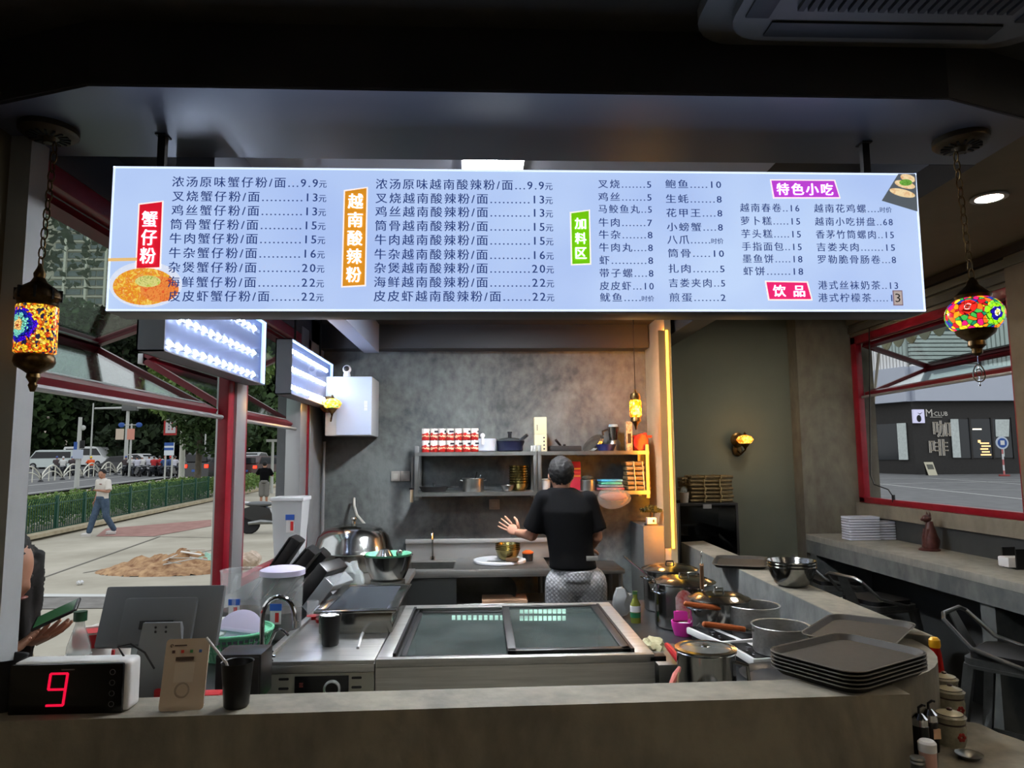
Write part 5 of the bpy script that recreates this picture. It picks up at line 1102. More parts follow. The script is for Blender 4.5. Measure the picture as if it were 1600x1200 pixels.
for k in range(4): MB().tube([(wd/2-.04+.007*math.cos(a), -.0068, .025+.028*k+.007*math.sin(a)) for a in [2*PI*j/14 for j in range(14)]], .0006, 4, closed=True).build('touch_button', mat('grey_mark'), t)
MB().box(-.02, .015, -.0068, -.006, hd-.016, hd-.013).build('maker_mark', mat('grey_mark'), t)
MB().tube([(.12, .05, hd), (.10, .05, hd+.03), (.13, .06, hd+.035), (.17, .06, hd+.01), (.19, .08, hd-.04)], .003, 6).build('power_cable', BLACKP, t)
qs = thing('payment_stand', 'cream payment card stand leaning back on the counter', 'sign', (PZ(293, 1101, CT).x, 2.05, CT), rot=(R(-14), 0, R(4)))
PL = mat('card_cream', (206, 190, 172), .5)
m = MB().prism(rrect(.117, .186, .010, 4, 0, .093), -.006, 0, X=XZ); m.build('plate', PL, qs)
MB().box(-.05, .05, .0, .05, 0, .012, .003).build('foot', PL, qs)
ink = mat('stand_ink', (70, 52, 44), .6)
MB().tube([(-.040+.0035*math.cos(a), -.0065, .168+.0035*math.sin(a)) for a in [2*PI*j/16 for j in range(13)]], .0012, 4).build('ring_mark', ink, qs)
MB().box(-.033, .0, -.0068, -.006, .1665, .170).build('print_line', ink, qs)
for k, c in enumerate(((90, 60, 60), (190, 50, 44), (60, 130, 70), (70, 100, 160))): MB().box(-.038+.024*k, -.030+.024*k, -.007, -.006, .148, .156, .001).build('pay_icon', mat('icon_%d' % k, c, .5), qs)
MB().box(-.026, .022, -.0072, -.006, .128, .138).build('dark_strip', ink, qs)
MB().tube([(.018*math.cos(a), -.0065, .052+.018*math.sin(a)) for a in [2*PI*j/24 for j in range(24)]], .003, 4, closed=True).build('ring_print', mat('ring_grey', (168, 154, 140), .6), qs)
MB().box(-.026, .026, -.0068, -.006, .072, .124).build('blank_square', mat('stand_pale', (216, 204, 190), .6), qs)
cup(369, 1104, CT, 'black takeaway cup with a white straw right of the payment stand', straw=True, s=1)
cup(6, 1108, CT, 'black takeaway cup at the far left of the counter', s=1.15)
# behind counter left: bottle, buckets, things
t = thing('water_bottle', 'clear plastic water bottle with a dark green cap behind the number display', 'bottle', (P(122, 1030, 2.30).x, 2.30, LZ)); hb = P(122, 955, 2.30).z-LZ
MB().lathe([(0, 0), (.034, 0), (.036, .01), (.036, hb*.55), (.033, hb*.68), (.016, hb*.85), (.013, hb*.88), (.013, hb*.93), (0, hb*.93)], 26).build('bottle_body', frosted('clear_bottle', (214, 220, 220), .36, .1), t)
MB().cyl(0, 0, hb*.91, hb, .019, 16).build('cap', mat('dark_green_cap', (22, 62, 40), .4), t); MB().cyl(0, 0, hb*.26, hb*.60, .0368, 26).build('label', mat('label_offwhite', (206, 208, 204), .5), t)
MB().add([(-.012, -.0372, hb*.45), (.006, -.0372, hb*.45), (-.003, -.0372, hb*.54)], [(0, 1, 2)]).build('label_mark', mat('label_dkgreen', (24, 66, 50), .5), t); [MB().box(-.020+.009*j, -.013+.009*j, -.0378, -.036, hb*.31, hb*.37).build('label_mark', mat('label_red'), t) for j in range(4)]
for k, (px, Y, r_, py) in enumerate(((92, 2.44, .058, 985), (133, 2.56, .065, 978))):
    t = thing('paper_bucket', ('left white paper bucket with a red rim on the window worktop', 'right white paper bucket with a red rim and red lettering on the window worktop')[k], 'bucket', (max(XL+.07, P(px, 1000, Y).x), Y, LZ)); h_ = P(px, py, Y).z-LZ
    MB().lathe([(0, 0), (r_*.8, 0), (r_, h_), (r_+.003, h_+.002), (r_-.004, h_), (r_*.8, .006), (0, .004)], 30).build('bucket_body', mat('paper_white', (206, 202, 196), .6), t); MB().lathe([(r_*.965, h_*.80), (r_*1.01, h_*.80), (r_*1.03, h_*.98), (r_, h_*.98)], 30).build('red_band', mat('band_red', (186, 34, 40), .5), t)
    for j in range(3): MB().box(.018, .04, -r_*.96, -r_*.86, h_*(.25+.18*j), h_*(.33+.18*j)).build('red_lettering', mat('band_red'), t)
t = put('napkin_pack', 'pale folded pack behind the number display', 'packet', 165, 1035, LZ); t.location.y = 2.42; MB().box(-.03, .09, -.05, .05, 0, .10, .02).build('pack', mat('pale_pack', (190, 186, 172), .6, var=8), t)
t = thing('pink_pieces_pile', 'small pile of pink pieces with a red block between till and payment stand', 'clutter', (P(240, 1080, 2.3).x, 2.3, LZ)); 
b = MB(); [b.ell((-.03+.02*k, .01*((k*7) % 3), .02+.006*((k*5) % 3)), (.018, .014, .012), 10, 6) for k in range(5)]; stuff(b.build('pink_pieces', mat('pink_pieces', (190, 120, 110), .5), t)); MB().box(.0, .03, .0, .03, .02, .08, .004).build('red_block', mat('band_red'), t)
t = thing('tissue_stack', 'small stack of white slips under the till', 'paper', (P(325, 1050, 2.3).x, 2.28, LZ)); MB().box(-.03, .04, -.04, .04, 0, .05, .004).build('slips', mat('slip_white', (200, 190, 178), .6), t); MB().box(-.03, .05, -.02, .03, .05, .075, .004).build('red_clip', mat('band_red'), t)

# ================= condiments at bottom right =================
SZ = .80
def crock(px, py, lab, flower=True):
    t = put('condiment_crock', lab, 'jar', px, py, SZ, 'lidded condiment crocks'); r_ = .042
    MB().lathe([(0, 0), (r_*.85, 0), (r_, .02), (r_*1.02, .05), (r_*.96, .066), (r_*.98, .07), (r_*1.08, .085), (r_*.95, .088), (0, .085)], 30).build('crock_body', mat('crock_glaze', (140, 136, 118), .25, var=12, vscale=40), t)
    MB().lathe([(r_*.99, .064), (r_*1.0, .066), (r_*.985, .069)], 30).build('dark_band', mat('crock_band', (44, 30, 24), .4), t)
    MB().lathe([(r_*.9, .088), (r_*.86, .093), (r_*.3, .10), (0, .101)], 30).build('lid', mat('crock_lid', (190, 184, 158), .2), t)
    MB().tube([(r_*.86*math.cos(a), r_*.86*math.sin(a), .0915) for a in [2*PI*j/26 for j in range(26)]], .0018, 5, closed=True).build('lid_ring', mat('crock_band'), t)
    MB().ell((0, 0, .104), (.009, .009, .005), 12, 6).build('lid_knob', mat('knob_brown', (50, 26, 18), .3), t)
    if flower:
        b = MB(); [b.ell((.006+.008*math.cos(a), -r_*1.0, .035+.008*math.sin(a)), (.006, .003, .006), 8, 5) for a in [2*PI*j/6 for j in range(6)]]; b.build('red_flower', mat('flower_red', (140, 34, 30), .5), t)
crock(1487, 1163, 'nearest pale condiment crock with a red flower beside the sauce bottles'); crock(1487, 1120, 'middle pale condiment crock with a brown-ringed lid'); crock(1478, 1098, 'farthest pale condiment crock below the red squeeze bottle')
t = put('ketchup_bottle', 'red squeeze bottle with a yellow cap behind the condiment crocks', 'bottle', 1466, 1090, SZ); hb = .215
MB().lathe([(0, 0), (.028, 0), (.030, .01), (.028, .06), (.030, .065), (.025, .11), (.021, .155), (.016, .18), (0, .18)], 24).build('bottle_body', mat('ketchup_red', (150, 20, 16), .25), t); MB().lathe([(.018, .178), (.020, .185), (.019, .205), (.012, .213), (0, .214)], 20).build('cap', mat('yellow_cap', (226, 166, 30), .4), t)
for k, (px, py) in enumerate(((1440, 1180), (1455, 1172))):
    t = put('soy_sauce_bottle', ('left dark soy bottle with a chrome pourer', 'right dark soy bottle with a chrome pourer and a small square label')[k], 'bottle', px, py, SZ)
    MB().lathe([(0, 0), (.023, 0), (.024, .01), (.024, .085), (.02, .09), (0, .09)], 22).build('bottle_body', mat('soy_glass', (22, 20, 20), .12), t); MB().lathe([(.023, .086), (.023, .105), (.014, .115), (.008, .12), (0, .12)], 22).build('chrome_collar', CHROME, t)
    MB().tube([(0, 0, .118), (0, 0, .135), (.012, 0, .142), (.02, 0, .14)], .004, 8).build('pourer', BLACKP, t)
    if k: MB().box(-.004, .018, -.0245, -.018, .04, .068).build('label', mat('label_cream'), t)
t = put('salt_shaker', 'pale pink shaker with a white cap at the bottom edge', 'shaker', 1452, 1215, SZ); MB().lathe([(0, 0), (.021, 0), (.022, .07), (0, .07)], 20).build('shaker_body', mat('pink_shaker', (190, 150, 140), .4), t); MB().lathe([(.023, .07), (.0235, .092), (.018, .098), (0, .099)], 20).build('cap', WHITEP, t)
t = put('toothpick_jar', 'small ribbed metal jar at the bottom edge of the ledge', 'jar', 1436, 1225, SZ); MB().lathe([(0, 0), (.017, 0), (.019, .03), (.017, .05), (.019, .055), (.017, .06), (.019, .065), (.017, .07), (.0, .07)], 20).build('jar_body', STEELD, t)
t = put('small_metal_dish', 'shallow oval metal dish on the beige ledge', 'dish', 1515, 1186, SZ); MB().lathe([(0, 0), (.02, 0), (.036, .014), (.037, .015), (.033, .012), (0, .003)], 28).build('dish_body', STEELD, t)

# ================= window bar items, stools =================
q = PZ(1340, 831, 1.0)
t = thing('container_stack', 'stacks of clear takeaway containers and lids in the corner of the window bar', 'containers', (3.10, 5.72, 1.0))
for k in range(9): MB().prism(rrect(.26, .15, .02, 3, -.02, 0), .004+.021*k, .020+.021*k).build('clear_container', frosted('tub_frost', (206, 210, 226), .75, .3), t)
for k in range(7): MB().prism(rrect(.16, .15, .02, 3, .17, .02), .004+.021*k, .020+.021*k).build('clear_container', frosted('tub_frost'), t)
t = put('corner_bottle', 'clear water bottle with a black cap beside the stacked containers', 'bottle', 1281, 827, 1.0); hb = .20
MB().lathe([(0, 0), (.03, 0), (.031, .01), (.031, .12), (.012, .17), (.012, .18), (0, .18)], 20).build('bottle_body', frosted('clear_bottle'), t); MB().cyl(0, 0, .18, hb, .015, 12).build('cap', BLACKP, t); MB().cyl(0, 0, .05, .10, .0318, 20).build('label', WHITEP, t)
# cat figurine
q = PZ(1442, 860, 1.0); cat = thing('cat_figurine', 'dark red seated cat figurine on the window bar', 'figurine', (q.x+.05, q.y, 1.0), R(0)); CATM = mat('oxblood_resin', (66, 28, 24), .45, var=12, vscale=30)
b = MB()
b.lathe([(0, .015), (.05, .016), (.056, .04), (.052, .09), (.038, .14), (.026, .18), (.022, .205), (0, .21)], 18, X=Matrix.Translation((.012, 0, 0)))
b.ell((.028, 0, .06), (.05, .042, .052), 16, 10); b.tube([(-.03, -.018, .02), (-.026, -.018, .09), (-.012, -.012, .15)], [.013, .013, .018], 8); b.tube([(-.03, .018, .02), (-.026, .018, .09), (-.012, .012, .15)], [.013, .013, .018], 8)
b.ell((-.008, 0, .225), (.034, .026, .028), 16, 10); b.ell((-.036, 0, .219), (.018, .015, .013), 12, 8)
b.add([(.0, -.024, .24), (.018, -.014, .243), (.004, -.008, .247), (.008, -.020, .278)], [(0, 1, 3), (1, 2, 3), (2, 0, 3), (0, 2, 1)]); b.add([(.0, .024, .24), (.018, .014, .243), (.004, .008, .247), (.008, .020, .278)], [(0, 3, 1), (1, 3, 2), (2, 3, 0), (0, 1, 2)])
b.build('cat_body', CATM, cat); MB().tube([(.06, .02, .03), (.03, .05, .025), (-.02, .045, .024)], .008, 8).build('tail', CATM, cat); MB().lathe([(0, 0), (.07, 0), (.072, .008), (.06, .016), (0, .017)], 26).build('plinth', CATM, cat)
for s_ in (-1, 1): MB().ell((-.03, s_*.014, .232), (.004, .004, .005), 8, 6).build('eye', BLACKP, cat)
t = put('napkin_holder', 'black napkin holder with white napkins at the right end of the window bar', 'napkin holder', 1583, 888, 1.0); t.location.x += .03
MB().box(-.05, .03, -.06, -.05, 0, .12).build('plate', BLACKP, t); MB().box(-.05, .03, .05, .06, 0, .12).build('plate', BLACKP, t); MB().box(-.05, .03, -.05, .05, 0, .01).build('base', BLACKP, t); MB().box(-.09, .06, -.045, .045, .01, .07, .01).build('napkins', WHITEP, t)
STM = mat('gunmetal', (128, 130, 130), .3, .9, var=8, vscale=20)
def stool(loc, rz, lab):
    t = thing('bar_stool', lab, 'stool', loc, rz, 'metal bar stools at the window bar'); h = .70; a = .17
    MB().prism(rrect(2*a+.02, 2*a+.02, .05, 5), h-.03, h).build('seat', STM, t); MB().prism(rrect(2*a-.02, 2*a-.02, .05, 5), h, h+.028).build('seat_pad', BLACKP, t)
    MB().prism(rrect(2*a+.03, 2*a+.03, .055, 5), h-.045, h-.03).build('seat_apron', STM, t)
    for sx_ in (-1, 1):
        for sy_ in (-1, 1):
            m = MB(); m.tube([(sx_*a*.9, sy_*a*.9, h-.03), (sx_*(a+.07), sy_*(a+.07), 0)], [.032, .024], 4, sq=True); m.build('leg', STM, t, smooth=0)
    r_ = a+.045; z = .26
    for p, q_ in (((-r_, -r_), (r_, -r_)), ((r_, -r_), (r_, r_)), ((r_, r_), (-r_, r_)), ((-r_, r_), (-r_, -r_))): MB().box(min(p[0], q_[0])-.006, max(p[0], q_[0])+.006, min(p[1], q_[1])-.006, max(p[1], q_[1])+.006, z-.014, z+.014).build('footrest_bar', STM, t)
    # backrest on the -X side
    pts = [(a*.55, -a-.012, h-.01), (-.02, -a-.016, h+.02), (-a*.8, -a-.014, h+.05), (-a-.085, -a+.01, h+.165), (-a-.10, -a+.06, h+.185), (-a-.10, a-.06, h+.185), (-a-.085, a-.01, h+.165), (-a*.8, a+.014, h+.05), (-.02, a+.016, h+.02), (a*.55, a+.012, h-.01)]
    MB().tube(pts, .011, 10).build('back_rail', STM, t)
    m = MB(); m.add([(-a, -.055, h-.02), (-a, .055, h-.02), (-a-.095, .045, h+.18), (-a-.095, -.045, h+.18)], [(0, 1, 2, 3)]); sp = m.build('back_splat', STM, t, smooth=0); sm_ = sp.modifiers.new('s', 'SOLIDIFY'); sm_.thickness = .006
    return t
s0 = stool((2.58, 3.43, 0), R(-52), 'nearest metal bar stool with black seat pad at the right edge')
s1 = dup(s0, (2.66, 4.80, 0), R(14), 'middle metal bar stool half hidden behind the half wall')
s2 = dup(s0, (2.74, 5.53, 0), R(-5), 'farthest metal bar stool behind the stacked steel bowls')
# ================= people =================
def blob(m, voxel, mt, name, parent, smooth=3, extra=None):
    o = m.build(name, mt, parent)
    r = o.modifiers.new('r', 'REMESH'); r.mode = 'VOXEL'; r.voxel_size = voxel; r.use_smooth_shade = True
    if smooth: s_ = o.modifiers.new('s', 'SMOOTH'); s_.factor = .5; s_.iterations = smooth
    dg = bpy.context.evaluated_depsgraph_get(); me = bpy.data.meshes.new_from_object(o.evaluated_get(dg)); o.modifiers.clear()
    if extra:
        off = len(me.vertices); vs = [tuple(v.co) for v in me.vertices]+[tuple(v) for v in extra.v]; fs = [list(p.vertices) for p in me.polygons]+[[off+i for i in f] for f in extra.f]
        me = bpy.data.meshes.new(name); me.from_pydata(vs, [], fs); me.update(); me.materials.append(mt); me.shade_smooth()
    o.data = me
    return o
def limb(m, pts, rs, n=12):
    "tapered limb with round ends"
    for k in range(len(pts)-1):
        a, b_ = Vector(pts[k]), Vector(pts[k+1]); N = 5
        m.tube([a+(b_-a)*i/N for i in range(N+1)], [rs[k]+(rs[k+1]-rs[k])*i/N for i in range(N+1)], n)
    for p, r in zip(pts, rs): m.ell(tuple(p), r*.99, 12, 8)
def hand(m, w, d, nrm, side=1, s=1, curl=.3):
    "palm + four fingers + thumb. w wrist, d pointing direction, nrm palm normal"
    w = Vector(w); d = Vector(d).normalized(); nrm = Vector(nrm); nrm = (nrm-d*nrm.dot(d)).normalized(); sd = d.cross(nrm)*side
    def pt(a, b_, c): return w+d*a*s+sd*b_*s+nrm*c*s
    X = Matrix((tuple(sd), tuple(d), tuple(nrm))).transposed().to_4x4(); X.translation = pt(.05, 0, 0)
    m.ell((0, 0, 0), (.040*s, .052*s, .016*s), 14, 10, X=X)
    for k, (b_, L_) in enumerate(((-.030, .066), (-.010, .078), (.010, .073), (.028, .058))):
        r = .0082*s; ps = [pt(.075, b_*.85, 0), pt(.092, b_, .002), pt(.092+L_*.45, b_*1.25, .002+curl*.012), pt(.092+L_*.8, b_*1.4, .004+curl*.035), pt(.092+L_, b_*1.45, .006+curl*.05)]
        m.tube(ps, [r, r*1.05, r, r*.9, r*.7], 8); m.ell(tuple(ps[-1]), r*.75, 8, 6)
    ps = [pt(.02, -.028, 0), pt(.045, -.052, .008), pt(.068, -.068, .014), pt(.09, -.074, .018)]
    m.tube(ps, [.012*s, .011*s, .0095*s, .008*s], 8); m.ell(tuple(ps[-1]), .0082*s, 8, 6)
def human(name, label, loc, rz, J, mats, voxel=.014, hands=True, sleeve=.55, hair='short', group=None, handd=None, shorts=False):
    SK, SH, TR, SHOE, HR = mats
    t = thing(name, label, 'person', loc, rz, group); V = lambda k: Vector(J[k])
    head, neck, chest, pel = V('head'), V('neck'), V('chest'), V('pelvis')
    b = MB()
    b.ell(tuple(head), (.076, .093, .112), 20, 14); fd = V('face') if 'face' in J else Vector((0, -1, 0))
    jaw = head+fd*.022+Vector((0, 0, -.055)); b.ell(tuple(jaw), (.055, .066, .058), 16, 10)
    nz = head+fd*.098+Vector((0, 0, -.018)); b.ell(tuple(nz), (.012, .016, .02), 8, 6)
    sdv = fd.cross(Vector((0, 0, 1))).normalized()
    for s_ in (-1, 1): b.ell(tuple(head+sdv*s_*.080+Vector((0, 0, -.01))), (.012, .016, .03), 8, 8)
    limb(b, [head+Vector((0, 0, -.06))-fd*.02, neck+Vector((0, 0, -.03))], [.055, .062])
    for z, rx, ry in ((.0, .13, .085), (-.15, .125, .08)): b.ell(tuple(chest+Vector((0, 0, z+.05))), (rx, ry, .13), 16, 10)
    b.ell(tuple(pel), (.13, .09, .12), 16, 10); limb(b, [chest, pel], [.10, .10])
    ex = MB()
    for s_, k in ((-1, 'L'), (1, 'R')):
        limb(b, [V('sh'+k), V('el'+k), V('wr'+k)], [.052, .040, .028]); limb(b, [V('hip'+k), V('kn'+k), V('an'+k)], [.075, .052, .036])
        if hands:
            dd = (V('wr'+k)-V('el'+k)).normalized(); hd = (handd or {}).get(k, (dd, (0, -1, 0))); hand(ex, V('wr'+k), hd[0], hd[1], s_)
    blob(b, voxel, SK, 'body', t, 2, ex)
    # shirt: torso shell plus sleeves, open hems
    b = MB(); dz = Vector((0, 0, 1))
    sl, sr_ = V('shL'), V('shR'); hem = V('hem') if 'hem' in J else pel+Vector((0, 0, .02))
    wid = (sr_-sl).length/2*J.get('wide', 1); tw_ = J.get('trw', 1)
    mid = (sl+sr_)/2
    prof = [(hem, wid*.98, .125), (hem+(chest-hem)*.3, wid*.93, .118), (hem+(chest-hem)*.65, wid*.95, .12), (chest+Vector((0, 0, .06)), wid*1.08, .125), (mid+Vector((0, 0, .0)), wid*1.02, .10), (neck+Vector((0, 0, .005)), .085, .075)]
    N = 24; vs = []; fs = []
    for c, rx, ry in prof:
        for i in range(N): a = 2*PI*i/N; vs.append((c.x+rx*math.cos(a), c.y+ry*math.sin(a), c.z))
    for k in range(len(prof)-1):
        for i in range(N): j = (i+1) % N; fs.append((k*N+i, k*N+j, (k+1)*N+j, (k+1)*N+i))
    fs += [list(range(N))[::-1], [(len(prof)-1)*N+i for i in range(N)]]; b.add(vs, fs)
    for k in 'LR':
        e = V('sh'+k)+(V('el'+k)-V('sh'+k))*(sleeve*1.6 if sleeve*1.6 < 1 else 1); b.ell(tuple(V('sh'+k)), (.066, .066, .058), 14, 10)
        b.tube([V('sh'+k), V('sh'+k)+(e-V('sh'+k))*.5, e], [.066, .072, .084], 14)
    blob(b, voxel, SH, 'shirt', t, 3)
    b = MB(); b.ell(tuple(pel+Vector((0, 0, -.01))), (wid*.93*tw_**.6, .125, .13), 20, 12)
    top = pel+Vector((0, 0, .07)); b.tube([top, pel], [wid*.85, wid*.9], 18)
    for k in 'LR':
        if shorts: limb(b, [V('hip'+k), V('kn'+k)], [.105, .095])
        else: limb(b, [V('hip'+k), V('kn'+k), V('an'+k)+Vector((0, 0, .03))], [.105*tw_, .082*tw_, .068*tw_])
    blob(b, voxel, TR, 'trousers', t, 3)
    for s_, k in ((-1, 'L'), (1, 'R')):
        a = V('an'+k); f = V('foot'+k) if 'foot'+k in J else fd
        X = Matrix.Translation(a+f*.06+Vector((0, 0, -.045))) @ Matrix.Rotation(math.atan2(f.x, -f.y), 4, 'Z')
        b = MB(); b.ell((0, 0, 0), (.045, .125, .045), 14, 8, X=X); b.box(-.042, .042, -.12, .11, -.05, -.03, .012, X=X); b.build('shoe', SHOE, t)
    if hair:
        b = MB(); b.ell(tuple(head-fd*.018+Vector((0, 0, .028))), (.086, .096, .098), 20, 12)
        if hair == 'short': b.ell(tuple(head-fd*.045+Vector((0, 0, -.01))), (.070, .052, .066), 14, 8)
        if hair == 'long':
            b.ell(tuple(head-fd*.02+Vector((0, 0, -.03))), (.090, .088, .115), 18, 12)
            for i in range(15): a = R(-140+20*i); c = head-fd*(.06*math.cos(a))+sdv*.082*math.sin(a); b.tube([c+Vector((0, 0, .03)), c+Vector((0, 0, -.12))-fd*.01+sdv*.01*math.sin(a), c+Vector((0, 0, -.33))+fd*.035], [.034, .03, .012], 8)
        if hair == 'long':
            for s_ in (-1, 1):
                for i in range(5): c = head+sdv*s_*.084+fd*(-.03+.024*i); b.tube([c+Vector((0, 0, .07)), c+sdv*s_*.012+Vector((0, 0, -.08)), c+Vector((0, 0, -.34+.012*i))], [.022, .024, .009], 8)
        o = blob(b, voxel*.8, HR, 'hair', t, 2)
        rj = random.Random(3)
        if voxel < .02:
            for v in o.data.vertices: v.co += (v.co-head).normalized()*rj.uniform(-.004, .007)
        if hair == 'short':          # trim the hair away from the face
            bm = bmesh.new(); bm.from_mesh(o.data); dl = [v for v in bm.verts if (v.co-head).dot(fd) > .045 and v.co.z < head.z+.055]; bmesh.ops.delete(bm, geom=dl, context='VERTS'); bm.to_mesh(o.data); bm.free()
    for s_ in (-1, 1):
        MB().ell(tuple(head+fd*.086+sdv*s_*.030+Vector((0, 0, .004))), (.011, .007, .006), 10, 6).build('eye', mat('eye_dark', (24, 18, 16), .3), t)
    MB().ell(tuple(head+fd*.088+Vector((0, 0, -.062))), (.020, .008, .006), 10, 6).build('mouth', mat('lip', (140, 80, 74), .5), t)
    return t
SKIN = mat('skin', (168, 122, 98), .55, var=5, vscale=12); HAIR = mat('black_hair', (14, 12, 12), .75, var=6, vscale=60, stretch=(20, 20, 2))
BLK = mat('black_tshirt', (9, 9, 11), .95); BLK.node_tree.nodes['Principled BSDF'].inputs['Specular IOR Level'].default_value = .15
QUILT = bpy.data.materials.new('quilted_grey'); QUILT.use_nodes = True
n = QUILT.node_tree.nodes; L = QUILT.node_tree.links; bb = n['Principled BSDF']; bb.inputs['Base Color'].default_value = lin((150, 150, 152)); bb.inputs['Roughness'].default_value = .85
t = n.new('ShaderNodeTexCoord'); mp = n.new('ShaderNodeMapping'); mp.inputs['Rotation'].default_value = (0, R(45), 0); L.new(t.outputs['Object'], mp.inputs[0])
ck = n.new('ShaderNodeTexVoronoi'); ck.inputs['Scale'].default_value = 52; ck.inputs['Randomness'].default_value = 0; L.new(mp.outputs[0], ck.inputs[0])
cr = n.new('ShaderNodeValToRGB'); cr.color_ramp.elements[0].color = lin((158, 158, 160)); cr.color_ramp.elements[1].color = lin((122, 122, 124)); cr.color_ramp.elements[0].position = .25; cr.color_ramp.elements[1].position = .6; L.new(ck.outputs['Distance'], cr.inputs[0]); L.new(cr.outputs[0], bb.inputs['Base Color'])
bu = n.new('ShaderNodeBump'); bu.invert = True; bu.inputs['Strength'].default_value = .5; bu.inputs['Distance'].default_value = .01; L.new(ck.outputs['Distance'], bu.inputs['Height']); L.new(bu.outputs[0], bb.inputs['Normal'])
# the cook, seen from behind
CY = 4.78; hx = P(877, 740, CY).x
def cz(y): return P(877, y, CY).z
def cxx(x): return P(x, 800, CY).x-hx
J = dict(head=(0, .02, cz(742)), face=(0, 1, 0), neck=(.0, .0, cz(763)), chest=(cxx(886), -.01, cz(812)), pelvis=(cxx(897), 0, cz(905)), hem=(cxx(894), -.01, cz(888)), wide=1.12, trw=1.13,
         shL=(cxx(851), 0, cz(778)), elL=(cxx(832), .08, cz(838)), wrL=(cxx(812), .26, cz(838)), shR=(cxx(918), 0, cz(780)), elR=(cxx(933), .03, cz(840)), wrR=(cxx(928), .25, cz(866)),
         hipL=(cxx(877), 0, cz(912)), knL=(cxx(872), .03, .50), anL=(cxx(868), 0, .09), hipR=(cxx(919), 0, cz(912)), knR=(cxx(924), .03, .50), anR=(cxx(928), 0, .09))
ck_ = human('person', 'cook in a black t-shirt and quilted grey trousers seen from behind', (hx, CY, 0), 0, J, (SKIN, BLK, QUILT, mat('dark_shoe', (30, 30, 32), .6), HAIR), voxel=.011, handd={'L': ((-.55, .5, .32), (0, -1, .3)), 'R': ((.0, .8, -.3), (0, 0, -1))}, sleeve=.52)
o = MB().box(0, .075, -.148, -.142, 0, .03, .002).build('shirt_tag', mat('tag_grey', (120, 118, 112), .7), ck_, loc=(cxx(910), 0, cz(872)))

# ================= street =================
ASPH = mat('asphalt', (96, 96, 95), .9, var=8, vscale=1.5, bump=.1, bscale=30)
PAVE = mat('pavement_concrete', (164, 157, 140), .85, var=15, vscale=.5, bump=.1, bscale=10)
def gmesh(name, xs, ys, m, dz=0, zf=None):
    mb = MB(); nx, ny = len(xs), len(ys)
    mb.v = [(x, y, (zf or G)(y)+dz) for y in ys for x in xs]; mb.f = [(j*nx+i, j*nx+i+1, (j+1)*nx+i+1, (j+1)*nx+i) for j in range(ny-1) for i in range(nx-1)]
    return mb.build(name, m, smooth=0)
st(gmesh('pavement_ground', [-160, -60, -20, -1.62], [-12, 0, 10, 18, 40, 150, 320], PAVE, -.006))
st(gmesh('parking_ground', [3.6, 30, 90], [-12, 0, 10, 18, 40, 150], ASPH, -.006)); st(gmesh('rear_ground', [-1.62, 3.6], [6.6, 18, 40, 150], ASPH, -.006))
def zone(name, pts, m, dz=.004, kind='structure'):
    mb = MB(); v = [PG(*p) if len(p) == 2 else Vector(p) for p in pts]; mb.v = [(p.x, p.y, G(p.y)+dz) for p in v]; mb.f = [list(range(len(v)))]
    o = mb.build(name, m, smooth=0); o['kind'] = kind; return o
r0_, r1_ = PG(40, 777), PG(310, 742); rd = (r1_-r0_); rd.z = 0; rd.normalize(); rn = Vector((-rd.y, rd.x, 0)); rn = rn if rn.x < 0 else -rn
def rpt(u, v): p = r0_+rd*u+rn*v; return (p.x, p.y, 0)
zone('road', [rpt(-20, 0), rpt(95, 0), rpt(95, 60), rpt(-20, 60)], ASPH, .004)
for k, v in enumerate((.5, 4.2, 8.0, 16)): zone('road_line', [rpt(-20, v), rpt(95, v), rpt(95, v+.16), rpt(-20, v+.16)], mat('road_paint', (190, 190, 184), .8), .010)
# joints and patches on the pavement
JM = mat('pavement_joint', (110, 106, 98), .9)
for (a, c) in (((60, 905), (250, 838)), ((130, 895), (340, 858)), ((44, 933), (300, 930)), ((215, 838), (345, 840))):
    p, q = PG(*a), PG(*c); d = (q-p); d.z = 0; d.normalize(); nn = Vector((-d.y, d.x, 0))*.02; mb = MB(); mb.v = [(r.x, r.y, G(r.y)+.002) for r in (p-nn, q-nn, q+nn, p+nn)]; mb.f = [(0, 1, 2, 3)]; st(mb.build('pavement_joint', JM, smooth=0))
zone('pavement_patch', [(165, 826), (330, 812), (330, 822), (240, 838), (150, 838)], mat('red_paver', (150, 112, 102), .9, var=10, vscale=4), .003)
zone('pavement_strip', [(30, 935), (345, 928), (345, 948), (30, 952)], mat('dark_patch', (116, 112, 106), .9, var=10), .003)
zone('pavement_stripe', [(30, 928), (300, 930), (300, 933), (30, 933)], mat('road_paint'), .006)
# fence
F0, F1 = PG(36, 843), PG(326, 781); fd_ = F1-F0; fl = math.hypot(fd_.x, fd_.y); fa = math.atan2(fd_.y, fd_.x); FG = mat('fence_green', (34, 78, 62), .5)
fe = thing('street_fence', 'dark green metal picket fence with bent tips along the pavement hedge', 'fence', tuple(F0), fa); slope = (F1.z-F0.z)/fl
NP = 118
pk = None
for k in range(-6, NP):
    x = fl*k/NP; m_ = MB()
    if k % 13 == 0: MB().box(x-.035, x+.035, -.035, .035, slope*x-.3, slope*x+.98).build('fence_post', FG, fe)
    elif pk is None: pk = MB().tube([(0, 0, .0), (0, 0, .82), (-.05, -.08, .95)], .012, 4).build('picket', FG, fe, smooth=0, loc=(x, 0, slope*x))
    else: c = pk.copy(); COL.objects.link(c); c.location = (x, 0, slope*x)
for z in (.12, .78): MB().tube([(-6*fl/NP, 0, z-slope*6*fl/NP), (fl, 0, z+slope*fl)], .018, 4).build('rail', FG, fe)
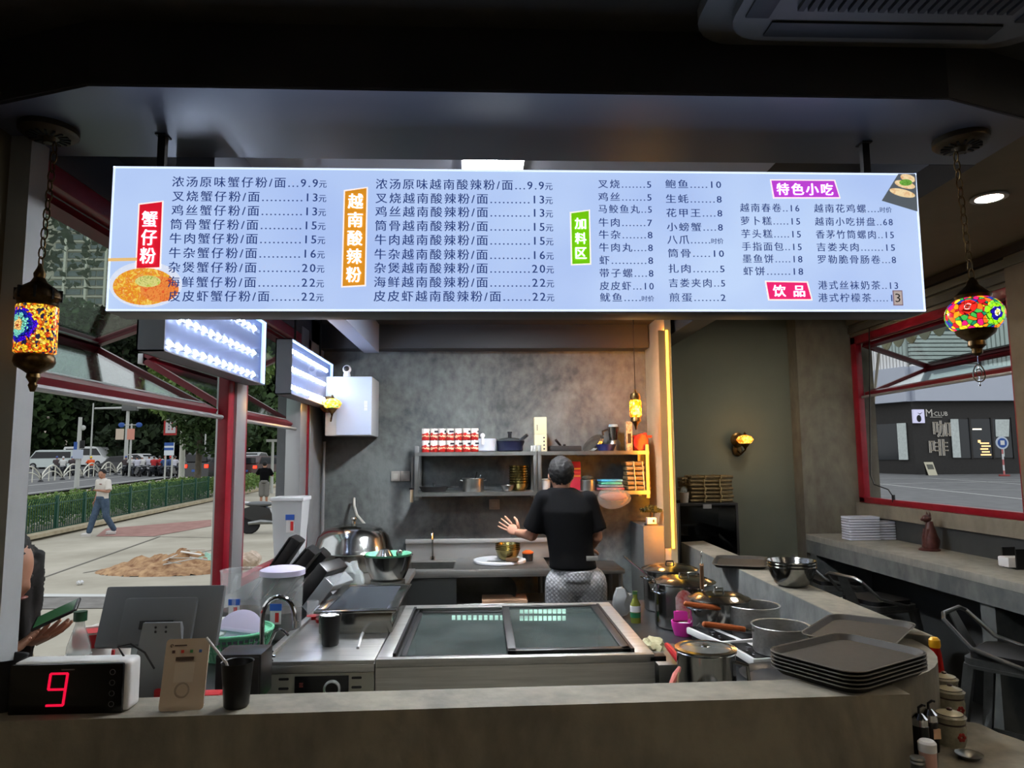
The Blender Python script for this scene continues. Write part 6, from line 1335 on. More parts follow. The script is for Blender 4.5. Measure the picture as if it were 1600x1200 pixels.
LEAFM = [mat('leaf_green_a', (72, 104, 50), .8, c2=(128, 150, 78), vscale=2), mat('leaf_green_b', (34, 52, 26), .8, c2=(58, 82, 36), vscale=1.2), mat('leaf_green_c', (26, 38, 22), .85, c2=(44, 60, 30), vscale=.6)]
fu = Vector((math.cos(fa), math.sin(fa), 0)); fn = Vector((-math.sin(fa), math.cos(fa), 0)); fn = fn if fn.x < 0 else -fn
def hedge(name, lab, A, u, L_, wid, h, n_, size, m, seed):
    r = np.random.RandomState(seed); a = r.uniform(0, L_, n_); w = r.uniform(0, wid, n_); z = h*(r.uniform(0, 1, n_)**.45)*(1-.12*np.sin(a*2.3)**2)
    nn = Vector((-u.y, u.x, 0)); nn = nn if nn.x < 0 else -nn
    pos = np.stack([A.x+u.x*a+nn.x*w, A.y+u.y*a+nn.y*w, A.z+slope*a*(1 if name == 'hedge' else 0)+z], 1)
    uu = r.normal(size=(n_, 3)); uu /= np.linalg.norm(uu, axis=1)[:, None]; vv = np.cross(uu, r.normal(size=(n_, 3))); vv /= np.linalg.norm(vv, axis=1)[:, None]; s_ = size*r.uniform(.6, 1.3, n_)[:, None]
    q = np.stack([pos-uu*s_, pos+vv*s_*.5, pos+uu*s_, pos-vv*s_*.5], 1).reshape(-1, 3); mb = MB(); mb.v = q.tolist(); mb.f = np.arange(n_*4).reshape(-1, 4).tolist()
    o = mb.build(name, m, smooth=0); tag(o, lab, 'hedge'); return stuff(o)
hedge('hedge', 'clipped green hedge growing behind the picket fence', F0+fn*.15-fu*1.5, fu, fl+4, 1.7, .86, 26000, .055, LEAFM[0], 3)
E1 = PG(378, 776); E2 = PG(470, 742); e_ = (E2-E1); e_.z = 0
hedge('shrub_bed', 'low green shrub bed behind the standing man seen through the far window', E1, e_.normalized(), e_.length+6, 2.2, .8, 12000, .08, LEAFM[0], 4)
# kerb
kb = [F0-fu*3-fn*.5, F1+fu*12-fn*.5, F1+fu*12-fn*.2, F0-fu*3-fn*.2]; mb = MB(); mb.v = [(p.x, p.y, G(p.y)) for p in kb]+[(p.x, p.y, G(p.y)+.09) for p in kb]; mb.f = [(3, 2, 1, 0), (4, 5, 6, 7), (0, 1, 5, 4), (1, 2, 6, 5), (2, 3, 7, 6), (3, 0, 4, 7)]; o = mb.build('kerb', mat('kerb_stone', (168, 156, 130), .9, var=12), smooth=0); o['kind'] = 'structure'
# white arched road railing
W0, W1 = PG(25, 759), PG(262, 736); wd_ = W1-W0; wl = math.hypot(wd_.x, wd_.y); wa = math.atan2(wd_.y, wd_.x); ws = wd_.z/wl
rl = thing('road_railing', 'white arched road railing down the middle of the street', 'railing', tuple(W0), wa); NW = 9; seg_ = wl/NW; WM = mat('railing_white', (214, 212, 196), .5)
for k in range(NW):
    x0 = k*seg_; m_ = MB(); zz = lambda x: ws*x
    m_.tube([(x0+seg_*i/10, 0, zz(x0+seg_*i/10)+.35+.72*math.sin(PI*i/10)**.8) for i in range(11)], .045, 5); m_.tube([(x0+seg_*i/10, 0, zz(x0+seg_*i/10)+.2+.5*math.sin(PI*i/10)**.8) for i in range(11)], .035, 5)
    for f_ in (.36, .64): m_.tube([(x0+seg_*f_, 0, zz(x0+seg_*f_)+.1), (x0+seg_*f_, 0, zz(x0+seg_*f_)+1.0)], .035, 5)
    m_.build('arched_panel', WM, rl); MB().lathe([(.22, 0), (.12, .18), (.05, .22), (.05, .62), (0, .63)], 10, X=Matrix.Translation((x0, 0, zz(x0)))).build('railing_foot', mat('foot_black', (40, 40, 42), .6), rl)
# trees
def tree(lab, x, y, h, r, n_, size, m, seed, trunk_r=.2, low=.35, group=None, offs=None):
    t = thing('tree', lab, 'tree', (x, y, G(y)), 0, group); rr = random.Random(seed)
    el = [((rr.uniform(-.5, .5)*r, rr.uniform(-.5, .5)*r, h*(low+(1-low)*rr.random())), (r*rr.uniform(.45, .8), r*rr.uniform(.45, .8), h*.16*rr.uniform(.7, 1.3))) for _ in range(9)]
    stuff(leaf_cloud(n_, el, size, seed).build('foliage', m, t, smooth=0))
    MB().tube([(0, 0, 0), (.05, 0, h*.3), (-.05, .05, h*.75)], [trunk_r, trunk_r*.8, trunk_r*.3], 10).build('trunk', mat('tree_bark', (92, 84, 72), .9, var=14, vscale=6), t); return t
desc = ['dark tall tree far left behind the white van', 'dark tall tree behind the traffic light post', 'dark tall tree behind the overhead signal arm', 'dark tall tree behind the white car', 'dark tall tree behind the red banner', 'dark tall tree behind the black off-road car', 'dark tall tree behind the far window', 'dark tall tree at the right edge of the far window', 'dark tall tree beyond the left window edge', 'dark tree filling the gap low behind the riders', 'dark tree filling the gap behind the info board', 'dark tall tree standing behind the second row']
for k in range(12):
    px = (60, 125, 185, 240, 295, 350, 405, 465, -10, 150, 265, 440)[k]; Y = (86, 92, 84, 94, 86, 92, 80, 84, 80, 100, 104, 100)[k]
    tree(desc[k], P(px, 700, Y).x, Y, (21, 17, 18, 20, 19, 20, 24, 24, 22, 16, 17, 24)[k], 6.2, 7000, .62, LEAFM[2 if k % 3 else 1], 20+k, .35, .12)
q = PG(330, 782); tree('small street tree with a grey trunk just behind the picket fence', q.x, q.y+.6, 5.2, 1.7, 5000, .16, LEAFM[1], 51, .12, .42)
q = PG(400, 760); tree('broad light green street tree seen through the far window', q.x+.2, 31, 8.0, 2.6, 7000, .2, LEAFM[0], 52, .15, .40)
q = P(112, 385, 19); t = tree('near leafy tree with dark branches above the left window', q.x-1.6, 19, 10.2, 2.4, 1900, .17, LEAFM[2], 53, .2, .74)
# apartment tower
TY = 230; tx0, tx1 = P(60, 450, TY).x, P(262, 450, TY).x; th_ = P(150, 330, TY).z
tw = thing('apartment_tower', 'beige high-rise apartment tower with rows of windows beyond the trees', 'building', (tx0, TY, 3)); BW = mat('tower_beige', (176, 168, 154), .85, var=6, vscale=.1); WG = mat('tower_glass', (88, 96, 100), .3)
MB().box(0, tx1-tx0, 0, 25, 0, th_).build('wall', BW, tw); MB().box(-3, 14, 4, 20, 0, th_+14).build('stair_core', BW, tw)
sc = TY/FPX; cols_ = [(84, 100), (104, 126), (129, 134), (139, 149), (151, 165), (168, 182), (187, 200), (203, 214), (222, 240)]
ny = 16; wmesh = {}
for (c0_, c1_) in cols_:
    for j in range(ny):
        zc_ = P(100, 532-14.3*j, TY).z-3
        key = c1_-c0_
        if key not in wmesh: o = MB().box(0, (c1_-c0_)*sc, -.35, 0, 0, 8.2*sc).build('window', WG, tw); wmesh[key] = o
        else: o = wmesh[key].copy(); COL.objects.link(o)
        o.location = (P(c0_, 450, TY).x-tx0, 0, zc_)
for j in range(ny): MB().box(0, tx1-tx0, -.9, -.0, P(100, 532-14.3*j, TY).z-3-1.0, P(100, 532-14.3*j, TY).z-3-.5).build('balcony_ledge', BW, tw)
for px in (102, 136, 166, 184, 201): MB().box(P(px, 450, TY).x-tx0-.35, P(px, 450, TY).x-tx0+.35, -1.3, 0, 0, th_-1).build('facade_rib', mat('tower_light', (196, 190, 176), .8), tw)
# poles and signs
def pole(name, lab, px, pyb, pyt, Y, r_, m, cat='pole'):
    a = P(px, pyb, Y); t = thing(name, lab, cat, (a.x, Y, G(Y))); h = P(px, pyt, Y).z-G(Y); MB().tube([(0, 0, 0), (0, 0, h)], [r_, r_*.7], 10).build('pole', m, t); return t, a, G(Y)
LG = mat('pole_grey', (176, 178, 172), .6)
t, a, g_ = pole('signal_gantry', 'white post with a long overhead arm carrying signal boxes over the street', 195, 745, 620, 56, .16, LG)
za = P(195, 637, 56).z-g_; s56 = 56/FPX
MB().tube([(-50*s56, 0, za-.05), (57*s56, 0, za+.03)], [.07, .12], 8).build('arm', LG, t)
for (x0, x1) in ((-8, 14), (33, 57)): MB().box(x0*s56, x1*s56, -.2, .2, za-.25, za+.22, .03).build('signal_box', mat('signal_grey', (90, 92, 90), .6), t)
t, a, g_ = pole('street_sign_post', 'white post carrying two pale pink sign boards and two small blue signs', 202, 740, 662, 52, .09, LG); s_ = 52/FPX
def zz_(py, Y): return P(200, py, Y).z-G(Y)
for (x0, x1, y0, y1, c) in ((-22, -10, 670, 687, (196, 180, 160)), (-5, 6, 670, 687, (206, 140, 120))): MB().box(x0*s_, x1*s_, -.12, -.09, zz_(y1, 52), zz_(y0, 52)).build('sign_board', mat('board_%d' % c[1], c, .6), t)
for x in (-15, 11): MB().ell((x*s_, 0, zz_(664, 52)), (.24, .04, .18), 14, 8).build('blue_sign', mat('sign_blue', (40, 80, 150), .5), t)
MB().tube([(-15*s_, 0, zz_(664, 52)), (11*s_, 0, zz_(664, 52))], .03, 6).build('cross_bar', LG, t)
t, a, g_ = pole('signal_post', 'grey post with small round sign and pedestrian signal among the riders', 121, 735, 652, 38, .13, LG); s_ = 38/FPX
MB().ell((5*s_, 0, zz_(668, 38)), (.14, .05, .14), 12, 8).build('round_sign', LG, t); MB().box(-6*s_, 0, -.1, 0, zz_(702, 38), zz_(690, 38)).build('blue_sign', mat('sign_blue'), t); MB().box(3*s_, 9*s_, -.12, .0, zz_(700, 38), zz_(688, 38), .02).build('signal_head', BLACKM, t); MB().box(-6*s_, 9*s_, -.16, -.12, zz_(716, 38), zz_(702, 38)).build('notice_panel', mat('notice_pale', (176, 184, 200), .6), t)
t, a, g_ = pole('concrete_pole', 'thick pale concrete street pole just behind the picket fence', 283, 755, 560, 33, .14, mat('concrete_pole', (196, 196, 186), .8, var=6))
t = thing('street_banner', 'red lantern-shaped banner with a white centre on the concrete pole', 'banner', (P(267, 660, 34).x, 34, P(267, 680, 34).z)); s_ = 34/FPX; h = 36*s_
MB().prism([(-10*s_, 0), (9*s_, 0), (9*s_, h), (3*s_, h+3*s_), (0, h+6*s_), (-3*s_, h+3*s_), (-10*s_, h)], -.03, .03, X=XZ).build('banner_board', mat('banner_red', (176, 40, 40), .6), t, smooth=0); MB().box(-7*s_, 8*s_, -.05, -.03, .1, h*.84).build('white_panel', mat('banner_white', (206, 200, 204), .6), t)
[MB().box((x-.9)*s_, (x+.9)*s_, -.056, -.05, h*(.22+.12*j), h*(.29+.12*j)).build('banner_mark', mat('band_red') if x > 0 else mat('banner_ink', (80, 84, 110), .6), t) for x in (-2, 3) for j in range(5)]
MB().ell((0, -.05, h+2*s_), (1.8*s_, .03, 1.8*s_), 12, 8).build('emblem_disc', mat('banner_pink', (220, 190, 190), .6), t)
MB().tube([(8*s_, 0, h*.9), (15*s_, 0, h*.9)], .03, 6).build('bracket', LG, t)
t = thing('info_board', 'small blue and white information board beside the riders', 'sign', (P(264, 712, 44).x, 44, G(44))); s_ = 44/FPX; b0 = zz_(712, 44); 
for x in (-5, 5): MB().box(x*s_-.04, x*s_+.04, -.03, .03, 0, b0).build('post', LG, t)
MB().box(-7*s_, 7*s_, -.05, .05, b0, zz_(692, 44)).build('board', mat('board_white', (206, 214, 220), .6), t); MB().box(-7*s_, 7*s_, -.06, -.05, zz_(697, 44), zz_(692, 44)).build('blue_header', mat('sign_blue'), t); MB().box(-7*s_, 7*s_, -.06, -.05, zz_(704, 44), zz_(700, 44)).build('blue_band', mat('sign_blue'), t)
for k, (px, pt_, Y, lab) in enumerate(((311, 675, 60, 'thin white lamp post left of the black off-road car'), (319, 672, 66, 'thin white camera post behind the black off-road car'), (140, 630, 70, 'thin grey street pole in front of the dark trees'), (425, 690, 34, 'thin white post beside the standing man in black'), (455, 665, 40, 'grey post with a blue square road sign in the far window'))):
    t, a, g_ = pole('street_post', lab, px, 740, pt_, Y, .09 if k < 3 else .08, LG)
    if k == 4: MB().box(-.38, .0, -.1, -.06, zz_(682, 40), zz_(662, 40)).build('blue_sign', mat('sign_blue'), t); MB().box(-.32, -.06, -.11, -.1, zz_(679, 40), zz_(666, 40)).build('sign_face', WHITEP, t); MB().box(.1, .3, -.1, -.06, zz_(683, 40), zz_(660, 40)).build('white_sign', WHITEP, t)
    if k == 1: MB().ell((.1, 0, zz_(672, 66)), .22, 10, 6).build('camera_head', WHITEP, t)
    if k == 3: MB().box(-.3, .35, -.05, .05, zz_(692, 34), zz_(688, 34)).build('sign_plate', LG, t)
# vehicles
def car(lab, px, pyb, Y, L_, W__, H_, c, kind, rz, tail=True):
    a = P(px, pyb, Y); t = thing('van' if kind == 'van' else 'car', lab, 'van' if kind == 'van' else 'car', (a.x, Y, G(Y)), rz); bm_ = mat('car_paint_%d_%d' % (c[0], c[2]), c, .25, coat=.5); gl_ = mat('car_glass', (24, 28, 32), .08)
    h = H_; l = L_/2; g = .22
    if kind == 'van': body = [(-l, g), (l, g), (l, h*.42), (l*.82, h*.52), (l*.55, h*.96), (l*.4, h), (-l*.96, h), (-l, h*.9)]; win = [(l*.76, h*.56), (l*.53, h*.90), (-l*.9, h*.90), (-l*.9, h*.58)]
    elif kind == 'suv': body = [(-l, g), (l, g), (l, h*.5), (l*.5, h*.6), (l*.28, h*.96), (-l*.75, h), (-l*.97, h*.62)]; win = [(l*.44, h*.62), (l*.26, h*.92), (-l*.72, h*.94), (-l*.86, h*.64)]
    else: body = [(-l, g), (l, g), (l, h*.46), (l*.5, h*.6), (l*.2, h*.96), (-l*.35, h), (-l*.75, h*.66), (-l, h*.6)]; win = [(l*.42, h*.63), (l*.18, h*.92), (-l*.33, h*.94), (-l*.64, h*.66)]
    w = W__/2
    MB().prism(body, -w, w, X=XZ @ Matrix.Identity(4)).build('body', bm_, t, smooth=25)
    for s_ in (-1, 1): mb = MB(); mb.prism(win, w*s_-.01, w*s_+.01, X=XZ); mb.build('side_window', gl_, t, smooth=0)
    bx = body[-1][0]-.005 if kind != 'car' else -l*.55
    MB().box(bx-.02, bx+.06, -w*.8, w*.8, h*.66, h*.92).build('rear_window', gl_, t)
    for x in (-l*.62, l*.62):
        for s_ in (-1, 1): MB().lathe([(0, -.11), (.30, -.11), (.33, -.06), (.33, .06), (.30, .11), (0, .11)], 20, X=Matrix.Translation((x, s_*(w-.08), .33)) @ Matrix.Rotation(R(90), 4, 'X')).build('wheel', BLACKM, t); MB().lathe([(0, 0), (.18, 0)], 14, X=Matrix.Translation((x, s_*(w+.035), .33)) @ Matrix.Rotation(R(90), 4, 'X')).build('hub', SILV, t)
    for s_ in (-1, 1):
        MB().box(-l-.02, -l+.08, s_*w*.82-.12, s_*w*.82+.12, h*.44, h*.56).build('tail_light', mat('tail_red', (255, 50, 30), emit=2.2) if tail else mat('tail_dark', (120, 20, 18), .3), t); MB().box(l-.06, l+.02, s_*w*.78-.14, s_*w*.78+.14, h*.36, h*.46).build('head_light', mat('head_glass', (214, 216, 214), .15), t)
    MB().box(-l-.02, -l, -.26, .26, h*.30, h*.38).build('number_plate', mat('plate_blue', (50, 90, 160), .5), t); return t
car('black off-road car with red tail lights waiting behind the small street tree', 341, 740, 48, 4.4, 1.95, 1.8, (22, 24, 26), 'suv', R(72))
car('white minibus behind the railing at the left of the street', 140, 731, 80, 5.0, 1.8, 2.2, (214, 216, 214), 'van', R(-8), False)
car('grey-windowed white van at the far left of the street', 82, 733, 72, 4.4, 1.8, 1.9, (190, 200, 196), 'van', R(186), False)
car('white saloon car behind the riders left of the black off-road car', 212, 725, 70, 4.6, 1.8, 1.5, (206, 206, 204), 'car', R(170), False)
car('dark saloon car behind the white arched railing', 190, 733, 60, 4.4, 1.8, 1.45, (40, 42, 46), 'car', R(172), False)
car('white saloon car nearest the window post in the far window', 387, 734, 54, 4.4, 1.8, 1.45, (214, 216, 216), 'car', R(75))
car('dark red-lit car braking behind the man in black', 408, 732, 50, 4.3, 1.8, 1.5, (60, 34, 30), 'suv', R(78))
car('dark blue parked car right of the man in black', 440, 728, 56, 4.4, 1.8, 1.45, (40, 50, 70), 'car', R(20), False)
car('pale car in the farthest row at the right of the far window', 400, 722, 75, 4.4, 1.8, 1.5, (190, 192, 192), 'car', R(80))
# scooters and riders
def scooter(lab, loc, rz, c=(26, 28, 30), far=False, group=None):
    t = thing('scooter', lab, 'scooter', loc, rz, group); m = mat('scooter_%d' % c[0], c, .25, coat=.4)
    for x in (-.62, .62): MB().lathe([(.14, -.05), (.24, -.055), (.27, -.03), (.27, .03), (.24, .055), (.14, .05)], 20, X=Matrix.Translation((x, 0, .27)) @ Matrix.Rotation(R(90), 4, 'X')).build('wheel', BLACKM, t)
    if not far:
        for x in (-.62, .62): MB().lathe([(0, -.03), (.13, -.03), (.13, .03), (0, .03)], 14, X=Matrix.Translation((x, 0, .27)) @ Matrix.Rotation(R(90), 4, 'X')).build('hub', STEELD, t)
        MB().tube([(-.62, -.1, .28), (-.3, -.12, .32), (.0, -.1, .3)], [.05, .07, .05], 8).build('swing_arm', STEELD, t)
        for s_ in (-1, 1): MB().tube([(.40, s_*.12, 1.0), (.36, s_*.24, 1.2)], .01, 6).build('mirror_stem', BLACKP, t); MB().ell((.36, s_*.26, 1.24), (.015, .06, .045), 12, 8).build('mirror', CHROME, t)
        MB().tube([(-.80, 0, .45), (-.95, 0, .34), (-.98, 0, .18)], [.05, .04, .03], 8).build('mud_flap', BLACKP, t); MB().tube([(-.62, -.12, .80), (-.95, -.12, .82), (-.95, .12, .82), (-.62, .12, .80)], .014, 6).build('rear_rack', CHROME, t); MB().box(-.86, -.80, -.07, .07, .58, .66, .02).build('tail_light', mat('tail_dark'), t)
    MB().prism([(-.85, .62), (-.70, .42), (-.30, .26), (.22, .26), (.38, .60), (.46, 1.0), (.36, 1.0), (.22, .46), (.0, .42), (-.10, .66), (-.5, .74)], -.13, .13, X=XZ).build('body', m, t, smooth=30)
    MB().ell((-.38, 0, .76), (.38, .14, .075), 16, 8).build('seat', mat('seat_grey', (96, 98, 98), .5), t); MB().tube([(.62, 0, .27), (.52, 0, .62), (.42, 0, 1.0)], [.04, .05, .03], 8).build('front_fork', STEELD, t)
    MB().tube([(.30, -.30, 1.02), (.40, -.12, 1.0), (.40, .12, 1.0), (.30, .30, 1.02)], .016, 6).build('handlebar', BLACKP, t); MB().ell((.50, 0, .92), (.06, .09, .08), 12, 8).build('head_lamp', CHROME, t); MB().ell((.62, 0, .50), (.24, .07, .06), 14, 8).build('front_mudguard', m, t); return t
q = PG(392, 834); scooter('black scooter parked on the pavement beyond the clear bin', (q.x+.55, q.y+.12, -.2), R(4))
q = PG(466, 806); scooter('second scooter with chrome mirrors at the right edge of the far window', (q.x+.1, q.y+1.0, G(q.y+1)), R(60), (44, 46, 48))
def std(dx=0): return dict(head=(0, -.02, 1.58), neck=(0, 0, 1.45), chest=(0, 0, 1.24), pelvis=(0, 0, .93), shL=(-.17, 0, 1.38), shR=(.17, 0, 1.38), elL=(-.22, .0, 1.12), elR=(.22, 0, 1.12), wrL=(-.23, -.05, .88), wrR=(.23, -.05, .88), hipL=(-.09, 0, .87), hipR=(.09, 0, .87), knL=(-.09, -.01, .48), knR=(.09, -.01, .48), anL=(-.1, 0, .09), anR=(.1, 0, .09))
# walking man
Jw = std(); Jw.update(face=(.35, -.85, -.32), head=(.0, -.05, 1.565), elR=(.24, -.04, 1.12), wrR=(.02, -.24, 1.16), elL=(-.22, .06, 1.12), wrL=(-.26, .02, .88), knL=(-.12, -.12, .48), anL=(-.16, -.20, .09), knR=(.12, .03, .48), anR=(.19, .22, .12), hem=(0, 0, .90))
f_ = Vector(Jw['face']).normalized(); Jw['face'] = tuple(f_)
for k in 'LR': Jw['foot'+k] = (-.75, -.66, 0)
q = PG(157, 836); wm = human('person', 'man in a white t-shirt and blue jeans walking past and looking at his phone', (q.x, q.y, -.195), R(-20), Jw, (SKIN, mat('white_tshirt', (206, 200, 190), .8), mat('blue_jeans', (62, 80, 100), .8, var=10, vscale=10), mat('white_shoe', (206, 202, 196), .6), HAIR), voxel=.018, handd={'R': ((-.9, -.3, .1), (0, 0, -1)), 'L': ((-.05, -.1, -1), (1, 0, 0))})
MB().box(-.035, .035, -.005, .005, 0, .022, .002).build('shirt_print', mat('print_dull', (130, 80, 80), .8), wm, loc=(.05, -.126, 1.30))
ph = thing('phone', 'phone held by the walking man in the white t-shirt', 'phone', (q.x-.09, q.y-.31, G(q.y)+1.20), 0, rot=(R(60), 0, R(-20))); MB().box(-.04, .04, -.075, .075, -.004, .004, .003).build('phone_body', BLACKP, ph)
# man in black, arms raised in front, seen from behind
Jm = std(); Jm.update(face=(0, 1, 0), head=(0, .02, 1.57), elL=(-.27, .12, 1.20), wrL=(-.17, .32, 1.28), elR=(.26, .10, 1.16), wrR=(.12, .30, 1.20), hem=(0, 0, .88))
q = P(412, 789, 26); human('person', 'man in a black t-shirt and grey shorts standing with his back to the window', (q.x, 26, G(26)), R(8), Jm, (SKIN, BLK, mat('grey_shorts', (110, 108, 102), .8), mat('dark_shoe'), HAIR), voxel=.02, shorts=True)
# woman outside the near window (only hair and hands show past the pier)
Jf = std()
for k in list(Jf): v = Jf[k]; Jf[k] = (v[0]*.92, v[1], v[2]*.945)
Jf.update(face=tuple(Vector((.0, -.85, -.5)).normalized()), head=(.0, -.09, 1.53), neck=(0, -.04, 1.40), elR=(.19, -.02, 1.10), wrR=(.07, -.13, 1.25), elL=(-.19, .02, 1.10), wrL=(-.05, -.10, 1.23))
wo = human('person', 'woman with long dark hair holding a phone outside the near window, mostly behind the pier', (-1.725, 2.52, -.2), R(90), Jf, (SKIN, mat('olive_top', (120, 110, 84), .8), mat('dark_trousers', (50, 50, 56), .8), mat('white_shoe'), HAIR), voxel=.012, hair='long', handd={'R': ((-.15, -.85, .38), (.3, .2, 1)), 'L': ((.1, -.85, .42), (-.3, .2, 1))})
hp = P(88, 960, 2.50); dd_ = Vector((.9, .1, .42)).normalized(); nn_ = Vector((-.2, -.45, .85)); nn_ = (nn_-dd_*nn_.dot(dd_)).normalized(); xx_ = dd_.cross(nn_)
ph = thing('phone', 'dark phone with a green lit screen held by the woman at the window', 'phone', tuple(hp)); ph.rotation_euler = Matrix((xx_, dd_, nn_)).transposed().to_euler()
MB().box(-.036, .036, -.075, .075, -.005, .005, .004).build('phone_body', BLACKP, ph); MB().box(-.031, .031, -.066, .066, .005, .0056).build('screen', mat('phone_screen', (40, 76, 48), .2, emit=.3), ph)
# riders far away
cols4 = [((200, 200, 196), 'white'), ((170, 40, 44), 'red'), ((60, 84, 130), 'blue'), ((226, 90, 40), 'orange'), ((70, 60, 60), 'dark brown'), ((190, 190, 200), 'pale grey')]
rd_ = [(88, 3.0, 4), (98, 2, 0), (112, 2.5, 4), (142, 2, 3), (205, 2, 0), (214, 1, 5), (222, 2, 0), (240, 1.2, 1), (249, 1.5, 1), (258, 1, 2), (266, 1.4, 2), (272, 1, 5), (232, 2.5, 5), (196, 2.2, 4)]
Js = std(); Js.update(pelvis=(0, 0, .78), hipL=(-.1, 0, .76), hipR=(.1, 0, .76), knL=(-.14, -.4, .66), knR=(.14, -.4, .66), anL=(-.14, -.35, .28), anR=(.14, -.35, .28), chest=(0, -.02, 1.08), neck=(0, -.04, 1.28), head=(0, -.06, 1.42), shL=(-.18, -.02, 1.22), shR=(.18, -.02, 1.22), elL=(-.24, -.2, 1.02), elR=(.24, -.2, 1.02), wrL=(-.24, -.42, 1.02), wrR=(.24, -.42, 1.02), hem=(0, 0, .76))
protos = {}
WHo = ['nearest the left window pier', 'just left of the grey signal post', 'right beside the grey signal post', 'under the white minibus windscreen', 'left of the white saloon car', 'directly left of the pair in white', 'in the middle of the white group', 'left of the two in red', 'right of the two in red', 'left of the info board base', 'under the info board', 'at the far right end of the riders', 'behind the pair in red', 'at the left end of the white group']
sc0 = None
for k, (px, dy, ci) in enumerate(rd_):
    Y = 50+dy*1.6; loc = (P(px, 730, Y).x, Y, G(Y)); c, nm = cols4[ci]; rz = R(200+rnd.uniform(-30, 30))
    lab = 'rider in %s %s' % (nm, WHo[k])
    if ci not in protos: protos[ci] = human('person', lab, loc, rz, Js, (SKIN, mat('rider_top_%d' % ci, c, .8), mat('rider_trousers', (46, 50, 60), .8), mat('dark_shoe'), mat('helmet_%d' % ci, [(206, 206, 206), (60, 60, 64), (200, 60, 60), (230, 200, 60), (60, 80, 140), (40, 40, 44)][ci], .4)), voxel=.035, hands=False, hair='round', group='scooter riders in the street')
    else: dup(protos[ci], loc, rz, lab)
    lab = 'scooter under the rider in %s %s' % (nm, WHo[k]); sl_ = (loc[0], loc[1], loc[2])
    if sc0 is None: sc0 = scooter(lab, sl_, rz-R(90), (60, 62, 66), True, 'ridden scooters in the street')
    else: dup(sc0, sl_, rz-R(90), lab)
# sand heap and rubbish
hp0, hp1 = PG(170, 898), PG(330, 880); nxh, nyh = 60, 30; mb = MB(); r = np.random.RandomState(5)
ctr = PG(250, 893); 
for j in range(nyh+1):
    for i in range(nxh+1):
        u_, v_ = i/nxh*2-1, j/nyh*2-1; x = u_*1.35; y = v_*.85; d = max(0, 1-(u_*u_+v_*v_)**.5); z = .30*d**.8*(1+.25*math.sin(9*u_+3*v_)*math.cos(7*v_)+.15*math.sin(23*u_+11*v_)+.1*math.cos(31*v_-17*u_))+.02*r.rand()*(d > 0)-.022
        mb.v.append((x, y, z))
for j in range(nyh):
    for i in range(nxh):
        if ((i+.5)/nxh*2-1)**2+((j+.5)/nyh*2-1)**2 < .98: mb.f.append((j*(nxh+1)+i, j*(nxh+1)+i+1, (j+1)*(nxh+1)+i+1, (j+1)*(nxh+1)+i))
o = mb.build('sand_heap', mat('sand', (186, 150, 110), .95, c2=(118, 80, 54), vscale=7, bump=.9, bscale=20), loc=(ctr.x+.15, ctr.y+.3, -.204)); tag(o, 'low heap of brown sand and soil on the pavement', 'sand heap'); stuff(o)
for k, (px, py, w, l, rz_, c) in enumerate(((266, 890, .05, .36, 80, 200), (285, 893, .05, .42, 30, 190), (298, 886, .06, .34, 10, 214), (306, 882, .05, .40, 60, 206), (280, 897, .04, .5, 4, 180), (310, 894, .05, .28, 30, 170), (272, 904, .06, .2, 20, 160))):
    q = PG(px, py+4); o = MB().box(-l/2, l/2, -w/2, w/2, 0, .012).build('board_scrap', mat('scrap_%d' % c, (c, c-6, c-16), .8)); o.location = (q.x, q.y-.02, -.2+.24+.02*(k % 4)); o.rotation_euler = (R(rnd.uniform(-18, 18)), R(rnd.uniform(-14, 14)), R(rz_)); tag(o, ['upright pale board scrap leaning on the sand heap', 'white board scrap crossing the middle of the heap', 'wide white board scrap at the top of the heap', 'white board scrap tilted towards the green bag', 'long thin board scrap along the front of the heap', 'grey board scrap below the green bag', 'short grey board scrap in front of the heap'][k], 'board', 'board scraps on the sand heap')
for k, (px, py, s_, c, lab) in enumerate(((326, 890, .22, (150, 190, 168), 'pale green rubbish bag beside the red window frame'), (380, 890, .24, (190, 170, 150), 'pale rubbish bag seen through the far window'), (116, 916, .05, (206, 206, 204), 'small white paper scrap lying on the pavement'))):
    bm = bmesh.new(); bmesh.ops.create_icosphere(bm, subdivisions=3, radius=1)
    for v in bm.verts: kk = 1+.25*math.sin(5*v.co.x+4*v.co.z)*math.cos(6*v.co.y); v.co = Vector((v.co.x*s_*kk, v.co.y*s_*.8*kk, (v.co.z+.8)*s_*.62*kk))
    q = PG(px, py); o = MB().bm(bm).build('rubbish_bag' if k < 2 else 'paper_scrap', mat('rubbish_%d' % k, c, .5, var=22, vscale=10)); o.location = (q.x, q.y+.15, -.2); tag(o, lab, 'bag' if k < 2 else 'paper')

# ================= cafe across the parking lot =================
BY = 46.0
def bx(px, Y=BY): return P(px, 690, Y).x
def bzz(py, Y=BY, px=1480): return P(px, py, Y).z
cf = thing('cafe_building', 'white building with louvres above a dark coffee shop front', 'building', (0, BY, 0)); DK = mat('cafe_dark', (44, 42, 40), .7, var=3); WB = mat('cafe_white', (178, 184, 196), .7, var=3, vscale=.3)
zb0, zb1, zb2, zb3 = bzz(737), bzz(627), bzz(573), bzz(380)
X0, X1, XL_ = bx(1428), bx(1720), bx(1320, 51)
def fbox(m, x0, x1, y0, y1, z0, z1): return m.box(x0, x1, y0, y1, z0, z1)
fbox(MB(), X0, X1, 0, .4, zb0-1, zb1).build('dark_front', DK, cf); fbox(MB(), X0, X1, -.5, .5, zb1, zb2).build('white_fascia', WB, cf); fbox(MB(), X0, X1, .6, .9, zb2, zb3).build('upper_wall', mat('cafe_recess', (70, 74, 80), .7), cf)
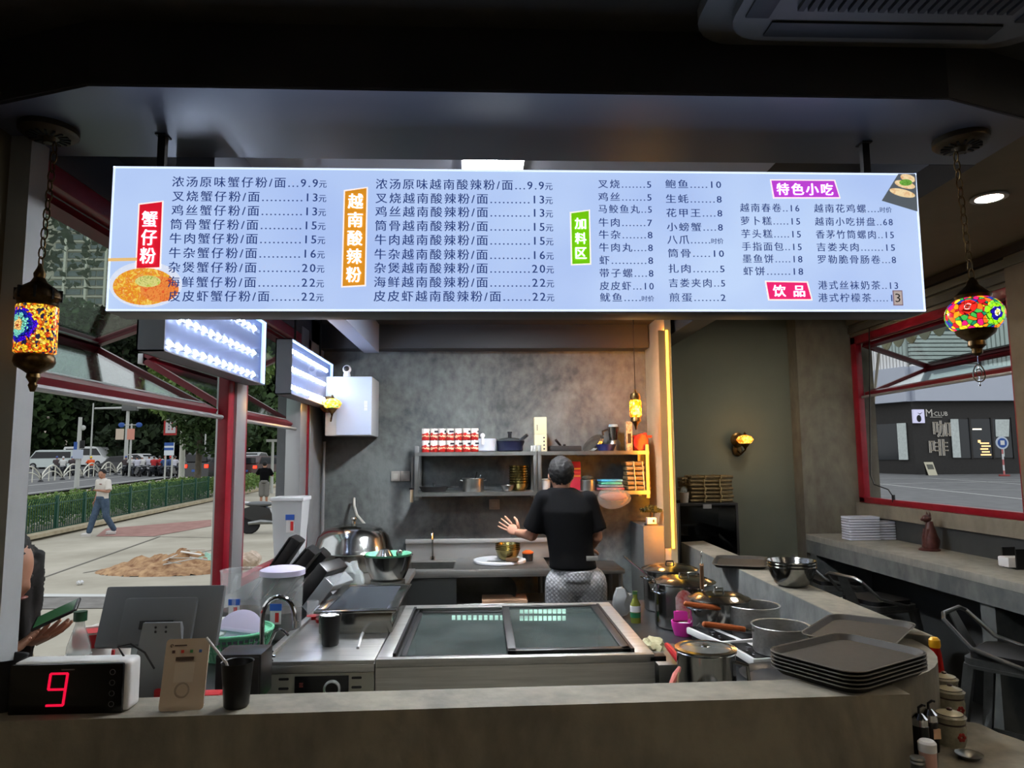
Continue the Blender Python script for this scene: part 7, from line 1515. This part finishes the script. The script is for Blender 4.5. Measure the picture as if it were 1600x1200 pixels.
dv = Vector((XL_-X0, 5.0, 0)); ang = math.atan2(5.0, XL_-X0); LW = dv.length; XW = Matrix.Translation((X0, 0, 0)) @ Matrix.Rotation(ang-PI, 4, 'Z')
m = MB(); m.box(-LW, 0, 0, .4, zb0-1, zb1, X=XW); m.build('side_dark_front', DK, cf, smooth=0); m = MB(); m.box(-LW, 0, -.5, .5, zb1, zb2, X=XW); m.build('side_white_fascia', WB, cf, smooth=0); m = MB(); m.box(-LW, 0, .6, .9, zb2, zb3, X=XW); m.build('side_upper_wall', mat('cafe_recess'), cf, smooth=0)
SW = mat('louvre_white', (222, 222, 220), .6); v0 = None
for k in range(22):
    x = -LW+LW*k/22; 
    if v0 is None: v0 = MB().box(-.09, .09, -.25, .05, zb2, bzz(520)).build('vertical_slat', SW, cf)
    o = v0 if k == 0 else v0.copy()
    if k: COL.objects.link(o)
    p = XW @ Vector((x, .2, 0)); o.location = p; o.rotation_euler = (0, 0, ang-PI)
for k in range(9): MB().box(bx(1430), bx(1535), -.2, .1, bzz(572-6.4*k-2.3), bzz(572-6.4*k+2.3)).build('horizontal_slat', SW, cf)
for k in range(17):
    o = MB().box(-.11, .11, -.25, .05, zb2, bzz(470)).build('vertical_slat', SW, cf); o.location = (bx(1548+7.2*k), .1, 0)
GW = mat('cafe_glass', (40, 44, 48), .08)
def cwin(x0, x1, y0, y1, nm='window'): return MB().box(bx(x0), bx(x1), -.06, 0, bzz(y1), bzz(y0)).build(nm, GW, cf)
cwin(1486, 1580, 655, 716); 
for x in (1516, 1550, 1582): MB().box(bx(x)-.06, bx(x)+.06, -.12, -.02, bzz(717), bzz(653)).build('window_frame', DK, cf)
CU = mat('curtain_white', (196, 204, 200), .8, var=10, vscale=6)
MB().box(bx(1486), bx(1498), -.12, -.07, bzz(715), bzz(655)).build('curtain', CU, cf); MB().prism([(bx(1555), bzz(683)), (bx(1556), bzz(656)), (bx(1578), bzz(656)), (bx(1575), bzz(683))], .07, .12, X=XZ).build('curtain', CU, cf); MB().box(bx(1562), bx(1566), -.12, -.07, bzz(714), bzz(684)).build('curtain', CU, cf)
WLt = mat('warm_interior', (255, 200, 130), emit=1.2)
for k in range(5): MB().box(bx(1530+2*(k % 2)), bx(1546-2*(k % 3)), -.075, -.06, bzz(712-4.5*k), bzz(710-4.5*k)).build('lit_shelf', WLt, cf)
MB().box(bx(1520), bx(1534), -.075, -.06, bzz(672), bzz(670)).build('strip_lamp', mat('strip_white', (255, 244, 220), emit=1.3), cf); MB().box(bx(1527), bx(1531), -.075, -.06, bzz(692), bzz(688)).build('lit_shelf', WLt, cf)
m = MB(); sx_ = -LW
def sw(a, c, y0, y1, mt, nm, d=-.06): m = MB(); m.box(-LW*(1-a), -LW*(1-c), d, d+.05, bzz(y1), bzz(y0), X=XW); m.build(nm, mt, cf, smooth=0)
sw(.45, .92, 660, 718, GW, 'window'); sw(.80, .92, 660, 718, CU, 'curtain', -.12); sw(.42, .50, 660, 718, CU, 'curtain', -.12)
LAV = mat('cafe_sign_lavender', (206, 204, 232), .5, emit=.25)
MB().box(bx(1426), bx(1443), -.30, -.12, bzz(661), bzz(640)).build('square_sign', LAV, cf); MB().ell((bx(1434), -.31, bzz(654)), (.16, .02, .24), 12, 8).build('sign_motif', BLACKM, cf); MB().prism([(bx(1432), bzz(645)), (bx(1436), bzz(648)), (bx(1440), bzz(644)), (bx(1436), bzz(646.5))], .305, .315, X=XZ).build('sign_motif', BLACKM, cf, smooth=0)
CT_ = mat('cafe_letters', (196, 192, 184), .6, emit=.1)
text_fit('shop_lettering', 'M', bx(1449), bx(1459), bzz(645), .48, CT_, cf, -.05); text_fit('shop_lettering', '·CLUB', bx(1460), bx(1483), bzz(646.5), .28, CT_, cf, -.05); MB().box(bx(1455), bx(1474), -.06, -.02, bzz(652), bzz(651.4)).build('lettering_rule', CT_, cf)
text_fit('shop_lettering', '咖', bx(1458), bx(1486), bzz(670), 1.1, CT_, cf, -.08, .022); text_fit('shop_lettering', '啡', bx(1450), bx(1480), bzz(699), 1.1, CT_, cf, -.08, .022)
t = thing('a_board', 'small pale sandwich board standing in front of the cafe', 'sign', (bx(1434), BY-1.2, G(BY-1))); MB().add([(-.35, -.25, 0), (.25, -.25, 0), (.15, 0, .85), (-.45, 0, .85)], [(0, 1, 2, 3)]).build('front_board', mat('board_cream', (190, 184, 160), .6), t, smooth=0); MB().add([(-.15, .35, 0), (.45, .35, 0), (.15, 0, .85), (-.45, 0, .85)], [(0, 1, 2, 3)]).build('rear_board', DK, t, smooth=0)
MB().add([(-.26, -.21, .12), (.16, -.21, .12), (.09, -.05, .7), (-.33, -.05, .7)], [(0, 1, 2, 3)]).build('chalk_panel', mat('chalk', (90, 90, 80), .7), t, smooth=0)
t = thing('round_road_sign', 'round blue road sign on a striped pole in front of the cafe', 'sign', (bx(1565, 43), 43, G(43))); hz = P(1565, 692, 43).z-G(43)
MB().lathe([(0, 0), (.40, 0), (.40, .05), (0, .05)], 24, X=Matrix.Translation((0, 0, hz)) @ Matrix.Rotation(R(90), 4, 'X')).build('disc', mat('sign_rim', (190, 200, 214), .5), t); MB().lathe([(0, .051), (.30, .051), (.30, .06), (0, .06)], 24, X=Matrix.Translation((0, 0, hz)) @ Matrix.Rotation(R(90), 4, 'X')).build('blue_face', mat('sign_blue'), t); MB().box(-.13, .13, -.075, -.06, hz-.13, hz+.15).build('white_glyph', WHITEP, t)
for k in range(6): MB().cyl(0, 0, k*hz/6, (k+1)*hz/6, .05, 10).build('pole_band', (mat('band_pink', (190, 110, 110), .6), WHITEP)[k % 2], t)
MB().cyl(0, 0, 0, .1, .3, 16).build('base', mat('base_red', (150, 70, 66), .7), t)
for k, (a, c) in enumerate((((1350, 739), (1600, 740)), ((1350, 747), (1600, 750)), ((1350, 757), (1600, 752)), ((1355, 754), (1600, 780)), ((1450, 747), (1600, 757)), ((1440, 764), (1600, 766)))):
    p, q_ = PG(*a), PG(*c); d = (q_-p); d.z = 0; d.normalize(); nn = Vector((-d.y, d.x, 0))*(.09 if k < 3 else .07)
    ys_ = sorted((p.y, q_.y)); mb = MB(); N = 8; mb.v = []
    for i in range(N+1): c_ = p+(q_-p)*i/N; mb.v += [(c_.x-nn.x, c_.y-nn.y, G(c_.y)+.004), (c_.x+nn.x, c_.y+nn.y, G(c_.y)+.004)]
    mb.f = [(2*i, 2*i+2, 2*i+3, 2*i+1) for i in range(N)]; o = mb.build('parking_line', mat('road_paint'), smooth=0); o['kind'] = 'structure'
a, c = PX(1346, 790, 3.75), PX(1374, 545, 3.75)
t = thing('umbrella_pole', 'pale leaning pole standing just outside the right window', 'pole', (a.x, a.y, -.2)); MB().tube([(0, 0, 0), (0, 0, a.z+.2-.02), (c.x-a.x, c.y-a.y, c.z+.2)], .014, 8).build('pole', mat('pole_pale', (214, 206, 190), .5), t)
wpts = [PX(1358, 512, 3.32), PX(1359, 640, 3.32), PX(1360, 742, 3.32), PX(1366, 757, 3.32), PX(1388, 765, 3.34), PX(1396, 777, 3.36)]
t = thing('window_cable_lamp', 'thin black cable with a small lamp hanging inside the right window', 'cable', tuple(wpts[-1])); MB().tube([tuple(p-wpts[-1]) for p in wpts], .005, 6).build('cable', BLACKP, t); MB().cyl(0, 0, -.04, .02, .013, 10).build('lamp_head', BLACKP, t)
# scalloped awning
a, c = PX(1400, 515, 4.3), PX(1560, 470, 4.3); y0, y1 = min(a.y, c.y)-.2, max(a.y, c.y)+.3; zt2 = a.z+.12; n_ = 9; w = (y1-y0)/n_
pts = [(y0, zt2)]; 
for k in range(n_): pts += [(y0+w*(k+i/6), a.z-.10-.09*math.sin(PI*i/6)) for i in range(7)]
pts += [(y1, zt2)]
mb = MB(); mb.v = [(4.3, p[0], p[1]) for p in pts]+[(4.31, p[0], p[1]) for p in pts]; N = len(pts); mb.f = [list(range(N)), [N+i for i in range(N)][::-1]]+[(i, (i+1) % N, N+(i+1) % N, N+i) for i in range(N)]
t = thing('awning', 'beige scalloped awning over the outside of the right window', 'awning', (0, 0, 0)); mb.build('scalloped_valance', mat('awning_beige', (176, 160, 124), .8, var=8), t, smooth=0)
mb = MB(); mb.add([(4.3, y0, zt2), (4.3, y1, zt2), (3.64, y1, zt2+.35), (3.64, y0, zt2+.35)], [(0, 1, 2, 3)]); mb.build('awning_roof', mat('awning_beige'), t, smooth=0)
